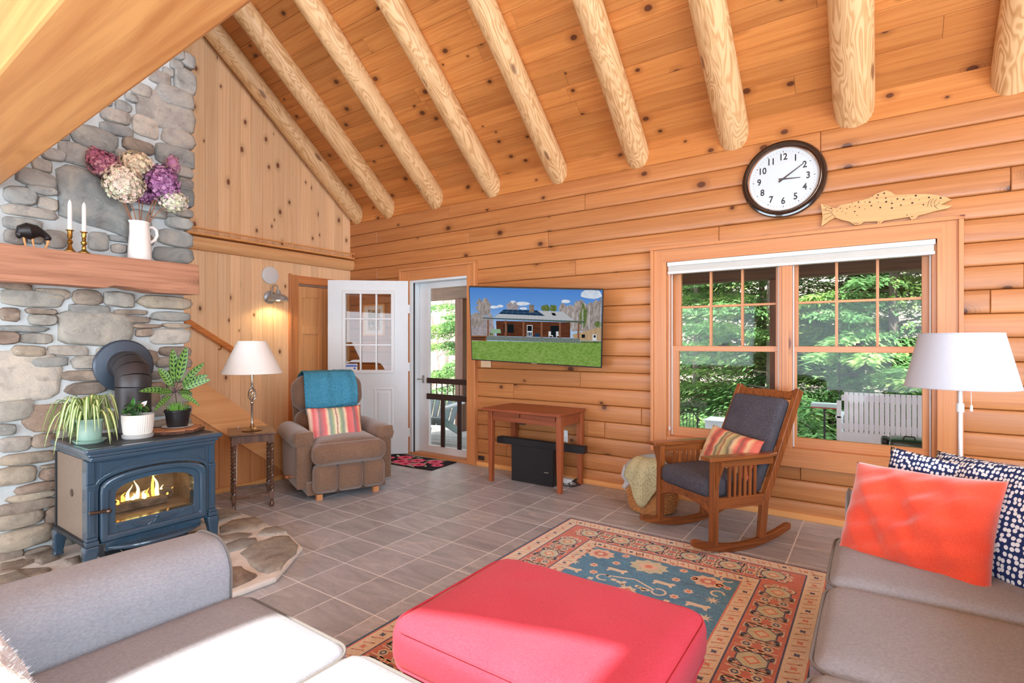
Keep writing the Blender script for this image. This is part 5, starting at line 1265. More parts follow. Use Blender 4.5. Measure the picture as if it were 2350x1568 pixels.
# teal throw over the headrest
MR = rc.matrix_basis.copy(); bpy.context.view_layer.update(); MR = rc.matrix_world.copy() @ BT
tb = thing('throw_blanket', 'teal knitted throw with fringe draped over the recliner back', 'blanket', (MR @ Vector((0, 0, 0.4))))
b = MB(); W0 = -0.24; W1 = 0.235
def prof(v):
    # section over the headrest in BT space: from front bottom, over the top, down the back
    P = [(0.150, 0.385), (0.166, 0.45), (0.165, 0.55), (0.150, 0.63), (0.115, 0.690), (0.05, 0.722), (-0.03, 0.727), (-0.10, 0.715), (-0.175, 0.69), (-0.205, 0.62), (-0.207, 0.50)]
    f = v * (len(P) - 1); i = min(int(f), len(P) - 2); t = f - i
    return P[i][0] * (1 - t) + P[i + 1][0] * t, P[i][1] * (1 - t) + P[i + 1][1] * t
def tf(u, v):
    x, z = prof(v); y = W0 + (W1 - W0) * u
    wv = 0.006 * math.sin(u * 17 + v * 3) + 0.004 * math.sin(u * 31 + 1)
    y += 0.010 * math.sin(v * 9) * (1 if u > 0.5 else -0.6)
    z -= 0.035 * max(0, 0.3 - v) / 0.3 * (0.5 + 0.5 * math.sin(u * 5)) ; edge = 1 - min(1, min(u, 1 - u) * 14)
    return MR @ Vector((x + 0.012 + wv - edge * 0.006, y, z + 0.010)) - Vector(tb.location)
b.grid(tf, 46, 60); o = b.build('cloth', M['teal'], tb, sharp=0)
sol = o.modifiers.new('thickness', 'SOLIDIFY'); sol.thickness = 0.010; sol.offset = 1
b = MB(); q = random.Random(5)
for i in range(70):
    u = i / 69; p = tf(u, 0.0); dn = (MR.to_3x3() @ Vector((0.03, 0, -1))).normalized(); L = q.uniform(0.05, 0.085)
    sw = (MR.to_3x3() @ Vector((0, 1, 0))) * q.uniform(-0.012, 0.012)
    b.tube([p, p + dn * L * 0.5 + sw * 0.4, p + dn * L + sw], [0.0035, 0.003, 0.0018], 5)
b.build('fringe', M['teal'], tb, kind='stuff')
# pillows
def pillow(name, label, Mw, w, h, t, mat, seed=1, wr=1.0, piping=None, n=26, edge=0.86, parent=None):
    q = random.Random(seed); ph = [q.uniform(0, 6) for _ in range(6)]
    b = MB(); idx = []
    def P(u, v, s):
        x = (2 * u - 1); y = (2 * v - 1)
        f = max(0.0, (1 - abs(x) ** 2.6)) ** 0.55 * max(0.0, (1 - abs(y) ** 2.6)) ** 0.55
        pin = 1 - 0.055 * (1 - abs(x) ** 2) * abs(y) ** 3; pin2 = 1 - 0.055 * (1 - abs(y) ** 2) * abs(x) ** 3
        wv = wr * 0.008 * (math.sin(5 * x + 3 * y + ph[0]) + 0.8 * math.sin(9 * x - 6 * y + ph[1]) + 0.6 * math.sin(14 * y + 4 * x + ph[2])) * f
        if wr > 1.5: wv += 0.006 * f * (math.sin(11 * x + 15 * y + 2 * math.sin(3 * x) + ph[3]) ** 3 + math.sin(21 * x * (1 - 0.3 * y) - 9 * y + ph[4]) ** 5)
        return Vector((x * w / 2 * pin2, s * (t / 2 * f + wv * (0.6 if s > 0 else 0.3)), y * h / 2 * pin))
    for s in (1, -1):
        b.grid(lambda u, v: P(u if s < 0 else 1 - u, v, s) if True else None, n, n)
    o = bpy.data.objects.new(name, b.mesh(name, mat, 0)); COL.objects.link(o)
    bm = bmesh.new(); bm.from_mesh(o.data); bmesh.ops.remove_doubles(bm, verts=bm.verts, dist=0.0006); bm.to_mesh(o.data); bm.free()
    for p in o.data.polygons: p.use_smooth = True
    if parent is None:
        o.matrix_world = Mw; tag(o, label, 'pillow')
    else: o.parent = parent; o.matrix_local = Mw
    return o
S1 = [(0.0, srgb(226, 92, 96)), (0.06, srgb(232, 196, 160)), (0.10, srgb(224, 84, 92)), (0.17, srgb(120, 100, 110)), (0.20, srgb(226, 116, 120)), (0.30, srgb(216, 88, 96)), (0.34, srgb(238, 214, 180)), (0.385, srgb(126, 150, 140)), (0.43, srgb(150, 172, 128)), (0.475, srgb(240, 226, 196)), (0.50, srgb(150, 90, 80)), (0.525, srgb(240, 226, 196)), (0.57, srgb(150, 172, 128)), (0.62, srgb(126, 150, 150)), (0.66, srgb(238, 214, 180)), (0.70, srgb(226, 104, 112)), (0.80, srgb(150, 110, 120)), (0.84, srgb(232, 150, 150)), (0.90, srgb(222, 84, 96)), (0.95, srgb(238, 214, 190)), (1.0, srgb(236, 190, 160))]
STR = stripes('striped_cotton_pastel', S1, 'X', 0.24)
Mrc = rc.matrix_world.copy()
# pillow local: x width, z height, y thickness (+y toward the viewer side)
def basis(x, y, z, o): return mat4(x, y, z, o)
fwd_ = (Mrc.to_3x3() @ Vector((1, 0, 0))); lef_ = (Mrc.to_3x3() @ Vector((0, 1, 0)))
tilt = Matrix.Rotation(math.radians(-20), 4, lef_)
zz = (tilt.to_3x3() @ Vector((0, 0, 1))); yy = (tilt.to_3x3() @ fwd_); xx = yy.cross(zz)
pillow('striped_pillow', 'square pastel red, green and cream striped pillow on the brown recliner', basis(xx, yy, zz, Mrc @ Vector((-0.15, -0.045, 0.575))), 0.48, 0.35, 0.13, STR, 3)

# ------------------------------------------------------------------ sconce and cover plate
sco = thing('wall_sconce', 'galvanised gooseneck barn sconce, lit, on the boarded wall', 'wall lamp', (0.0, -1.118, 1.83))
m = MB(); m.lathe([(0.072, 0), (0.072, 0.012), (0.060, 0.022), (0.02, 0.026)], 32, mat4((0, 1, 0), (0, 0, 1), (1, 0, 0), (0, 0, 0))); m.build('backplate', M['galv'], sco)
m = MB(); m.tube([(0.02, 0, 0.0), (0.045, 0, 0.02), (0.05, 0, 0.09), (0.07, 0, 0.125), (0.11, 0.005, 0.135), (0.145, 0.01, 0.115), (0.155, 0.01, 0.06)], 0.0065, 10); m.build('gooseneck', M['galv'], sco)
m = MB(); Ml = Matrix.Translation((0.155, 0.01, 0)); n = 40
pr_ = [(0.016, 0.075), (0.022, 0.070), (0.026, 0.045), (0.032, 0.030), (0.075, 0.015), (0.100, -0.010), (0.110, -0.045), (0.108, -0.046), (0.097, -0.012), (0.073, 0.010), (0.030, 0.022)]
vs_ = []; fs = []
for r, z in pr_:
    for j in range(n): vs_.append((r * math.cos(2 * PI * j / n), r * math.sin(2 * PI * j / n), z))
for i in range(len(pr_) - 1):
    for j in range(n): fs.append((i * n + j, i * n + (j + 1) % n, (i + 1) * n + (j + 1) % n, (i + 1) * n + j))
m.add(vs_, fs, 0, Ml, True); m.build('shade', M['galv'], sco)
m = MB(); m.ball((0.155, 0.01, -0.018), (0.028, 0.028, 0.032)); m.build('bulb', emit('warm_bulb', (1.0, 0.72, 0.36, 1), 14.0), sco)
lp = bpy.data.lights.new('sconce_bulb', 'SPOT'); lp.energy = 9; lp.color = (1.0, 0.70, 0.36); lp.shadow_soft_size = 0.03; lp.spot_size = math.radians(150); lp.spot_blend = 0.4
lo_ = bpy.data.objects.new('sconce_light', lp); COL.objects.link(lo_); lo_.location = (0.155, -1.108, 1.775)
o = thing('cover_plate', 'round white blank cover plate above the sconce', 'wall plate', (0.0, -1.118, 2.078)); m = MB(); m.lathe([(0.098, 0), (0.098, 0.018), (0.092, 0.022), (0.01, 0.022)], 40, mat4((0, 1, 0), (0, 0, 1), (1, 0, 0), (0, 0, 0))); m.build('disc', M['white_vinyl'], o)

# framed print seen through the open door's panes
fp2 = thing('framed_print', 'small framed black and white print on the log wall behind the open door', 'picture', (0.487, -0.022, 1.60))
for a in ((-0.20, 0.20, 0.178, 0.196), (-0.20, 0.20, -0.196, -0.178), (-0.20, -0.182, -0.19, 0.19), (0.182, 0.20, -0.19, 0.19)): MB().bx(a[0], a[1], -0.022, 0.0, a[2], a[3]).build('frame', M['base'], fp2, bevel=0.003)
MB().bx(-0.185, 0.185, -0.008, 0.0, -0.18, 0.18).build('mat_board', M['dots'], fp2)
t = NT('ink_print'); v = t.obj(); t.l(t.ramp(t.noise(v, 34, 3, 0.6, 2.0), [(0.46, srgb(36, 32, 30)), (0.54, srgb(216, 206, 186))]), t.bs.inputs['Base Color'])
MB().bx(-0.11, 0.11, -0.0095, -0.007, -0.13, 0.13).build('print', t.mat, fp2)
# ------------------------------------------------------------------ television
tvq = (3.0971, -0.4202, 1.4622); ty, tp, tr = 0.31183, 0.24923, 0.05191
TVM = Matrix.Translation(tvq) @ Matrix.Rotation(ty, 4, 'Z') @ Matrix.Rotation(tp, 4, 'X') @ Matrix.Rotation(tr, 4, 'Y')
tv = thing('television', 'flat television on a swing arm, showing a log house and green lawn', 'television'); tv.matrix_world = TVM
W, H = 1.232, 0.708
MB().bx(-W / 2, W / 2, -0.004, 0.035, -H / 2, H / 2).build('bezel', M['black'], tv, bevel=0.004)
MB().bx(-0.36, 0.36, 0.035, 0.060, -0.26, 0.15).build('rear_housing', M['black'], tv, bevel=0.01)
PIC = MB(); mats = []; names = {}
def emat(name, cols, scale=None, strength=1.0, dist=0.0, sc=(1, 1, 1)):
    t = NT('screen_' + name); e = t.n('Emission'); e.inputs[1].default_value = strength; t.l(e.outputs[0], t.out.inputs[0])
    tc = t.n('TexCoord')
    if scale: t.l(t.ramp(t.noise(t.scalevec(tc.outputs['Object'], sc), scale, 4, 0.65, dist), [(0.35, cols[0]), (0.65, cols[-1])]), e.inputs[0])
    else: e.inputs[0].default_value = cols[0]
    mats.append(t.mat); names[name] = len(mats) - 1
TS = 0.85
t = NT('screen_sky'); e = t.n('Emission'); e.inputs[1].default_value = TS; t.l(e.outputs[0], t.out.inputs[0]); tc = t.n('TexCoord'); sp = t.n('SeparateXYZ'); t.l(tc.outputs['Object'], sp.inputs[0])
t.l(t.ramp(t.math('MULTIPLY_ADD', sp.outputs[2], 2.6, 0.1), [(0.0, srgb(178, 206, 240)), (0.5, srgb(112, 164, 230)), (1.0, srgb(84, 142, 222))]), e.inputs[0]); mats.append(t.mat); names['sky'] = 0
emat('cloud', [srgb(206, 220, 240), srgb(250, 250, 252)], 14, TS)
emat('trees', [srgb(140, 128, 124), srgb(190, 178, 172)], 60, TS, 0, (1, 1, 0.35))
emat('farhill', [srgb(150, 140, 146), srgb(184, 176, 180)], 30, TS)
emat('grass', [srgb(112, 150, 60), srgb(150, 180, 96)], 70, TS, 0, (0.5, 1, 1))
emat('roof', [srgb(196, 198, 202)], None, TS); emat('seam', [srgb(150, 154, 160)], None, TS); emat('solar', [srgb(36, 62, 92)], None, TS); emat('solarline', [srgb(110, 140, 170)], None, TS)
emat('eave', [srgb(84, 98, 88)], None, TS); emat('logs', [srgb(78, 44, 30), srgb(110, 62, 42)], 40, TS, 0, (0.3, 1, 3)); emat('dark', [srgb(24, 30, 34)], None, TS); emat('post', [srgb(140, 96, 74)], None, TS)
emat('white', [srgb(224, 226, 228)], None, TS); emat('lattice', [srgb(70, 84, 80), srgb(150, 162, 156)], 160, TS); emat('stone', [srgb(110, 92, 80), srgb(168, 150, 132)], 70, TS); emat('barn', [srgb(176, 146, 112), srgb(206, 176, 140)], 40, TS, 0, (3, 1, 0.3)); emat('deck', [srgb(150, 92, 56)], None, TS); emat('fol', [srgb(70, 96, 48), srgb(128, 142, 84)], 70, TS); emat('grill', [srgb(150, 186, 150)], None, TS)
lay = [0]
def PP(pts, mat):   # picture coordinates: pixels of the zoomed screen crop
    lay[0] += 1; y = -0.0045 - lay[0] * 0.00002; out = []
    for px, py in pts:
        # bilinear inverse of the screen quad (172,125)-(2240,155)-(2222,1380)-(218,1252)
        u, v = 0.5, 0.5
        for _ in range(12):
            ax = 172 + (2240 - 172) * u; ay = 125 + (158 - 125) * u; bx_ = 218 + (2222 - 218) * u; by = 1252 + (1380 - 1252) * u
            X = ax + (bx_ - ax) * v; Yv = ay + (by - ay) * v; u += (px - X) / 2040; v += (py - Yv) / 1180
        u = min(1, max(0, u)); v = min(1, max(0, v)); out.append(((u - 0.5) * (W - 0.018), y, (0.5 - v) * (H - 0.022)))
    a = sum(out[i][0] * out[(i + 1) % len(out)][2] - out[(i + 1) % len(out)][0] * out[i][2] for i in range(len(out)))
    if a < 0: out = out[::-1]
    PIC.poly(out, names[mat])
def PB(x0, y0, x1, y1, mat): PP([(x0, y0), (x1, y0), (x1, y1), (x0, y1)], mat)
def PE(cx, cy, rx, ry, mat, n=14, j=0.15, seed=0):
    q = random.Random(seed or int(cx)); PP([(cx + rx * (1 + q.uniform(-j, j)) * math.cos(2 * PI * i / n), cy + ry * (1 + q.uniform(-j, j)) * math.sin(2 * PI * i / n)) for i in range(n)], mat)
PP([(150, 100), (2260, 140), (2260, 1400), (150, 1300)], 'sky')
PE(2080, 220, 170, 70, 'cloud'); PE(580, 425, 70, 22, 'cloud'); PE(680, 410, 50, 22, 'cloud'); PE(1030, 370, 110, 30, 'cloud'); PE(880, 345, 45, 24, 'cloud'); PE(1700, 330, 70, 28, 'cloud'); PE(1050, 445, 60, 20, 'cloud')
q = random.Random(9)
PP([(180, 620)] + [(190 + i * 45, 560 + q.uniform(-60, 40)) for i in range(9)] + [(600, 900), (200, 900)], 'farhill')
PE(400, 430, 115, 120, 'trees', 22, 0.3); PB(414, 480, 424, 860, 'trees'); PE(870, 430, 110, 80, 'farhill', 20, 0.35); PE(300, 640, 110, 110, 'trees', 20, 0.3)
PP([(1600, 470)] + [(1600 + i * 42, 430 - i * 8 + q.uniform(-80, 50)) for i in range(16)] + [(2260, 800), (1800, 800)], 'trees')
PE(1395, 440, 60, 60, 'fol', 14, 0.25); PE(1510, 435, 60, 60, 'fol', 14, 0.25); PE(1960, 560, 60, 180, 'fol', 18, 0.3); PE(2190, 690, 60, 50, 'fol')
for i in range(26): x = q.uniform(1720, 2240); PB(x, q.uniform(380, 560), x + q.uniform(3, 7), 760, 'white' if i % 4 == 0 else 'trees')
PP([(190, 955), (480, 960), (2240, 990), (2240, 1400), (190, 1300)], 'grass')
PP([(1805, 850), (2200, 735), (2240, 740), (2240, 955), (1920, 950), (1810, 900)], 'barn'); PB(1940, 850, 1990, 905, 'dark'); PB(2100, 850, 2160, 950, 'white'); PB(2118, 862, 2148, 900, 'dark')
PP([(610, 640), (1770, 660), (1770, 905), (620, 880)], 'logs')
PP([(735, 465), (1660, 490), (1830, 632), (575, 592)], 'roof')
for i in range(22): a = i / 21; PP([(745 + a * 905, 466 + a * 24), (748 + a * 905, 466 + a * 24), (588 + a * 1240, 592 + a * 40), (584 + a * 1240, 592 + a * 40)], 'seam')
PP([(735, 462), (1260, 472), (1385, 560), (650, 530)], 'solar')
for i in range(1, 7): a = i / 7; PP([(735 + a * 525, 462 + a * 10), (738 + a * 525, 462 + a * 10), (653 + a * 735, 530 + a * 30), (650 + a * 735, 530 + a * 30)], 'solarline')
PP([(695, 494), (1320, 514), (1322, 517), (694, 497)], 'solarline')
PP([(1480, 510), (1535, 512), (1560, 555), (1505, 553)], 'dark'); PB(1142, 388, 1215, 505, 'stone')
PP([(390, 588), (1990, 640), (1985, 665), (395, 605)], 'eave')
PB(735, 695, 895, 830, 'dark'); PB(775, 705, 790, 825, 'post'); PB(1470, 715, 1600, 890, 'dark'); PB(1103, 705, 1192, 885, 'white'); PB(1112, 716, 1182, 800, 'dark'); PB(1112, 820, 1182, 878, 'solar'); PB(1130, 820, 1136, 878, 'white'); PB(1158, 820, 1164, 878, 'white')
PP([(540, 770), (680, 770), (690, 835), (530, 835)], 'grill'); PB(505, 835, 560, 870, 'fol'); PB(1230, 840, 1300, 890, 'solar')
for x in (1440, 1555): PB(x, 805, x + 38, 870, 'white'); PB(x, 865, x + 70, 878, 'white'); PB(x + 4, 878, x + 12, 900, 'white'); PB(x + 60, 878, x + 68, 900, 'white')
for x, y1_ in ((480, 880), (765, 890), (1050, 900), (1333, 905), (1615, 915), (1893, 920)): PB(x - 15, 625 + (x - 480) * 0.028, x + 14, y1_, 'post')
PP([(195, 875), (460, 875), (455, 960), (200, 950)], 'deck'); PB(210, 895, 440, 910, 'dark'); PB(210, 922, 430, 936, 'dark')
PP([(455, 880), (1915, 915), (1920, 990), (450, 945)], 'lattice'); PP([(1925, 955), (2240, 960), (2240, 990), (1925, 990)], 'fol')
PIC.build('screen', mats, tv)
MB().bx(-0.026, 0.026, -0.0055, -0.003, -H / 2 + 0.002, -H / 2 + 0.009).build('badge', M['nickel'], tv)
# swing arm to the wall
m = MB(); inv = TVM.inverted()
pw_ = [inv @ Vector(p) for p in ((3.10, -0.02, 1.47), (3.32, -0.16, 1.47), (3.12, -0.34, 1.47))]
m.bar(pw_[0], pw_[1], 0.03, 0.05, inv.to_3x3() @ Vector((0, 0, 1))); m.bar(pw_[1], pw_[2], 0.03, 0.05, inv.to_3x3() @ Vector((0, 0, 1))); m.bx(-0.12, 0.12, 0.06, 0.075, -0.12, 0.10); m.build('wall_arm', M['black'], tv)
# wall plates, vent
for nm, lb, x, z, w_, h_, mt in (('switch_plate', 'small beige switch plate just below the television', 2.242, 1.092, 0.13, 0.075, plain('beige_plate', srgb(222, 196, 160), 0.5)), ('wall_outlet', 'white wall outlet behind the red-brown desk leg', 3.19, 0.42, 0.07, 0.115, M['white_vinyl']), ('wall_vent', 'small dark recessed vent low on the log wall beside the door casing', 2.178, 0.085, 0.075, 0.045, plain('vent_dark', srgb(72, 46, 36), 0.6))):
    o = thing(nm, lb, 'wall plate', (x, -0.018, z)); MB().bx(-w_ / 2, w_ / 2, -0.008, 0.004, -h_ / 2, h_ / 2).build('plate', mt, o, bevel=0.002)
    if nm == 'wall_outlet':
        for zz in (-0.022, 0.022): MB().bx(-0.016, 0.016, -0.010, -0.007, zz - 0.014, zz + 0.014).build('socket', M['white'], o, bevel=0.002)
        m = MB(); m.bx(-0.02, 0.02, -0.045, -0.008, -0.045, -0.005); m.build('plug', M['white_vinyl'], o, bevel=0.004)
        m = MB(); m.tube([(0, -0.04, -0.03), (0.03, -0.07, -0.09), (0.0, -0.05, -0.2), (-0.03, -0.07, -0.30), (-0.02, -0.06, -0.36)], 0.0035, 6); m.build('cord', M['white_vinyl'], o)
    if nm == 'switch_plate':
        for xx in (-0.03, 0.03): MB().bx(xx - 0.012, xx + 0.012, -0.011, -0.007, -0.02, 0.02).build('switch', mt, o, bevel=0.002)
    if nm == 'wall_vent':
        for k in range(3): MB().bx(-0.034, 0.034, -0.010, -0.006, -0.014 + k * 0.012, -0.009 + k * 0.012).build('slat', M['black'], o)
# ------------------------------------------------------------------ desk with soundbar, subwoofer
dk = thing('small_desk', 'red-brown wooden writing desk with two shallow drawers against the log wall', 'table', (3.01, -0.255, 0))
DT = 0.705; hw, hd_ = 0.405, 0.225
MB().bx(-hw - 0.01, hw + 0.015, -hd_ - 0.075, hd_ - 0.02, DT - 0.026, DT).build('table_top', M['deskx'], dk, bevel=0.005)
for sx in (-1, 1):
    for sy, yy in ((-1, -0.195), (1, 0.185)):
        m = MB(); cx_ = sx * 0.372; r0, r1 = 0.026, 0.019
        v_ = [(cx_ - r1, yy - r1, 0), (cx_ + r1, yy - r1, 0), (cx_ + r1, yy + r1, 0), (cx_ - r1, yy + r1, 0)] + [(cx_ - r0, yy - r0, z) for z in (0,)]
        m = MB(); vs_ = []
        for r, z in ((r1, 0), (r0, 0.45), (r0, DT - 0.026)): vs_ += [(cx_ - r, yy - r, z), (cx_ + r, yy - r, z), (cx_ + r, yy + r, z), (cx_ - r, yy + r, z)]
        fs = [(3, 2, 1, 0), (8, 9, 10, 11)] + [(k * 4 + i, k * 4 + (i + 1) % 4, (k + 1) * 4 + (i + 1) % 4, (k + 1) * 4 + i) for k in range(2) for i in range(4)]
        m.add(vs_, fs); m.build('leg', M['desk'], dk, bevel=0.003)
    MB().bx(sx * 0.372 - 0.012, sx * 0.372 + 0.012, -0.19, 0.18, DT - 0.125, DT - 0.026).build('apron', M['deskx'], dk)
MB().bx(-0.37, 0.37, 0.17, 0.19, DT - 0.125, DT - 0.026).build('apron', M['deskx'], dk); MB().bx(-0.37, 0.37, -0.205, -0.185, DT - 0.125, DT - 0.026).build('apron', M['deskx'], dk)
for xa, xb in ((-0.335, -0.04), (-0.025, 0.335)):
    d_ = MB().bx(xa, xb, -0.222, -0.200, DT - 0.080, DT - 0.032).build('drawer', M['deskx'], dk, bevel=0.003); MB().bx((xa + xb) / 2 - 0.004, (xa + xb) / 2 + 0.004, -0.226, -0.221, DT - 0.060, DT - 0.052).build('keyhole', M['brass'], d_)
MB().bx(-0.045, 0.01, -0.215, -0.18, DT - 0.135, DT - 0.125).build('latch', M['black'], dk)
su = thing('subwoofer', 'flat black subwoofer box standing on the floor under the desk', 'speaker', (3.003, -0.245, 0))
MB().bx(-0.228, 0.228, -0.068, -0.055, 0, 0.337).build('grille', M['blackmesh'], su, bevel=0.003); MB().bx(-0.228, 0.228, -0.055, 0.075, 0.0, 0.337).build('cabinet', M['black'], su, bevel=0.004)
MB().bx(0.135, 0.182, -0.0695, -0.068, 0.120, 0.128).build('badge', M['nickel'], su)
sb = thing('soundbar', 'long black soundbar lying across the subwoofer', 'speaker', (3.075, -0.275, 0.3375))
MB().bx(-0.475, 0.46, -0.035, 0.040, 0, 0.062).build('grille', M['blackmesh'], sb, bevel=0.004)
for xx in (-0.477, 0.458): MB().bx(xx, xx + 0.008, -0.034, 0.039, 0.001, 0.061).build('end_cap', M['black'], sb, bevel=0.002)
ps = thing('power_strip', 'white power block with black cables on the floor under the desk', 'power strip', (3.27, -0.10, 0))
MB().bx(-0.05, 0.05, -0.03, 0.03, 0.0, 0.045).build('block', M['white_vinyl'], ps, bevel=0.005)
for k, P in enumerate(([(0.05, 0, 0.02), (0.09, -0.02, 0.03), (0.10, 0.0, 0.06), (0.07, 0.02, 0.04), (0.03, -0.05, 0.008)], [(0.03, -0.04, 0.006), (0.08, -0.09, 0.006), (0.12, -0.04, 0.006), (0.06, 0.02, 0.03)], [(-0.03, -0.04, 0.006), (0.02, -0.11, 0.006), (0.10, -0.12, 0.006), (0.14, -0.02, 0.006), (0.05, 0.02, 0.02)], [(-0.05, -0.02, 0.008), (-0.12, -0.06, 0.006), (-0.2, -0.05, 0.006)])):
    m = MB(); m.tube(P, 0.004, 6); m.build('cable', M['black'], ps)

# ------------------------------------------------------------------ clock
ck = thing('wall_clock', 'large round wall clock with black rim and arabic numerals', 'clock', (5.068, -0.022, 2.545))
def zlathe(prof, n, y=0.0): return mat4((1, 0, 0), (0, 0, 1), (0, -1, 0), (0, y, 0))
RC = 0.288
BK = plain('black_lacquer', srgb(16, 16, 20), 0.12, coat=0.8, var=0.02)
def ringlathe(name, prof, mat, parent, n=72):
    m = MB(); vs_ = []; fs = []; k = len(prof)
    for r, z in prof:
        for j in range(n): vs_.append((r * math.cos(2 * PI * j / n), r * math.sin(2 * PI * j / n), z))
    for i in range(k):
        for j in range(n): fs.append((i * n + j, i * n + (j + 1) % n, ((i + 1) % k) * n + (j + 1) % n, ((i + 1) % k) * n + j))
    m.add(vs_, fs, 0, zlathe(None, 0), True); return m.build(name, mat, parent)
ringlathe('rim', [(0.238, 0.0), (RC, 0.0), (RC, 0.018), (RC - 0.006, 0.028), (RC - 0.018, 0.030), (RC - 0.022, 0.038), (RC - 0.034, 0.036), (0.243, 0.022)], BK, ck)
ringlathe('bezel', [(0.232, 0.0), (0.246, 0.0), (0.248, 0.026), (0.241, 0.034), (0.234, 0.026)], plain('copper_bezel', srgb(206, 178, 160), 0.15, 1.0), ck)
m = MB(); m.lathe([(0.240, 0), (0.240, 0.012)], 64, zlathe(None, 0)); m.build('dial', plain('dial_white', srgb(200, 212, 218), 0.6, var=0.005), ck)
INK = plain('clock_ink', srgb(34, 34, 40), 0.6)
dm = lambda x, z: mat4((1, 0, 0), (0, 0, 1), (0, -1, 0), (x, -0.0122, z))
for h in range(1, 13):
    a = PI / 2 - h * PI / 6; text_mesh('numeral', str(h), 0.068, INK, ck, dm(0.165 * math.cos(a), 0.165 * math.sin(a)), 0.0004, 0.0, 0.86, bold=0.0016)
for k in range(60):
    a = k * PI / 30; r0, r1, w_ = (0.200, 0.212, 0.0022) if k % 5 == 0 else (0.202, 0.212, 0.0007)
    m = MB(); d = Vector((math.cos(a), 0, math.sin(a))); s_v = Vector((-math.sin(a), 0, math.cos(a))) * w_; y_ = Vector((0, -0.0126, 0))
    m.add([d * r0 - s_v + y_, d * r1 - s_v + y_, d * r1 + s_v + y_, d * r0 + s_v + y_], [(0, 1, 2, 3)]); m.build('minute_mark', INK, ck)
def hand(ang, L, w_, tail, y):
    m = MB(); d = Vector((math.sin(ang), 0, math.cos(ang))); s_v = Vector((math.cos(ang), 0, -math.sin(ang))); y_ = Vector((0, y, 0)); P = [d * -tail - s_v * w_, d * L - s_v * w_ * 0.4, d * L + s_v * w_ * 0.4, d * -tail + s_v * w_]
    m.add([p + y_ for p in P] + [p + y_ - Vector((0, 0.0015, 0)) for p in P], [(0, 1, 2, 3), (7, 6, 5, 4), (0, 4, 5, 1), (1, 5, 6, 2), (2, 6, 7, 3), (3, 7, 4, 0)]); m.build('hand', plain('hand_brown', srgb(62, 48, 46), 0.4), ck)
hand(math.radians(94), 0.115, 0.0065, 0.03, -0.016); hand(math.radians(56), 0.165, 0.0065, 0.035, -0.019)
m = MB(); m.lathe([(0.232, 0.0), (0.232, 0.001)], 64, zlathe(None, 0) @ Matrix.Translation((0, 0, 0.024))); m.build('crystal', glass('clock_glass', refl=0.008), ck)

# ------------------------------------------------------------------ carved fish
fs_ = thing('carved_fish', 'flat carved pale wood trout with dark spots resting on the window casing', 'decoration', (5.68, -0.032, 2.132))
FO = [(912, 640), (1000, 672), (1052, 682), (1090, 655), (1130, 648), (1250, 618), (1345, 592), (1430, 545), (1500, 520), (1545, 535), (1585, 562), (1700, 556), (1850, 552), (1960, 562), (2050, 585), (2100, 608), (2060, 620), (1995, 650), (2050, 655), (2105, 658), (2060, 685), (1960, 705), (1860, 735), (1790, 752), (1770, 780), (1730, 790), (1715, 770), (1715, 762), (1480, 800), (1455, 820), (1420, 825), (1425, 803), (1300, 808), (1270, 835), (1220, 838), (1170, 805), (1100, 790), (1045, 768), (1000, 790), (918, 852), (930, 760)]
def fpx(p): v = ony(1650 + p[0] / 3.917, 300 + p[1] / 3.917, -0.045); return (v.x - 5.68, v.z - 2.132)
P = [fpx(p) for p in FO]
mnz = min(p[1] for p in P); P = [(p[0], p[1] - mnz) for p in P]
FW_ = wood('basswood', srgb(208, 166, 112), srgb(194, 148, 94), axis='X', gx=1.0, gy=24, var=0.02, rough=0.6)
m = MB(); m.prism(P, 0.0, 0.020, mat4((1, 0, 0), (0, 0, 1), (0, -1, 0), (0, 0.012, 0))); m.build('body', FW_, fs_, bevel=0.002)
SPT = plain('burnt_spot', srgb(64, 40, 28), 0.8)
for x, y, r in [(1430, 565, 8), (1485, 550, 8), (1380, 575, 4), (1420, 592, 7), (1500, 592, 7), (1605, 600, 8), (1660, 604, 8), (1770, 570, 9), (1888, 586, 8), (1800, 608, 4), (1738, 636, 9), (1636, 656, 7), (1555, 640, 8), (1503, 626, 9), (1355, 629, 8), (1432, 629, 4), (1370, 662, 7), (1450, 678, 8), (1554, 682, 9), (1254, 630, 7), (1310, 628, 4), (1225, 666, 5), (1262, 678, 6), (1197, 638, 4), (1175, 672, 5), (1150, 688, 5), (1090, 685, 5), (1108, 714, 4), (1220, 714, 7), (1140, 730, 4), (1240, 748, 4), (1310, 692, 4), (1838, 652, 7), (1690, 745, 5), (1010, 686, 7), (960, 692, 5), (1060, 710, 4), (1723, 600, 3), (1550, 610, 3), (1678, 575, 3), (1735, 758, 5), (1440, 812, 4)]:
    c = fpx((x, y)); rr = r / 3.917 * 0.0028
    m = MB(); m.lathe([(rr, 0), (rr, 0.0006)], 10, mat4((1, 0, 0), (0, 0, 1), (0, -1, 0), (c[0], -0.0081, c[1] - mnz))); m.build('spot', SPT, fs_)
def fline(pts, w_=0.0012): 
    m = MB(); m.tube([(fpx(p)[0], -0.0082, fpx(p)[1] - mnz) for p in pts], w_, 5); m.build('burnt_line', SPT, fs_)
for L in ([(1905, 598), (1885, 625), (1875, 668)], [(1932, 595), (1910, 620), (1905, 650), (1915, 670)], [(1958, 596), (1935, 630), (1940, 665), (1970, 690)], [(1990, 628), (1960, 650), (1940, 672)], [(1020, 700), (1010, 725), (1045, 768)], [(940, 660), (1000, 690)], [(935, 700), (1005, 712)], [(935, 745), (1008, 725)], [(945, 790), (1020, 745)], [(1180, 812), (1210, 832)], [(1205, 812), (1240, 830)], [(1230, 812), (1262, 830)]): fline(L)
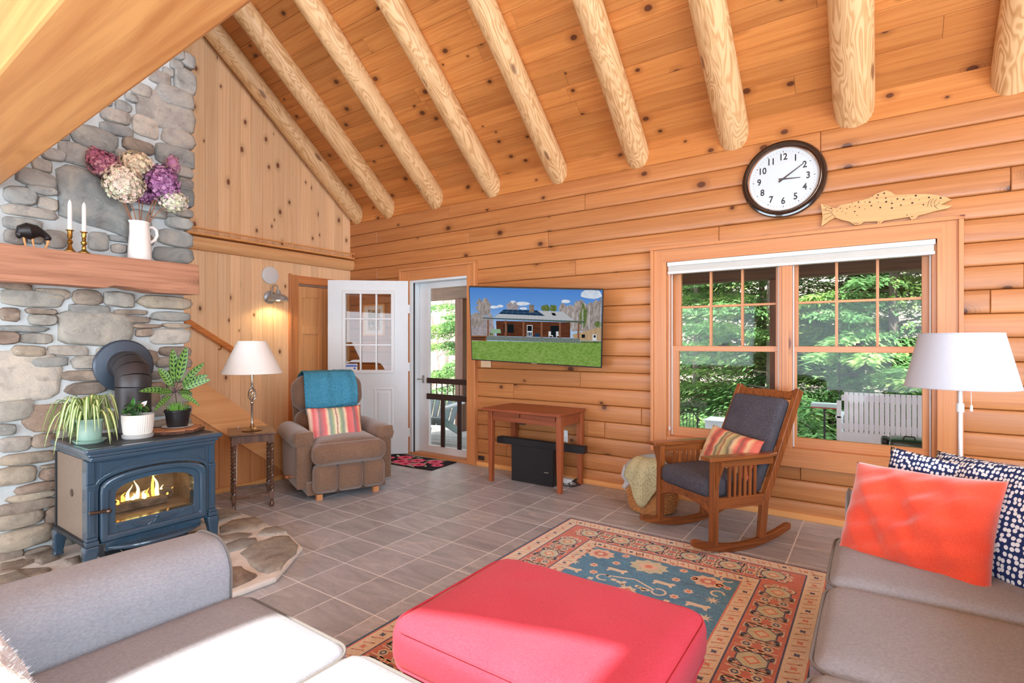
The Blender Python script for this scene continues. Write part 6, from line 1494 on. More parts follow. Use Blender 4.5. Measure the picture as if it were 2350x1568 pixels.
c = fpx((1993, 591)); m = MB(); m.lathe([(0.006, 0), (0.006, 0.001), (0.003, 0.0012)], 14, mat4((1, 0, 0), (0, 0, 1), (0, -1, 0), (c[0], -0.0081, c[1] - mnz))); m.build('eye', SPT, fs_)

# ------------------------------------------------------------------ basket with blankets
bk_ = thing('wicker_basket', 'round woven wicker basket on the floor beside the rocking chair', 'basket', (4.19, -0.40, 0))
m = MB()
for k in range(14):
    z = 0.012 + k * 0.0165; r = 0.165 + 0.022 * math.sin(PI * min(1, k / 11)); m.tube([((r + 0.004 * (1 if (j + k) % 2 else -1)) * math.cos(2 * PI * j / 48), (r + 0.004 * (1 if (j + k) % 2 else -1)) * math.sin(2 * PI * j / 48), z) for j in range(49)], 0.009, 6)
m.build('weave', plain('wicker', srgb(196, 140, 86), 0.7, var=0.2, scale=60), bk_)
m = MB(); m.lathe([(0.16, 0.004), (0.16, 0.012)], 32); m.build('bottom', plain('wicker_base', srgb(168, 112, 66), 0.8), bk_)
m = MB(); m.tube([(0.172 * math.cos(2 * PI * j / 48), 0.172 * math.sin(2 * PI * j / 48), 0.245) for j in range(49)], 0.012, 8); m.build('rim', plain('wicker_rim', srgb(186, 128, 76), 0.7, var=0.2, scale=60), bk_)
fold = thing('folded_blanket', 'soft pale blue and grey blanket folded over the basket', 'blanket', (4.19, -0.40, 0.2))
m = MB(); m.rbox((-0.05, 0.01, 0.09), (0.30, 0.26, 0.20), 0.085, 14, (0, 0, 0.03), 0, None, lambda q_, p_: q_ + Vector((0.010 * math.sin(20 * q_.y), 0, 0.012 * math.sin(16 * q_.x + 9 * q_.y)))); m.build('folds', fabric('pale_blue_fleece', srgb(188, 208, 218), srgb(150, 170, 186), 150, bump=0.6), fold)
m = MB(); m.tube([(-0.19, -0.05, 0.12), (-0.215, -0.03, 0.04), (-0.20, 0.0, -0.02), (-0.225, -0.04, -0.06)], [0.03, 0.035, 0.03, 0.02], 10); m.build('white_edge', M['boucle'], fold)
kn = thing('knit_blanket', 'pale yellow-green open knit blanket hanging over the basket front', 'blanket', (4.19, -0.40, 0.2))
t = NT('yellow_knit'); v = t.obj(rand=False); ck_ = t.n('TexVoronoi', feature='DISTANCE_TO_EDGE'); ck_.inputs['Scale'].default_value = 95; t.l(v, ck_.inputs['Vector'])
t.l(t.ramp(ck_.outputs['Distance'], [(0.05, srgb(166, 160, 122)), (0.22, srgb(222, 218, 178))]), t.bs.inputs['Base Color']); t.set(Roughness=0.95); t.bump(ck_.outputs['Distance'], 1.0, 0.006)
b = MB()
def kb(u, v):
    # cloth runs from the top of the pile over the front rim down to a corner
    a = -2.45 + 1.55 * u; 
    top = Vector((0.05 * math.cos(a), 0.05 * math.sin(a), 0.195)); r1 = 0.205
    rim = Vector((r1 * math.cos(a), r1 * math.sin(a), 0.13)); low = Vector(((r1 + 0.012) * math.cos(a), (r1 + 0.012) * math.sin(a), 0.07 - 0.20 * math.exp(-((u - 0.55) / 0.30) ** 2)))
    if v < 0.45: t_ = v / 0.45; p = top.lerp(rim, t_) + Vector((0, 0, 0.05 * math.sin(t_ * PI)))
    else: t_ = (v - 0.45) / 0.55; p = rim.lerp(low, t_)
    w_ = 0.008 * math.sin(u * 13 + v * 2); p += Vector((math.cos(a) * w_, math.sin(a) * w_, 0)); return p
b.grid(kb, 30, 26); o = b.build('cloth', t.mat, kn, sharp=0); s2 = o.modifiers.new('thickness', 'SOLIDIFY'); s2.thickness = 0.007

# ------------------------------------------------------------------ rocking chair
fx = Vector((-0.555, -0.832, 0)).normalized(); ra = math.atan2(fx.y, fx.x)
rk = thing('rocking_chair', 'mission style oak rocking chair with charcoal cushions facing the rug', 'chair', (4.71, -0.745, 0.0), 0, None, (0, math.radians(-1.0), ra))
O, OX = M['oak'], M['oakx']
# local: x forward, y to sitter's left ; near side (viewer) is y>0
HW_ = 0.262
m_arc = 1.05
for s in (-1, 1):
    m = MB(); n = 22; vs_ = []; fs = []
    for i in range(n + 1):
        t = -0.40 + 0.80 * i / n - 0.03; zc = m_arc - math.sqrt(m_arc ** 2 - t * t); h = 0.050 if i not in (0, n) else 0.036
        for yy, zz in ((s * HW_ - 0.017, zc), (s * HW_ + 0.017, zc), (s * HW_ + 0.017, zc + h), (s * HW_ - 0.017, zc + h)): vs_.append((t, yy, zz))
    for i in range(n):
        for k in range(4): fs.append((i * 4 + k, (i + 1) * 4 + k, (i + 1) * 4 + (k + 1) % 4, i * 4 + (k + 1) % 4))
    fs += [(0, 1, 2, 3), (n * 4 + 3, n * 4 + 2, n * 4 + 1, n * 4)]; m.add(vs_, fs); m.build('rocker', OX, rk, bevel=0.005)
    MB().bx(0.185, 0.228, s * HW_ - 0.021, s * HW_ + 0.021, 0.055, 0.582).build('front_leg', O, rk, bevel=0.004)
    m = MB(); m.bar((-0.185, s * HW_, 0.06), (-0.205, s * HW_, 0.30), 0.036, 0.052, (1, 0, 0)); m.build('rear_leg', O, rk, bevel=0.004)
    m = MB(); m.bar((-0.203, s * (HW_ - 0.0), 0.285), (-0.52, s * (HW_ - 0.012), 1.005), 0.034, 0.052, (1, 0, 0.3)); m.build('back_post', O, rk, bevel=0.004)
    # arm
    m = MB(); m.prism([(0.285, s * 0.225), (0.285, s * 0.315), (-0.20, s * 0.312), (-0.305, s * 0.275), (-0.305, s * 0.243), (0.10, s * 0.232)][::s], -0.012, 0.012, Matrix.Translation((0, 0, 0.594))); m.build('armrest', OX, rk, bevel=0.005)
    MB().bx(-0.235, 0.19, s * HW_ - 0.011, s * HW_ + 0.011, 0.272, 0.342).build('seat_rail', OX, rk, bevel=0.003)
    MB().bx(-0.275, 0.19, s * HW_ - 0.010, s * HW_ + 0.010, 0.532, 0.582).build('arm_rail', OX, rk, bevel=0.003)
    for k in range(6): MB().bx(0.075 - k * 0.042, 0.096 - k * 0.042, s * HW_ - 0.007, s * HW_ + 0.007, 0.34, 0.535).build('slat', O, rk, bevel=0.002)
    m = MB(); P = [(0.0, 0.0), (0.0, -0.20), (0.018, -0.13), (0.05, -0.04), (0.06, 0.0)]
    m.prism(P if s < 0 else P, -0.009, 0.009, mat4((0, s, 0), (0, 0, 1), (1 * s, 0, 0), (0.207, s * (HW_ + 0.019), 0.582))); m.build('corbel', O, rk, bevel=0.002)
m = MB(); n = 12; P = [(-HW_ + 0.02, 0.345), (HW_ - 0.02, 0.345)] + [(HW_ - 0.02 - (2 * HW_ - 0.04) * i / n, 0.235 + 0.055 * math.sin(PI * i / n) ** 0.7) for i in range(n + 1)]
m.prism(P[::-1], 0.195, 0.218, mat4((0, 1, 0), (0, 0, 1), (1, 0, 0), (0, 0, 0))); m.build('front_rail', OX, rk, bevel=0.003)
MB().bx(-0.225, -0.2, -HW_, HW_, 0.275, 0.335).build('rear_rail', OX, rk, bevel=0.003)
bd = Vector((-0.52 + 0.203, 0, 1.005 - 0.285)).normalized(); bo = Vector((-0.203, 0, 0.285)); bl = (Vector((-0.52, 0, 1.005)) - bo).length
bn = Vector((bd.z, 0, -bd.x)); BM_ = mat4((0, 1, 0), bd, bn * -1 if Vector((0, 1, 0)).cross(bd).dot(bn) < 0 else bn, bo)
m = MB(); P = [(-0.25, bl - 0.075), (0.25, bl - 0.075), (0.25, bl - 0.012), (0.225, bl - 0.004), (0.19, bl - 0.022), (0, bl - 0.018), (-0.19, bl - 0.022), (-0.225, bl - 0.004), (-0.25, bl - 0.012)]
m.prism(P, -0.012, 0.012, BM_); m.build('crest_rail', OX, rk, bevel=0.003)
m = MB(); m.rbox((0.0, 0, 0.395), (0.475, 0.475, 0.13), 0.045, 12, (0.012, 0.0, 0.022)); m.build('seat_cushion', M['charcoal'], rk)
cz = (Vector((0, 1, 0)).cross(bd)); sgn = 1 if cz.x > 0 else -1
BM2 = mat4((0, 1, 0), bd, Vector((0, 1, 0)).cross(bd), bo)
m = MB(); m.rbox((0, 0.39, sgn * 0.035), (0.445, 0.62, 0.085), 0.032, 12, (0, 0, 0.012), 0, BM2); m.build('back_cushion', M['charcoal'], rk)
S2 = [(0.0, srgb(206, 92, 76)), (0.07, srgb(224, 186, 140)), (0.12, srgb(214, 84, 76)), (0.18, srgb(140, 74, 66)), (0.22, srgb(218, 92, 80)), (0.30, srgb(228, 196, 150)), (0.36, srgb(112, 104, 90)), (0.40, srgb(170, 160, 104)), (0.47, srgb(206, 190, 140)), (0.50, srgb(160, 72, 56)), (0.54, srgb(188, 176, 120)), (0.60, srgb(110, 104, 90)), (0.64, srgb(226, 194, 150)), (0.70, srgb(216, 88, 78)), (0.78, srgb(150, 78, 70)), (0.83, srgb(222, 104, 92)), (0.90, srgb(232, 200, 156)), (1.0, srgb(236, 206, 164))]
STR2 = stripes('striped_cotton_warm', S2, 'X', 0.23)
bpy.context.view_layer.update(); Mrk = rk.matrix_world.copy(); R3 = Mrk.to_3x3()
yv = (R3 @ Vector((0.93, -0.10, 0.42))).normalized(); zv0 = (R3 @ Vector((-0.50, 0.0, 0.85))); xv = yv.cross(zv0).normalized(); xv = (xv + 0.12 * zv0).normalized(); zv = xv.cross(yv).normalized()
pillow('lumbar_pillow', 'rectangular coral, olive and tan striped lumbar pillow on the rocking chair', mat4(xv, yv, zv, Mrk @ Vector((-0.15, 0.01, 0.565))), 0.54, 0.29, 0.13, STR2, 8)
# ------------------------------------------------------------------ floor lamp
fl = thing('floor_lamp', 'white floor lamp with tapered drum shade in front of the window casing', 'lamp', (5.972, -1.17, 0))
WM = plain('white_metal', srgb(236, 236, 240), 0.3, var=0.01)
m = MB(); m.lathe([(0.13, 0), (0.13, 0.012), (0.12, 0.020), (0.012, 0.026)], 36); m.build('base', WM, fl)
m = MB(); m.cyl((0, 0, 0.02), (0, 0, 0.58), 0.011); m.build('pole', WM, fl); m = MB(); m.cyl((0, 0, 0.50), (0, 0, 1.12), 0.0085); m.build('pole', WM, fl)
for z_ in (0.50, 0.98): m = MB(); m.lathe([(0.012, 0), (0.015, 0.004), (0.015, 0.04), (0.012, 0.045)], 16, Matrix.Translation((0, 0, z_))); m.build('collar', WM, fl)
shade(fl, 0.218, 0.158, 1.098, 1.358, plain('white_linen_shade', srgb(188, 193, 204), 0.9, var=0.02, scale=150, bump=0.12, bscale=500))
m = MB(); m.tube([(0.035, -0.03, 1.12), (0.036, -0.03, 1.02)], 0.0015, 6); m.lathe([(0.002, 0.032), (0.006, 0.026), (0.006, 0.002), (0.003, 0)], 10, Matrix.Translation((0.036, -0.03, 0.99))); m.build('pull_switch', WM, fl)
m = MB(); m.ball((0, 0, 1.2), (0.03, 0.03, 0.045)); m.build('bulb', M['white_vinyl'], fl)
m = MB(); m.tube([(0.008, 0, 0.74), (0.05, 0.0, 0.70), (0.11, 0.01, 0.655), (0.20, 0.02, 0.60), (0.30, 0.05, 0.4), (0.32, 0.3, 0.03), (0.3, 0.8, 0.008)], 0.0042, 8); m.build('cord', WM, fl)
# pale green painted table behind the sofa arm
gt = thing('green_side_table', 'pale green painted side table mostly hidden behind the sofa arm', 'table', (5.735, -1.02, 0))
GP = plain('pale_green_paint', srgb(196, 216, 190), 0.5, var=0.03)
MB().bx(-0.095, 0.10, -0.20, 0.22, 0.575, 0.60).build('table_top', GP, gt, bevel=0.004)
for sx in (-0.08, 0.085):
    for sy in (-0.18, 0.20): MB().bx(sx - 0.014, sx + 0.014, sy - 0.014, sy + 0.014, 0, 0.575).build('leg', GP, gt, bevel=0.002)

# ------------------------------------------------------------------ sofas
def piping_loop(b, cx, cy, z, w, d, r, rad=0.0045, n=6):
    pts = []
    for (sx, sy, a0) in ((1, 1, 0), (-1, 1, PI / 2), (-1, -1, PI), (1, -1, 3 * PI / 2)):
        for k in range(n + 1):
            a = a0 + k * PI / 2 / n; pts.append((cx + sx * (w / 2 - r) + r * math.cos(a), cy + sy * (d / 2 - r) + r * math.sin(a), z))
    pts.append(pts[0]); b.tube(pts, rad, 6)
SF = M['sofa']
def make_sofa(root, ncush, cw, depth, arm_w, seat_z, arm_z, back_z, back_lean=0.16, back_cush=True, setback=(0.0, 0.0)):
    """local: +x along the sofa, +y toward the front; first arm at x=0"""
    L = ncush * cw + 2 * arm_w
    MB().rbox((L / 2, -depth / 2 + 0.05, 0.17), (L - 0.02, depth - 0.06, 0.22), 0.02, 4).build('base', SF, root)
    for x in (0.08, L - 0.08):
        for y in (-0.02, -depth + 0.10): MB().bx(x - 0.025, x + 0.025, y - 0.025, y + 0.025, 0, 0.07).build('foot', M['walnut'], root)
    for i, x in enumerate((arm_w / 2, L - arm_w / 2)):
        hw_ = arm_w / 2; rr_a = min(0.105, hw_ - 0.01); prof_ = [(-hw_ + 0.012, 0.06), (hw_ - 0.012, 0.06), (hw_ - 0.008, arm_z * 0.5)]
        for (sx, a0) in ((1, 0), (-1, PI / 2)):
            for k in range(9): a = a0 + k * PI / 16; prof_.append((sx * (hw_ - rr_a) + rr_a * math.cos(a), arm_z - rr_a + rr_a * math.sin(a)))
        prof_.append((-hw_ + 0.008, arm_z * 0.5)); n = len(prof_); vs_ = []; fs = []; sb_ = setback[i]; ys = [-depth - 0.06, -depth * 0.66, -depth * 0.33, -0.03 - sb_, 0.0 - sb_, 0.012 - sb_]; ins = [0, 0, 0, 0, 0.001, 0.012]; cxp, czp = 0.0, arm_z * 0.5
        for yv_, e in zip(ys, ins):
            bul = 0.006 * math.sin(PI * (yv_ + depth) / depth) if -depth < yv_ < 0 else 0
            for p_ in prof_: vs_.append((x + p_[0] * (1 - e / hw_), yv_, czp + (p_[1] - czp) * (1 - e / czp) + (bul if p_[1] > arm_z * 0.8 else 0)))
        for k in range(len(ys) - 1):
            for q_ in range(n): fs.append((k * n + q_, k * n + (q_ + 1) % n, (k + 1) * n + (q_ + 1) % n, (k + 1) * n + q_))
        fs.append(tuple(range(n))); fs.append(tuple((len(ys) - 1) * n + q_ for q_ in range(n))[::-1])
        m = MB(); m.add(vs_, [f[::-1] for f in fs], 0, None, True); m.build('arm', SF, root, sharp=50)
        b = MB(); b.tube([(x + p_[0] * 1.004, 0.001 - sb_, p_[1] * 1.003) for p_ in prof_[1:] + prof_[:1]], 0.0042, 6); b.build('piping', M['sofa_pipe'], root)
    m = MB(); m.rbox((L / 2, -depth - 0.02, (back_z + 0.06) / 2), (L - 2 * arm_w + 0.06, 0.17, back_z - 0.06), 0.07, 10, (0, 0, 0.01)); m.build('back_frame', SF, root)
    for i in range(ncush):
        xc = arm_w + (i + 0.5) * cw; d = depth - 0.02
        m = MB(); m.rbox((xc, 0.025 - d / 2 + 0.02, seat_z - 0.09), (cw - 0.006, d, 0.18), 0.055, 14, (0, 0.012, 0.018)); c = m.build('seat_cushion', SF, root)
        b = MB(); piping_loop(b, xc, 0.025 - d / 2 + 0.02, seat_z - 0.028, cw - 0.004, d + 0.004, 0.07); b.build('piping', M['sofa_pipe'], c)
        if back_cush:
            Mb = Matrix.Translation((xc, -depth + 0.15, seat_z + 0.02)) @ Matrix.Rotation(back_lean, 4, 'X')
            m = MB(); m.rbox((0, 0.0, 0.19), (cw - 0.004, 0.19, 0.42), 0.085, 14, (0.0, 0.035, 0.01), 0, Mb); m.build('back_cushion', SF, root)
sr = thing('sofa', 'grey linen sofa with red and navy pillows along the right side', 'sofa', (5.475, -1.465, 0), -PI / 2)
sr.rotation_euler = (0, 0, PI / 2)
# local y must point to world -x and local x along world -y : mirror-free frame uses x -> +y, so start from the near end
sr.location = (5.54, -1.465 - (3 * 0.585 + 2 * 0.225), 0)
make_sofa(sr, 3, 0.585, 0.80, 0.225, 0.475, 0.635, 0.80)
sl = thing('sofa', 'grey linen sofa with a white fleece throw in the left foreground, lit by the sun', 'sofa', (3.575, -3.53, 0), 0)
make_sofa(sl, 2, 0.585, 0.76, 0.285, 0.475, 0.640, 0.79, back_cush=False, setback=(0.0, 0.14))
# white fleece throw over the back of the near sofa
th_ = thing('fleece_throw', 'shaggy white fleece throw draped over the sofa back in the corner', 'blanket', (4.42, -4.31, 0.735))
b = MB(); q = random.Random(2)
def thf(u, v):
    P = [(0.145, -0.34), (0.135, -0.15), (0.118, 0.0), (0.085, 0.068), (0.0, 0.092), (-0.085, 0.068), (-0.118, 0.0), (-0.125, -0.3)]
    f = v * (len(P) - 1); i = min(int(f), len(P) - 2); t = f - i; y = P[i][0] * (1 - t) + P[i + 1][0] * t; z = P[i][1] * (1 - t) + P[i + 1][1] * t
    x = -0.34 + 0.78 * u + 0.02 * math.sin(9 * v)
    return Vector((x, y + 0.008 * math.sin(x * 23 + v * 5), z + 0.006 * math.sin(x * 31 + 7 * v)))
b.grid(thf, 40, 40); o = b.build('cloth', M['boucle'], th_, sharp=0); s2 = o.modifiers.new('thickness', 'SOLIDIFY'); s2.thickness = 0.014
b = MB()
for k in range(9000):
    u, v = q.random(), q.random(); p = thf(u, v); pu = thf(min(1, u + 0.01), v) - p; pv = thf(u, min(1, v + 0.01)) - p
    nn = pv.cross(pu); nn = nn.normalized() if nn.length > 1e-9 else Vector((0, 0, 1))
    if nn.z < 0 and 0.3 < v < 0.7: nn = -nn
    if (0.0 <= v <= 0.35 and nn.y < 0) or (v > 0.7 and nn.y > 0): nn = -nn
    L = q.uniform(0.003, 0.007); p = p + nn * 0.011; t_ = Vector((q.uniform(-1, 1), q.uniform(-1, 1), q.uniform(-1, 1))) * 0.005; s_v = nn.cross(t_).normalized() * 0.0016
    b.add([p - s_v, p + s_v, p + nn * L + t_], [(0, 1, 2)])
b.build('pile', M['boucle'], th_, sharp=0, kind='stuff')

# pillows on the right sofa
def navy_dots():
    t = NT('navy_dot_print'); tc = t.n('TexCoord'); sx_ = t.n('SeparateXYZ'); t.l(tc.outputs['Object'], sx_.inputs[0]); cb_ = t.n('CombineXYZ'); t.l(sx_.outputs[0], cb_.inputs[0]); t.l(t.math('MULTIPLY', sx_.outputs[2], 0.72), cb_.inputs[1])
    vo = t.n('TexVoronoi', feature='F1', voronoi_dimensions='2D'); vo.inputs['Scale'].default_value = 70; vo.inputs['Randomness'].default_value = 0.5; t.l(cb_.outputs[0], vo.inputs['Vector'])
    mr = t.n('MapRange'); mr.inputs[1].default_value = 0.40; mr.inputs[2].default_value = 0.34; t.l(vo.outputs['Distance'], mr.inputs[0])
    t.l(t.mix(mr.outputs[0], srgb(20, 42, 92), srgb(226, 232, 236)), t.bs.inputs['Base Color']); t.set(Roughness=0.9); return t.mat
def face(center, normal, xdir, roll=0):
    y = Vector(normal).normalized(); x = Vector(xdir); x = (x - y * x.dot(y)).normalized(); z = x.cross(y)
    if z.z < 0: x = -x; z = x.cross(y)
    return mat4(x, y, z, center)
pillow('velvet_pillow', 'large coral red velvet pillow leaning on the grey sofa arm', face((5.765, -1.885, 0.615), (-0.42, -0.80, 0.50), (-0.92, 0.38, -0.02)), 0.51, 0.43, 0.18, M['coral'], 5, 2.0, n=44)
pillow('dotted_pillow', 'navy pillow with white seed dots behind the coral red pillow', face((5.965, -1.80, 0.655), (-0.66, -0.62, 0.42), (-0.72, 0.68, -0.04)), 0.48, 0.46, 0.15, navy_dots(), 6, 1.0)
pillow('dotted_pillow', 'second navy dotted pillow tucked between coral pillow and sofa arm', face((5.85, -1.735, 0.655), (-0.35, -0.88, 0.35), (-0.95, 0.30, 0.10)), 0.42, 0.40, 0.10, navy_dots(), 16, 1.0)

# ------------------------------------------------------------------ red footstool
ot = thing('footstool', 'large rectangular red upholstered ottoman on the rug', 'ottoman', (4.775, -2.975, 0.009))
m = MB(); m.rbox((0, 0, 0.155), (0.79, 0.61, 0.25), 0.05, 10); m.build('base', M['red'], ot)
m = MB(); m.rbox((0, 0, 0.345), (0.835, 0.65, 0.165), 0.058, 26, (0.008, 0.008, 0.020), 0, None, lambda q_, p_: q_ + Vector((0, 0, (0.0035 * math.sin(19 * q_.x + 8 * q_.y) * math.sin(7 * q_.y + 2) - 0.012 * math.exp(-((q_.x + 0.18) ** 2 + (q_.y - 0.14) ** 2) / 0.0012) - 0.010 * math.exp(-((q_.x - 0.14) ** 2 / 0.0006 + (q_.y - 0.10) ** 2 / 0.006)) + 0.006 * math.exp(-((q_.x - 0.17) ** 2 / 0.0005 + (q_.y - 0.09) ** 2 / 0.006))) if p_[2] > 0.5 else 0))); m.build('cushion', M['red'], ot)
b = MB(); piping_loop(b, 0, 0, 0.405, 0.832, 0.647, 0.085, 0.004, 8); piping_loop(b, 0, 0, 0.285, 0.825, 0.640, 0.07, 0.004, 8); b.build('piping', M['red'], ot)
for sx in (-0.33, 0.33):
    for sy in (-0.24, 0.24): MB().bx(sx - 0.025, sx + 0.025, sy - 0.025, sy + 0.025, 0, 0.035).build('foot', M['walnut'], ot)

# ------------------------------------------------------------------ rug
rg = thing('area_rug', 'rectangular oriental rug with red and cream borders and blue field', 'rug', (0, 0, 0))
RX0, RX1, RY0, RY1 = 3.765, 5.475, -3.62, -0.975
def rmat(name, a, c=None): return fabric('rug_' + name, srgb(*[min(245, int(k * 1.10)) for k in a]), srgb(*[int(k * 1.0) for k in (c or [k * 0.92 for k in a])]), 170, mottling=0.5, bump=0.4, blot=9)
RM = [rmat('navy', (84, 110, 140)), rmat('cream', (236, 220, 204)), rmat('red', (210, 142, 134)), rmat('blue', (110, 160, 194), (84, 134, 172)), rmat('bone', (228, 218, 202)), rmat('sage', (204, 210, 190)), rmat('ink', (104, 110, 142)), rmat('rose', (220, 150, 134)), rmat('pink', (232, 206, 190))]
NAVY, CREAM, RED, BLUE, BONE, SAGE, INK, ROSE, PINK = range(9)
m = MB(); m.bx(RX0, RX1, RY0, RY1, 0.0005, 0.0075); m.build('ground', RM[0], rg, bevel=0.002)
PT = MB(); lz = [0.0077]
def rp(pts, c):
    a = sum(pts[i][0] * pts[(i + 1) % len(pts)][1] - pts[(i + 1) % len(pts)][0] * pts[i][1] for i in range(len(pts)))
    if a < 0: pts = pts[::-1]
    PT.poly([(p[0], p[1], lz[0]) for p in pts], c)
def rr(x0, x1, y0, y1, c): rp([(x0, y0), (x1, y0), (x1, y1), (x0, y1)], c)
def up(): lz[0] += 0.00012
def frame(i0, c): rr(RX0 + i0, RX1 - i0 - (0.045 if True else 0), RY0 + i0, RY1 - i0, c); up()
X0, X1 = RX0 + 0.015, RX1 - 0.055
def inset(d, c): rr(X0 + d, X1 - d, RY0 + 0.015 + d, RY1 - 0.012 - d, c); up()
inset(0.0, ROSE); inset(0.008, CREAM); inset(0.093, INK); inset(0.101, RED); inset(0.297, INK); inset(0.305, CREAM); inset(0.378, ROSE); inset(0.386, BLUE)
# blue streaks in the field
q = random.Random(4); fx0, fx1, fy0, fy1 = X0 + 0.39, X1 - 0.39, RY0 + 0.41, RY1 - 0.402
for k in range(170):
    y = q.uniform(fy0, fy1); x = q.uniform(fx0, fx1 - 0.1); L = q.uniform(0.08, 0.35); rr(x, min(fx1, x + L), y, y + q.uniform(0.002, 0.004), INK if k % 3 else 3)
up()
def pol(cx, cy, r, n, ph=0, sx=1.0, sy=1.0): return [(cx + sx * r * math.cos(ph + 2 * PI * i / n), cy + sy * r * math.sin(ph + 2 * PI * i / n)) for i in range(n)]
def star(cx, cy, r0, r1, n, c, ph=0.0, sx=1, sy=1): rp([(cx + sx * (r0 if i % 2 == 0 else r1) * math.cos(ph + PI * i / n), cy + sy * (r0 if i % 2 == 0 else r1) * math.sin(ph + PI * i / n)) for i in range(2 * n)], c)
def ringp(cx, cy, r, w, c, a0=0, a1=2 * PI, n=14):
    for i in range(n):
        t0, t1 = a0 + (a1 - a0) * i / n, a0 + (a1 - a0) * (i + 1) / n
        rp([(cx + r * math.cos(t0), cy + r * math.sin(t0)), (cx + (r + w) * math.cos(t0), cy + (r + w) * math.sin(t0)), (cx + (r + w) * math.cos(t1), cy + (r + w) * math.sin(t1)), (cx + r * math.cos(t1), cy + r * math.sin(t1))], c)
def medallion(cx, cy, s, rot):
    R2 = lambda x, y: (cx + x * math.cos(rot) - y * math.sin(rot), cy + x * math.sin(rot) + y * math.cos(rot))
    for sx in (-1, 1):
        for sy in (-1, 1):
            c = R2(sx * 0.62 * s, sy * 0.62 * s); ringp(c[0], c[1], 0.17 * s, 0.16 * s, BONE, 0, 2 * PI, 10); ringp(c[0], c[1], 0.34 * s, 0.05 * s, INK, 0, 2 * PI, 10)
            c = R2(sx * 1.02 * s, sy * 0.25 * s); ringp(c[0], c[1], 0.09 * s, 0.13 * s, BONE, 0, 2 * PI, 8)
    up(); rp([R2(*p) for p in ((-0.8 * s, -0.28 * s), (-0.28 * s, -0.8 * s), (0.28 * s, -0.8 * s), (0.8 * s, -0.28 * s), (0.8 * s, 0.28 * s), (0.28 * s, 0.8 * s), (-0.28 * s, 0.8 * s), (-0.8 * s, 0.28 * s))], INK); up()
    rp([R2(*p) for p in ((-0.72 * s, -0.25 * s), (-0.25 * s, -0.72 * s), (0.25 * s, -0.72 * s), (0.72 * s, -0.25 * s), (0.72 * s, 0.25 * s), (0.25 * s, 0.72 * s), (-0.25 * s, 0.72 * s), (-0.72 * s, 0.25 * s))], SAGE); up()
    rp([R2(*p) for p in ((-0.45 * s, 0), (0, -0.45 * s), (0.45 * s, 0), (0, 0.45 * s))], ROSE); up(); rp([R2(*p) for p in ((-0.3 * s, 0), (0, -0.3 * s), (0.3 * s, 0), (0, 0.3 * s))], BONE); lz[0] -= 0.00048
def border_run(p0, p1, n):
    p0 = Vector(p0); p1 = Vector(p1); d = (p1 - p0); L = d.length; d.normalize(); nn = Vector((-d.y, d.x)); step = L / n
    for i in range(n):
        c = p0 + d * (step * (i + 0.5)); medallion(c.x, c.y, 0.080, math.atan2(d.y, d.x))
        if i == n - 1: continue
        e = p0 + d * (step * (i + 1))
        for s in (-1, 1):
            for off in (0.030, 0.052):
                a = e + d * (s * off); rp([tuple(a + nn * 0.085), tuple(a + nn * -0.085), tuple(a + nn * -0.085 + d * 0.007), tuple(a + nn * 0.085 + d * 0.007)], BONE)
            for t in (-1, 1):
                a = e + nn * (t * 0.055) + d * (s * 0.075); rp([tuple(a + nn * (0.03 * t) - d * 0.022), tuple(a + nn * (0.03 * t) + d * 0.022), tuple(a - nn * (0.022 * t))], BONE)
        up()
        for s in (-1, 1):
            for t in (-1, 1):
                a = e + nn * (t * 0.058) + d * (s * 0.075); rp([tuple(a + nn * (0.02 * t) - d * 0.012), tuple(a + nn * (0.02 * t) + d * 0.012), tuple(a - nn * (0.010 * t))], INK)
        for t in (-0.042, 0.042): rp(pol(e.x + nn.x * t, e.y + nn.y * t, 0.026, 6), BONE)
        up()
        for t in (-0.042, 0.042): rp(pol(e.x + nn.x * t, e.y + nn.y * t, 0.017, 6), INK)
        up()
        for t in (-0.042, 0.042): rp(pol(e.x + nn.x * t, e.y + nn.y * t, 0.010, 4), SAGE)
        lz[0] -= 0.00036
bc = 0.199; bx0, bx1, by0, by1 = X0 + bc, X1 - bc, RY0 + 0.015 + bc, RY1 - 0.012 - bc
border_run((bx0 - 0.06, by1), (bx1 + 0.06, by1), 6); border_run((bx1, by0), (bx1, by1 - 0.10), 9); border_run((bx0, by0), (bx0, by1 - 0.10), 9)
# narrow cream borders: small flowers and diagonals
def small_run(p0, p1, step):
    p0 = Vector(p0); p1 = Vector(p1); L = (p1 - p0).length; d = (p1 - p0).normalized(); nn = Vector((-d.y, d.x)); n = int(L / step)
    for i in range(n):
        c = p0 + d * (L * (i + 0.5) / n)
        star(c.x, c.y, 0.018, 0.009, 4, INK if i % 2 == 0 else ROSE, PI / 4)
        for s in (-1, 1):
            a = c + d * (s * step * 0.30); rp([tuple(a + nn * 0.028 - d * 0.012), tuple(a + nn * 0.028 - d * 0.006), tuple(a - nn * 0.028 + d * 0.016), tuple(a - nn * 0.028 + d * 0.010)], ROSE)
            a = c + d * (s * step * 0.44); rp([tuple(a - nn * 0.028 - d * 0.012), tuple(a - nn * 0.028 - d * 0.008), tuple(a + nn * 0.028 + d * 0.012), tuple(a + nn * 0.028 + d * 0.008)], BONE)
for ins in (0.050, 0.342):
    a0, a1, b0, b1 = X0 + ins, X1 - ins, RY0 + 0.015 + ins, RY1 - 0.012 - ins
    small_run((a0, b1), (a1, b1), 0.105); small_run((a1, b0), (a1, b1), 0.105); small_run((a0, b0), (a0, b1), 0.105)
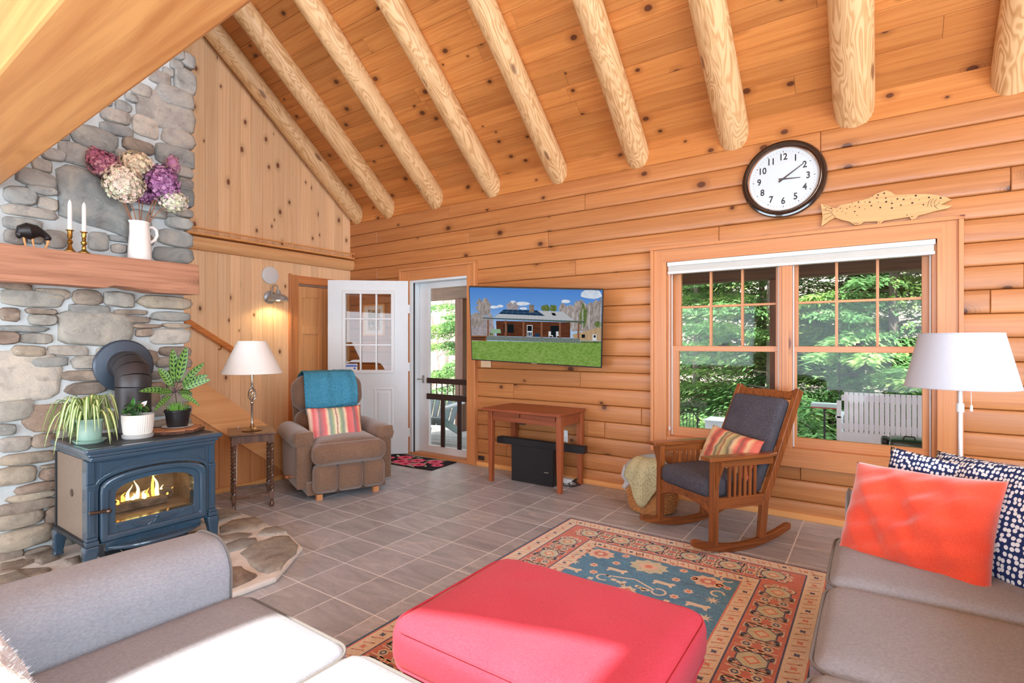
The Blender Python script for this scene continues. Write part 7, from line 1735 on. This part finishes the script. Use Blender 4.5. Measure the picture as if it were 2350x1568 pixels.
# field motifs, placed where the photograph shows them
def fpt(u, v): p = onz(1200 + u / 3.357, 1200 + v / 3.357, 0.008); return p.x, p.y
def rosette(u, v, r, c1, c2, c3, n=9, el=1.0):
    x, y = fpt(u, v); star(x, y, r, r * 0.80, n, c1, 0, 1.25, el); up(); star(x, y, r * 0.55, r * 0.40, n, c2, 0, 1.25, el); up(); rp(pol(x, y, r * 0.25, 8), c3); lz[0] -= 0.00024
rosette(970, 340, 0.095, SAGE, PINK, ROSE, 10); rosette(600, 240, 0.075, PINK, RED, BONE, 9); rosette(1425, 455, 0.075, PINK, RED, BONE, 9)
for u, v in ((1515, 485), (1575, 505), (500, 215), (1320, 430)): 
    x, y = fpt(u, v); rp(pol(x, y, 0.020, 10), PINK); up(); rp(pol(x, y, 0.012, 8), RED); lz[0] -= 0.00012
for u, v, c in ((395, 300, BONE), (1460, 600, BONE), (1400, 735, BONE)): x, y = fpt(u, v); star(x, y, 0.042, 0.014, 8, c)
for u, v in ((548, 325), (795, 258), (720, 312), (1180, 440), (1240, 372), (545, 380), (1165, 570), (740, 210), (1365, 368), (1275, 530), (900, 245), (1160, 320), (630, 190)):
    x, y = fpt(u, v); star(x, y, 0.028, 0.020, 6, PINK); up(); star(x, y, 0.014, 0.009, 5, ROSE); lz[0] -= 0.00012
for u, v in ((520, 428), (1105, 605), (1495, 412), (700, 440), (930, 510)): x, y = fpt(u, v); rp(pol(x, y, 0.020, 4, PI / 4), BONE)
for u, v in ((370, 355), (720, 368), (1080, 470), (1340, 640)):
    x, y = fpt(u, v); rp([(x - 0.06, y + 0.010), (x - 0.045, y + 0.022), (x + 0.03, y + 0.018), (x + 0.05, y + 0.030), (x + 0.066, y + 0.016), (x + 0.05, y - 0.004), (x + 0.055, y - 0.028), (x + 0.040, y - 0.026), (x + 0.030, y - 0.010), (x - 0.03, y - 0.012), (x - 0.04, y - 0.030), (x - 0.052, y - 0.028), (x - 0.048, y - 0.004)], BONE)
for u, v, r, a0, a1 in ((620, 420, 0.030, 0.5, 5.6), (1045, 535, 0.030, 3.2, 8.6), (1500, 548, 0.026, 0, 5), (1575, 440, 0.026, 1, 6), (440, 255, 0.024, 0.5, 5.5), (560, 180, 0.022, 0.5, 5.5)): x, y = fpt(u, v); ringp(x, y, r, 0.012, BONE, a0, a1, 10)
for (u0, v0), (u1, v1) in (((640, 405), (870, 440)), ((870, 440), (1010, 520))):
    a = Vector(fpt(u0, v0)); c = Vector(fpt(u1, v1)); d = (c - a).normalized(); nn = Vector((-d.y, d.x)) * 0.006; rp([tuple(a - nn), tuple(c - nn), tuple(c + nn), tuple(a + nn)], BONE)
for u, v in ((735, 455), (760, 470), (780, 460), (900, 500), (925, 520), (960, 520), (880, 490), (770, 480)): x, y = fpt(u, v); rp(pol(x, y, 0.014, 8), BONE)
x, y = fpt(800, 520); star(x, y, 0.055, 0.040, 8, BONE); up(); star(x, y, 0.03, 0.02, 4, ROSE); lz[0] -= 0.00012
PT.build('woven_pattern', RM, rg)
b = MB(); q = random.Random(8)
for k in range(330):
    x = RX0 + (RX1 - RX0) * (k + 0.5) / 330; b.bx(x - 0.0018, x + 0.0018, RY1 - 0.001, RY1 + q.uniform(0.010, 0.022), 0.0005, 0.003)
b.build('fringe', plain('rug_fringe', srgb(120, 116, 124), 0.95), rg, kind='stuff')

# ------------------------------------------------------------------ floral door mat
dm_ = thing('door_mat', 'black floral door mat with pink flowers inside the front door', 'mat', (1.44, -0.30, 0), math.radians(4))
MW, MH = 0.44, 0.215
m = MB(); m.bx(-MW, MW, -MH, MH, 0.0005, 0.008); m.build('ground', fabric('mat_black', srgb(44, 40, 48), srgb(22, 20, 26), 120), dm_, bevel=0.002)
FM = [fabric('mat_pink', srgb(236, 96, 134), srgb(216, 66, 108), 120), fabric('mat_light_pink', srgb(240, 140, 164), srgb(226, 110, 140), 120), fabric('mat_leaf', srgb(206, 216, 190), srgb(176, 190, 160), 120), fabric('mat_deep', srgb(176, 26, 66), srgb(150, 20, 56), 120)]
b = MB(); q = random.Random(6); z = [0.0083]
def mp(pts, c):
    pts = [(max(-MW + 0.006, min(MW - 0.006, p[0])), max(-MH + 0.006, min(MH - 0.006, p[1]))) for p in pts]; b.poly([(p[0], p[1], z[0]) for p in pts], c)
for k in range(26):
    cx_, cy_, a = q.uniform(-0.4, 0.4), q.uniform(-0.2, 0.2), q.uniform(0, PI); L, w_ = 0.075, 0.018
    d = Vector((math.cos(a), math.sin(a))); nn = Vector((-d.y, d.x)); mp([tuple(Vector((cx_, cy_)) + d * t * L + nn * w_ * s) for t, s in ((-1, 0), (-0.4, -1), (0.4, -0.8), (1, 0), (0.4, 0.8), (-0.4, 1))], 2)
for cx_, cy_, r in ((-0.20, 0.10, 0.105), (-0.10, -0.08, 0.11), (0.03, 0.04, 0.10), (0.17, -0.10, 0.085), (0.24, 0.09, 0.105), (0.36, -0.02, 0.075), (0.02, -0.14, 0.08), (-0.33, 0.0, 0.06)):
    for ring_, (rr0, c, n) in enumerate(((1.0, 0, 11), (0.78, 1, 10), (0.55, 0, 9), (0.32, 3, 7))):
        z[0] += 0.0002; ph = q.uniform(0, 1)
        mp([(cx_ + r * rr0 * (1 if i % 2 == 0 else 0.74) * math.cos(ph + PI * i / n), cy_ + r * rr0 * (1 if i % 2 == 0 else 0.74) * math.sin(ph + PI * i / n)) for i in range(2 * n)], c)
    z[0] -= 0.0006
b.build('flower_pattern', FM, dm_)
# ------------------------------------------------------------------ outdoors
import numpy as np
BRN = wood('porch_timber', srgb(112, 84, 62), srgb(76, 54, 40), axis='X', gx=0.7, gy=12, var=0.06, rough=0.7)
BRNZ = wood('porch_post_timber', srgb(120, 78, 56), srgb(82, 50, 36), axis='Z', gx=0.7, gy=12, var=0.06, rough=0.7)
deck = struct(MB().bx(-3.0, 9.5, 0.18, 2.62, -0.30, -0.16).build('porch_deck', BRN))
DK = wood('deck_board', srgb(150, 146, 142), srgb(118, 112, 108), axis='X', gx=0.7, gy=14, var=0.1, rough=0.8)
dme = plank_mesh('deck_board', 12.4, 0.138, 0.03, DK)
for k in range(17): link_mesh('deck_board', dme, deck, (-2.95, 0.26 + k * 0.142, -0.125))
m = MB(); m.add([(-3, 0.16, 2.95), (9.5, 0.16, 2.95), (9.5, 2.75, 2.36), (-3, 2.75, 2.36), (-3, 0.16, 3.05), (9.5, 0.16, 3.05), (9.5, 2.75, 2.46), (-3, 2.75, 2.46)], [(0, 1, 2, 3)[::-1], (4, 5, 6, 7), (0, 3, 7, 4), (1, 5, 6, 2), (2, 6, 7, 3), (0, 4, 5, 1)])
struct(m.build('porch_roof', BRN))
o = MB().bx(-3, 9.5, 2.10, 2.28, 2.04, 2.40).build('porch_beam', BRN, bevel=0.01); tag(o, 'brown horizontal porch beam seen through the tops of the windows', 'beam')
PL = ['brown square porch post seen through the glazed door', 'brown square porch post at the edge of the left window', 'brown square porch post far along the porch to the right', 'brown square porch post at the far left end of the porch']
for i, x in enumerate((0.045, 4.735, 8.9, -2.8)):
    o = MB().bx(x - 0.085, x + 0.085, 2.11, 2.27, -0.125, 2.04).build('porch_post', BRNZ, bevel=0.01); tag(o, PL[i], 'post', 'porch posts')
# ground and hillside
def gz(x, y): return -0.55 if y < 13 else -0.55 + (y - 13) * 0.42
g = MB(); n = 30
g.grid(lambda u, v: Vector((-45 + 90 * u, 2.4 + 52 * v, gz(0, 2.4 + 52 * v) + 0.25 * math.sin(u * 40) * math.cos(v * 22))), 40, 34)
t = NT('leaf_litter'); v_ = t.obj(rand=False); t.l(t.ramp(t.noise(v_, 3.5, 5, 0.7), [(0.35, srgb(112, 100, 92)), (0.5, srgb(150, 136, 122)), (0.66, srgb(166, 156, 126))]), t.bs.inputs['Base Color']); t.set(Roughness=1.0)
struct(g.build('ground', t.mat, sharp=0))
# hemlocks
def leafmat(name, dark, mid, light):
    t = NT(name); v = t.obj(); n1 = t.noise(v, 1.1, 3, 0.6); n2 = t.noise(v, 9.0, 2, 0.6)
    f = t.math('ADD', t.math('MULTIPLY', n1, 0.6), t.math('MULTIPLY', n2, 0.4)); c = t.ramp(f, [(0.36, dark), (0.5, mid), (0.64, light)])
    df = t.n('BsdfDiffuse'); tr = t.n('BsdfTranslucent'); t.l(c, df.inputs[0]); t.l(c, tr.inputs[0]); mx = t.n('MixShader'); mx.inputs[0].default_value = 0.4
    t.l(df.outputs[0], mx.inputs[1]); t.l(tr.outputs[0], mx.inputs[2]); t.l(mx.outputs[0], t.out.inputs[0]); return t.mat
HEM = leafmat('hemlock_needles', srgb(76, 116, 74), srgb(120, 164, 104), srgb(186, 214, 130))
BARK = plain('grey_bark', srgb(120, 110, 102), 0.95, var=0.2, scale=10)
def hemlock(seed, H, Rr, ncard):
    g = np.random.default_rng(seed); nb = 130
    bz = g.uniform(0.03, 0.97, nb) * H; az = g.uniform(0, 2 * PI, nb); L = (1 - bz / H) ** 0.75 * Rr * g.uniform(0.7, 1.15, nb) + 0.25
    w = L ** 1.6; w /= w.sum(); k = g.choice(nb, ncard, p=w)
    t = g.uniform(0.12, 1.0, ncard) ** 0.8; lat = g.normal(0, 1, ncard) * 0.22 * L[k] * (1.05 - t) + g.normal(0, 0.03, ncard)
    ca, sa = np.cos(az[k]), np.sin(az[k]); r = t * L[k]
    p = np.stack([ca * r - sa * lat, sa * r + ca * lat, bz[k] + 0.18 * r - 0.22 * r * r / np.maximum(L[k], 0.5) - 0.35 * np.abs(lat) + g.normal(0, 0.03, ncard)], 1)
    d = np.stack([ca - sa * np.sign(lat) * 0.9, sa + ca * np.sign(lat) * 0.9, -0.35 + g.normal(0, 0.25, ncard)], 1) + g.normal(0, 0.25, (ncard, 3)); d /= np.linalg.norm(d, axis=1)[:, None]
    up_ = np.array([0, 0, 1.0]) + g.normal(0, 0.35, (ncard, 3)); s = np.cross(d, up_); s /= np.linalg.norm(s, axis=1)[:, None]
    ll = g.uniform(0.07, 0.17, ncard)[:, None]; ww = g.uniform(0.012, 0.026, ncard)[:, None]
    vv = np.stack([p, p + d * ll * 0.45 + s * ww, p + d * ll, p + d * ll * 0.45 - s * ww], 1).reshape(-1, 3)
    me = bpy.data.meshes.new('foliage'); me.vertices.add(len(vv)); me.vertices.foreach_set('co', vv.ravel()); me.loops.add(len(vv)); me.loops.foreach_set('vertex_index', np.arange(len(vv)))
    me.polygons.add(ncard); me.polygons.foreach_set('loop_start', np.arange(ncard) * 4); me.materials.append(HEM); me.update(calc_edges=True)
    b = MB(); b.tube([(0, 0, -0.1), (0.03, 0, H * 0.5), (0, 0, H * 0.97)], [0.085, 0.05, 0.008], 8)
    for i in range(0, nb, 2):
        a = az[i]; e = L[i] * 0.85; b.tube([(0, 0, bz[i]), (math.cos(a) * e * 0.5, math.sin(a) * e * 0.5, bz[i] + 0.06 * e), (math.cos(a) * e, math.sin(a) * e, bz[i] + 0.18 * e - 0.2 * e * e / max(L[i], .5))], [0.022, 0.013, 0.004], 5)
    return me, b.mesh('trunk', BARK)
HT = [hemlock(1, 9.5, 2.6, 52000), hemlock(2, 8.0, 2.4, 48000), hemlock(3, 6.0, 2.2, 40000)]
hp_ = [(2.6, 6.6, 0, 0.4), (4.1, 5.9, 1, 2.0), (5.9, 6.3, 0, 3.1), (7.6, 6.0, 1, 4.4), (3.5, 8.6, 0, 5.5), (5.2, 8.4, 2, 1.2), (6.9, 8.9, 0, 0.2), (-3.55, 7.4, 2, 2.7), (8.9, 7.6, 2, 3.3), (1.4, 9.2, 2, 1.9), (9.9, 9.4, 0, 2.2)]
HL = ['tall green hemlock in the left part of the left window', 'green hemlock behind the middle of the left window', 'tall green hemlock behind the left half of the right window', 'green hemlock behind the white porch swing', 'tall hemlock further back between the two nearest in the left window', 'lower hemlock in the gap behind the window mullion', 'tall hemlock further back in the right window', 'low green hemlock seen through the glazed storm door', 'lower hemlock at the right end behind the floor lamp', 'small hemlock further back at the left edge of the left window', 'tallest far hemlock at the right beyond the lamp']
for i, (x, y, k, rz_) in enumerate(hp_):
    tr_ = thing('hemlock_tree', HL[i], 'tree', (x, y, gz(x, y) - 0.02), rz_, 'hemlocks beyond the porch')
    f = link_mesh('foliage', HT[k][0], tr_); f['kind'] = 'stuff'; link_mesh('trunk', HT[k][1], tr_)
# bare trees on the hillside
BT_ = plain('pale_bark', srgb(176, 164, 156), 0.95, var=0.25, scale=6)
def bare(seed):
    q = random.Random(seed); b = MB(); H = q.uniform(10, 14); lean = q.uniform(-0.5, 0.5)
    P = lambda z: Vector((lean * (z / H) ** 2, 0.2 * math.sin(z), z)); b.tube([P(z) for z in [H * i / 8 for i in range(9)]], [0.11 * (1 - i / 9) + 0.01 for i in range(9)], 6)
    for k in range(34):
        z = q.uniform(0.12, 0.95) * H; a = q.uniform(0, 2 * PI); L = q.uniform(0.8, 2.6) * (1.1 - z / H); p = P(z); e = p + Vector((math.cos(a) * L, math.sin(a) * L, L * q.uniform(0.3, 0.9))); mid = p.lerp(e, 0.5) + Vector((0, 0, -0.08)); b.tube([p, mid, e], [0.028, 0.016, 0.005], 4)
        for j in range(3):
            s_p = p.lerp(e, q.uniform(0.35, 0.9)); f = s_p + Vector((q.uniform(-0.6, 0.6), q.uniform(-0.6, 0.6), q.uniform(0.1, 0.7))); b.tube([s_p, f], [0.010, 0.003], 3)
    return b.mesh('bare_tree', BT_)
BMs = [bare(k) for k in range(6)]; q = random.Random(12)
for k in range(56):
    x = q.uniform(-22, 16); y = q.uniform(11.5, 27)
    if k < 22: y = q.uniform(11, 22); x = -1.0 - (y - 2) * 0.72 + q.uniform(-2.5, 2.5)
    o = link_mesh('bare_tree', BMs[k % 6], None, (x, y, gz(x, y) - 0.1), (0, 0, q.uniform(0, 6))); tag(o, 'leafless pale grey tree standing on the hillside behind the hemlocks', 'tree', 'bare trees on the hillside')
# white porch swing
SWM = plain('white_swing_paint', srgb(236, 238, 244), 0.5, var=0.03)
sg = thing('porch_swing', 'white slatted porch swing hanging outside the right window', 'swing', (5.97, 1.92, 0.32))
for k in range(28): MB().bx(-0.595 + k * 0.0425, -0.595 + k * 0.0425 + 0.037, -0.012, 0.0, 0.085, 0.49).build('back_slat', SWM, sg, bevel=0.002)
for z_ in (0.14, 0.43): MB().bx(-0.62, 0.62, 0.0, 0.03, z_ - 0.03, z_ + 0.03).build('back_rail', SWM, sg, bevel=0.003)
MB().bx(-0.62, 0.62, -0.02, 0.0, -0.02, 0.085).build('apron', SWM, sg, bevel=0.003)
for k in range(6): MB().bx(-0.62, 0.62, 0.03 + k * 0.075, 0.095 + k * 0.075, 0.0, 0.02).build('seat_slat', SWM, sg, bevel=0.003)
for s in (-1, 1):
    MB().bx(s * 0.64 - 0.03, s * 0.64 + 0.03, -0.03, 0.44, 0.22, 0.245).build('armrest', SWM, sg, bevel=0.004); MB().bx(s * 0.64 - 0.02, s * 0.64 + 0.02, 0.36, 0.41, 0.0, 0.22).build('arm_post', SWM, sg, bevel=0.003); MB().bx(s * 0.64 - 0.02, s * 0.64 + 0.02, -0.03, 0.02, -0.04, 0.40).build('back_post', SWM, sg, bevel=0.003)
    b = MB()
    for k in range(60):
        z_ = 0.0 + k * 0.029; a = (k % 2) * PI / 2; b.tube([(s * 0.645 + 0.008 * math.cos(a) * math.cos(t_), 0.19 + 0.008 * math.sin(a) * math.cos(t_), z_ + 0.018 * math.sin(t_)) for t_ in [i * PI / 4 for i in range(9)]], 0.003, 4, False)
    b.build('chain', M['black'], sg)
# portable grill on a stand by the window
gr = thing('portable_grill', 'dark green portable grill with black handles outside the right window', 'grill', (5.86, 0.86, -0.095))
GG = plain('green_enamel', srgb(40, 66, 58), 0.3, coat=0.4)
m = MB(); m.rbox((0, 0, 0.585), (0.27, 0.30, 0.10), 0.03, 6, (0, 0, 0.012)); m.build('lid', GG, gr); MB().bx(-0.135, 0.135, -0.15, 0.15, 0.45, 0.535).build('firebox', M['black'], gr, bevel=0.006)
for s in (-1, 1): m = MB(); m.rbox((s * 0.155, 0, 0.60), (0.06, 0.20, 0.07), 0.025, 6); m.build('side_handle', M['black'], gr)
m = MB(); m.tube([(-0.04, -0.10, 0.64), (-0.03, -0.10, 0.665), (0.03, -0.10, 0.665), (0.04, -0.10, 0.64)], 0.006, 6); m.build('lid_handle', M['black'], gr)
for sx in (-0.11, 0.11):
    for sy in (-0.12, 0.12): m = MB(); m.cyl((sx, sy, 0), (sx, sy, 0.45), 0.010, n=8); m.build('leg', M['black'], gr)
# blue-grey adirondack chair on the porch
AD = plain('blue_grey_paint', srgb(126, 148, 152), 0.6, var=0.05)
ac = thing('adirondack_chair', 'blue-grey adirondack chair on the porch beyond the storm door', 'chair', (0.30, 1.25, -0.125), math.radians(20))
for s in (-1, 1):
    MB().bx(s * 0.30 - 0.05, s * 0.30 + 0.06, -0.38, 0.35, 0.52, 0.545).build('armrest', plain('white_arm', srgb(200, 208, 216), 0.5), ac, bevel=0.005); MB().bx(s * 0.28 - 0.015, s * 0.28 + 0.015, -0.36, -0.28, 0, 0.52).build('front_leg', AD, ac)
    m = MB(); m.bar((s * 0.25, -0.32, 0.36), (s * 0.25, 0.45, 0.06), 0.025, 0.10); m.build('side_rail', AD, ac)
for k in range(5): m = MB(); zz = 0.375 - k * 0.030; MB().bx(-0.27, 0.27, -0.36 + k * 0.09, -0.28 + k * 0.09, zz, zz + 0.02).build('seat_slat', AD, ac, bevel=0.003)
for k in range(6):
    m = MB(); x = -0.225 + k * 0.09; hgt = 0.46 - 0.03 * abs(k - 2.5); m.bar((x, 0.08, 0.22), (x * 1.15, 0.30, 0.22 + hgt * 0.92), 0.02, 0.078, (1, 0, 0)); m.build('back_slat', AD, ac, bevel=0.004)
# small yard things
ic = thing('iron_chair', 'black wire garden chair in the yard below the left window', 'chair', (3.30, 3.55, -0.55))
m = MB(); m.tube([(-0.16, 0, 0), (-0.16, 0, 0.75), (-0.10, 0, 0.83), (0.10, 0, 0.83), (0.16, 0, 0.75), (0.16, 0, 0)], 0.012, 6); m.build('back_frame', M['black'], ic)
for k in range(5): m = MB(); m.cyl((-0.10 + k * 0.05, 0, 0.42), (-0.10 + k * 0.05, 0, 0.82), 0.006, n=6); m.build('back_rod', M['black'], ic)
m = MB(); m.lathe([(0.18, 0.42), (0.19, 0.43), (0.18, 0.44)], 20, Matrix.Translation((0, -0.16, 0))); m.build('seat', M['black'], ic)
for sx in (-0.14, 0.14): m = MB(); m.cyl((sx, -0.30, 0), (sx, -0.30, 0.43), 0.010, n=6); m.build('leg', M['black'], ic)
wc = thing('yard_crate', 'weathered white wooden crate in the yard beside the wire chair', 'crate', (3.80, 3.7, -0.55))
MB().bx(-0.22, 0.24, -0.2, 0.2, 0, 0.72).build('box', M['white'], wc, bevel=0.01); MB().bx(-0.04, 0.20, -0.212, -0.2, 0.42, 0.62).build('panel', plain('crate_grey', srgb(150, 150, 156), 0.7), wc, bevel=0.004); MB().bx(-0.24, 0.26, -0.22, 0.22, 0.72, 0.74).build('lid', M['white'], wc, bevel=0.004)
bf = thing('bird_feeder', 'white tray bird feeder with a red edge among the hemlock branches', 'bird feeder', (5.12, 3.1, -0.55))
m = MB(); m.cyl((0, 0, 0), (0, 0, 1.06), 0.012, n=8); m.build('pole', M['black'], bf); MB().bx(-0.14, 0.14, -0.09, 0.09, 1.06, 1.072).build('red_base', plain('feeder_red', srgb(196, 72, 58), 0.5), bf); MB().bx(-0.14, 0.14, -0.09, 0.09, 1.073, 1.12).build('tray', plain('feeder_clear', srgb(196, 210, 206), 0.3), bf, bevel=0.004)
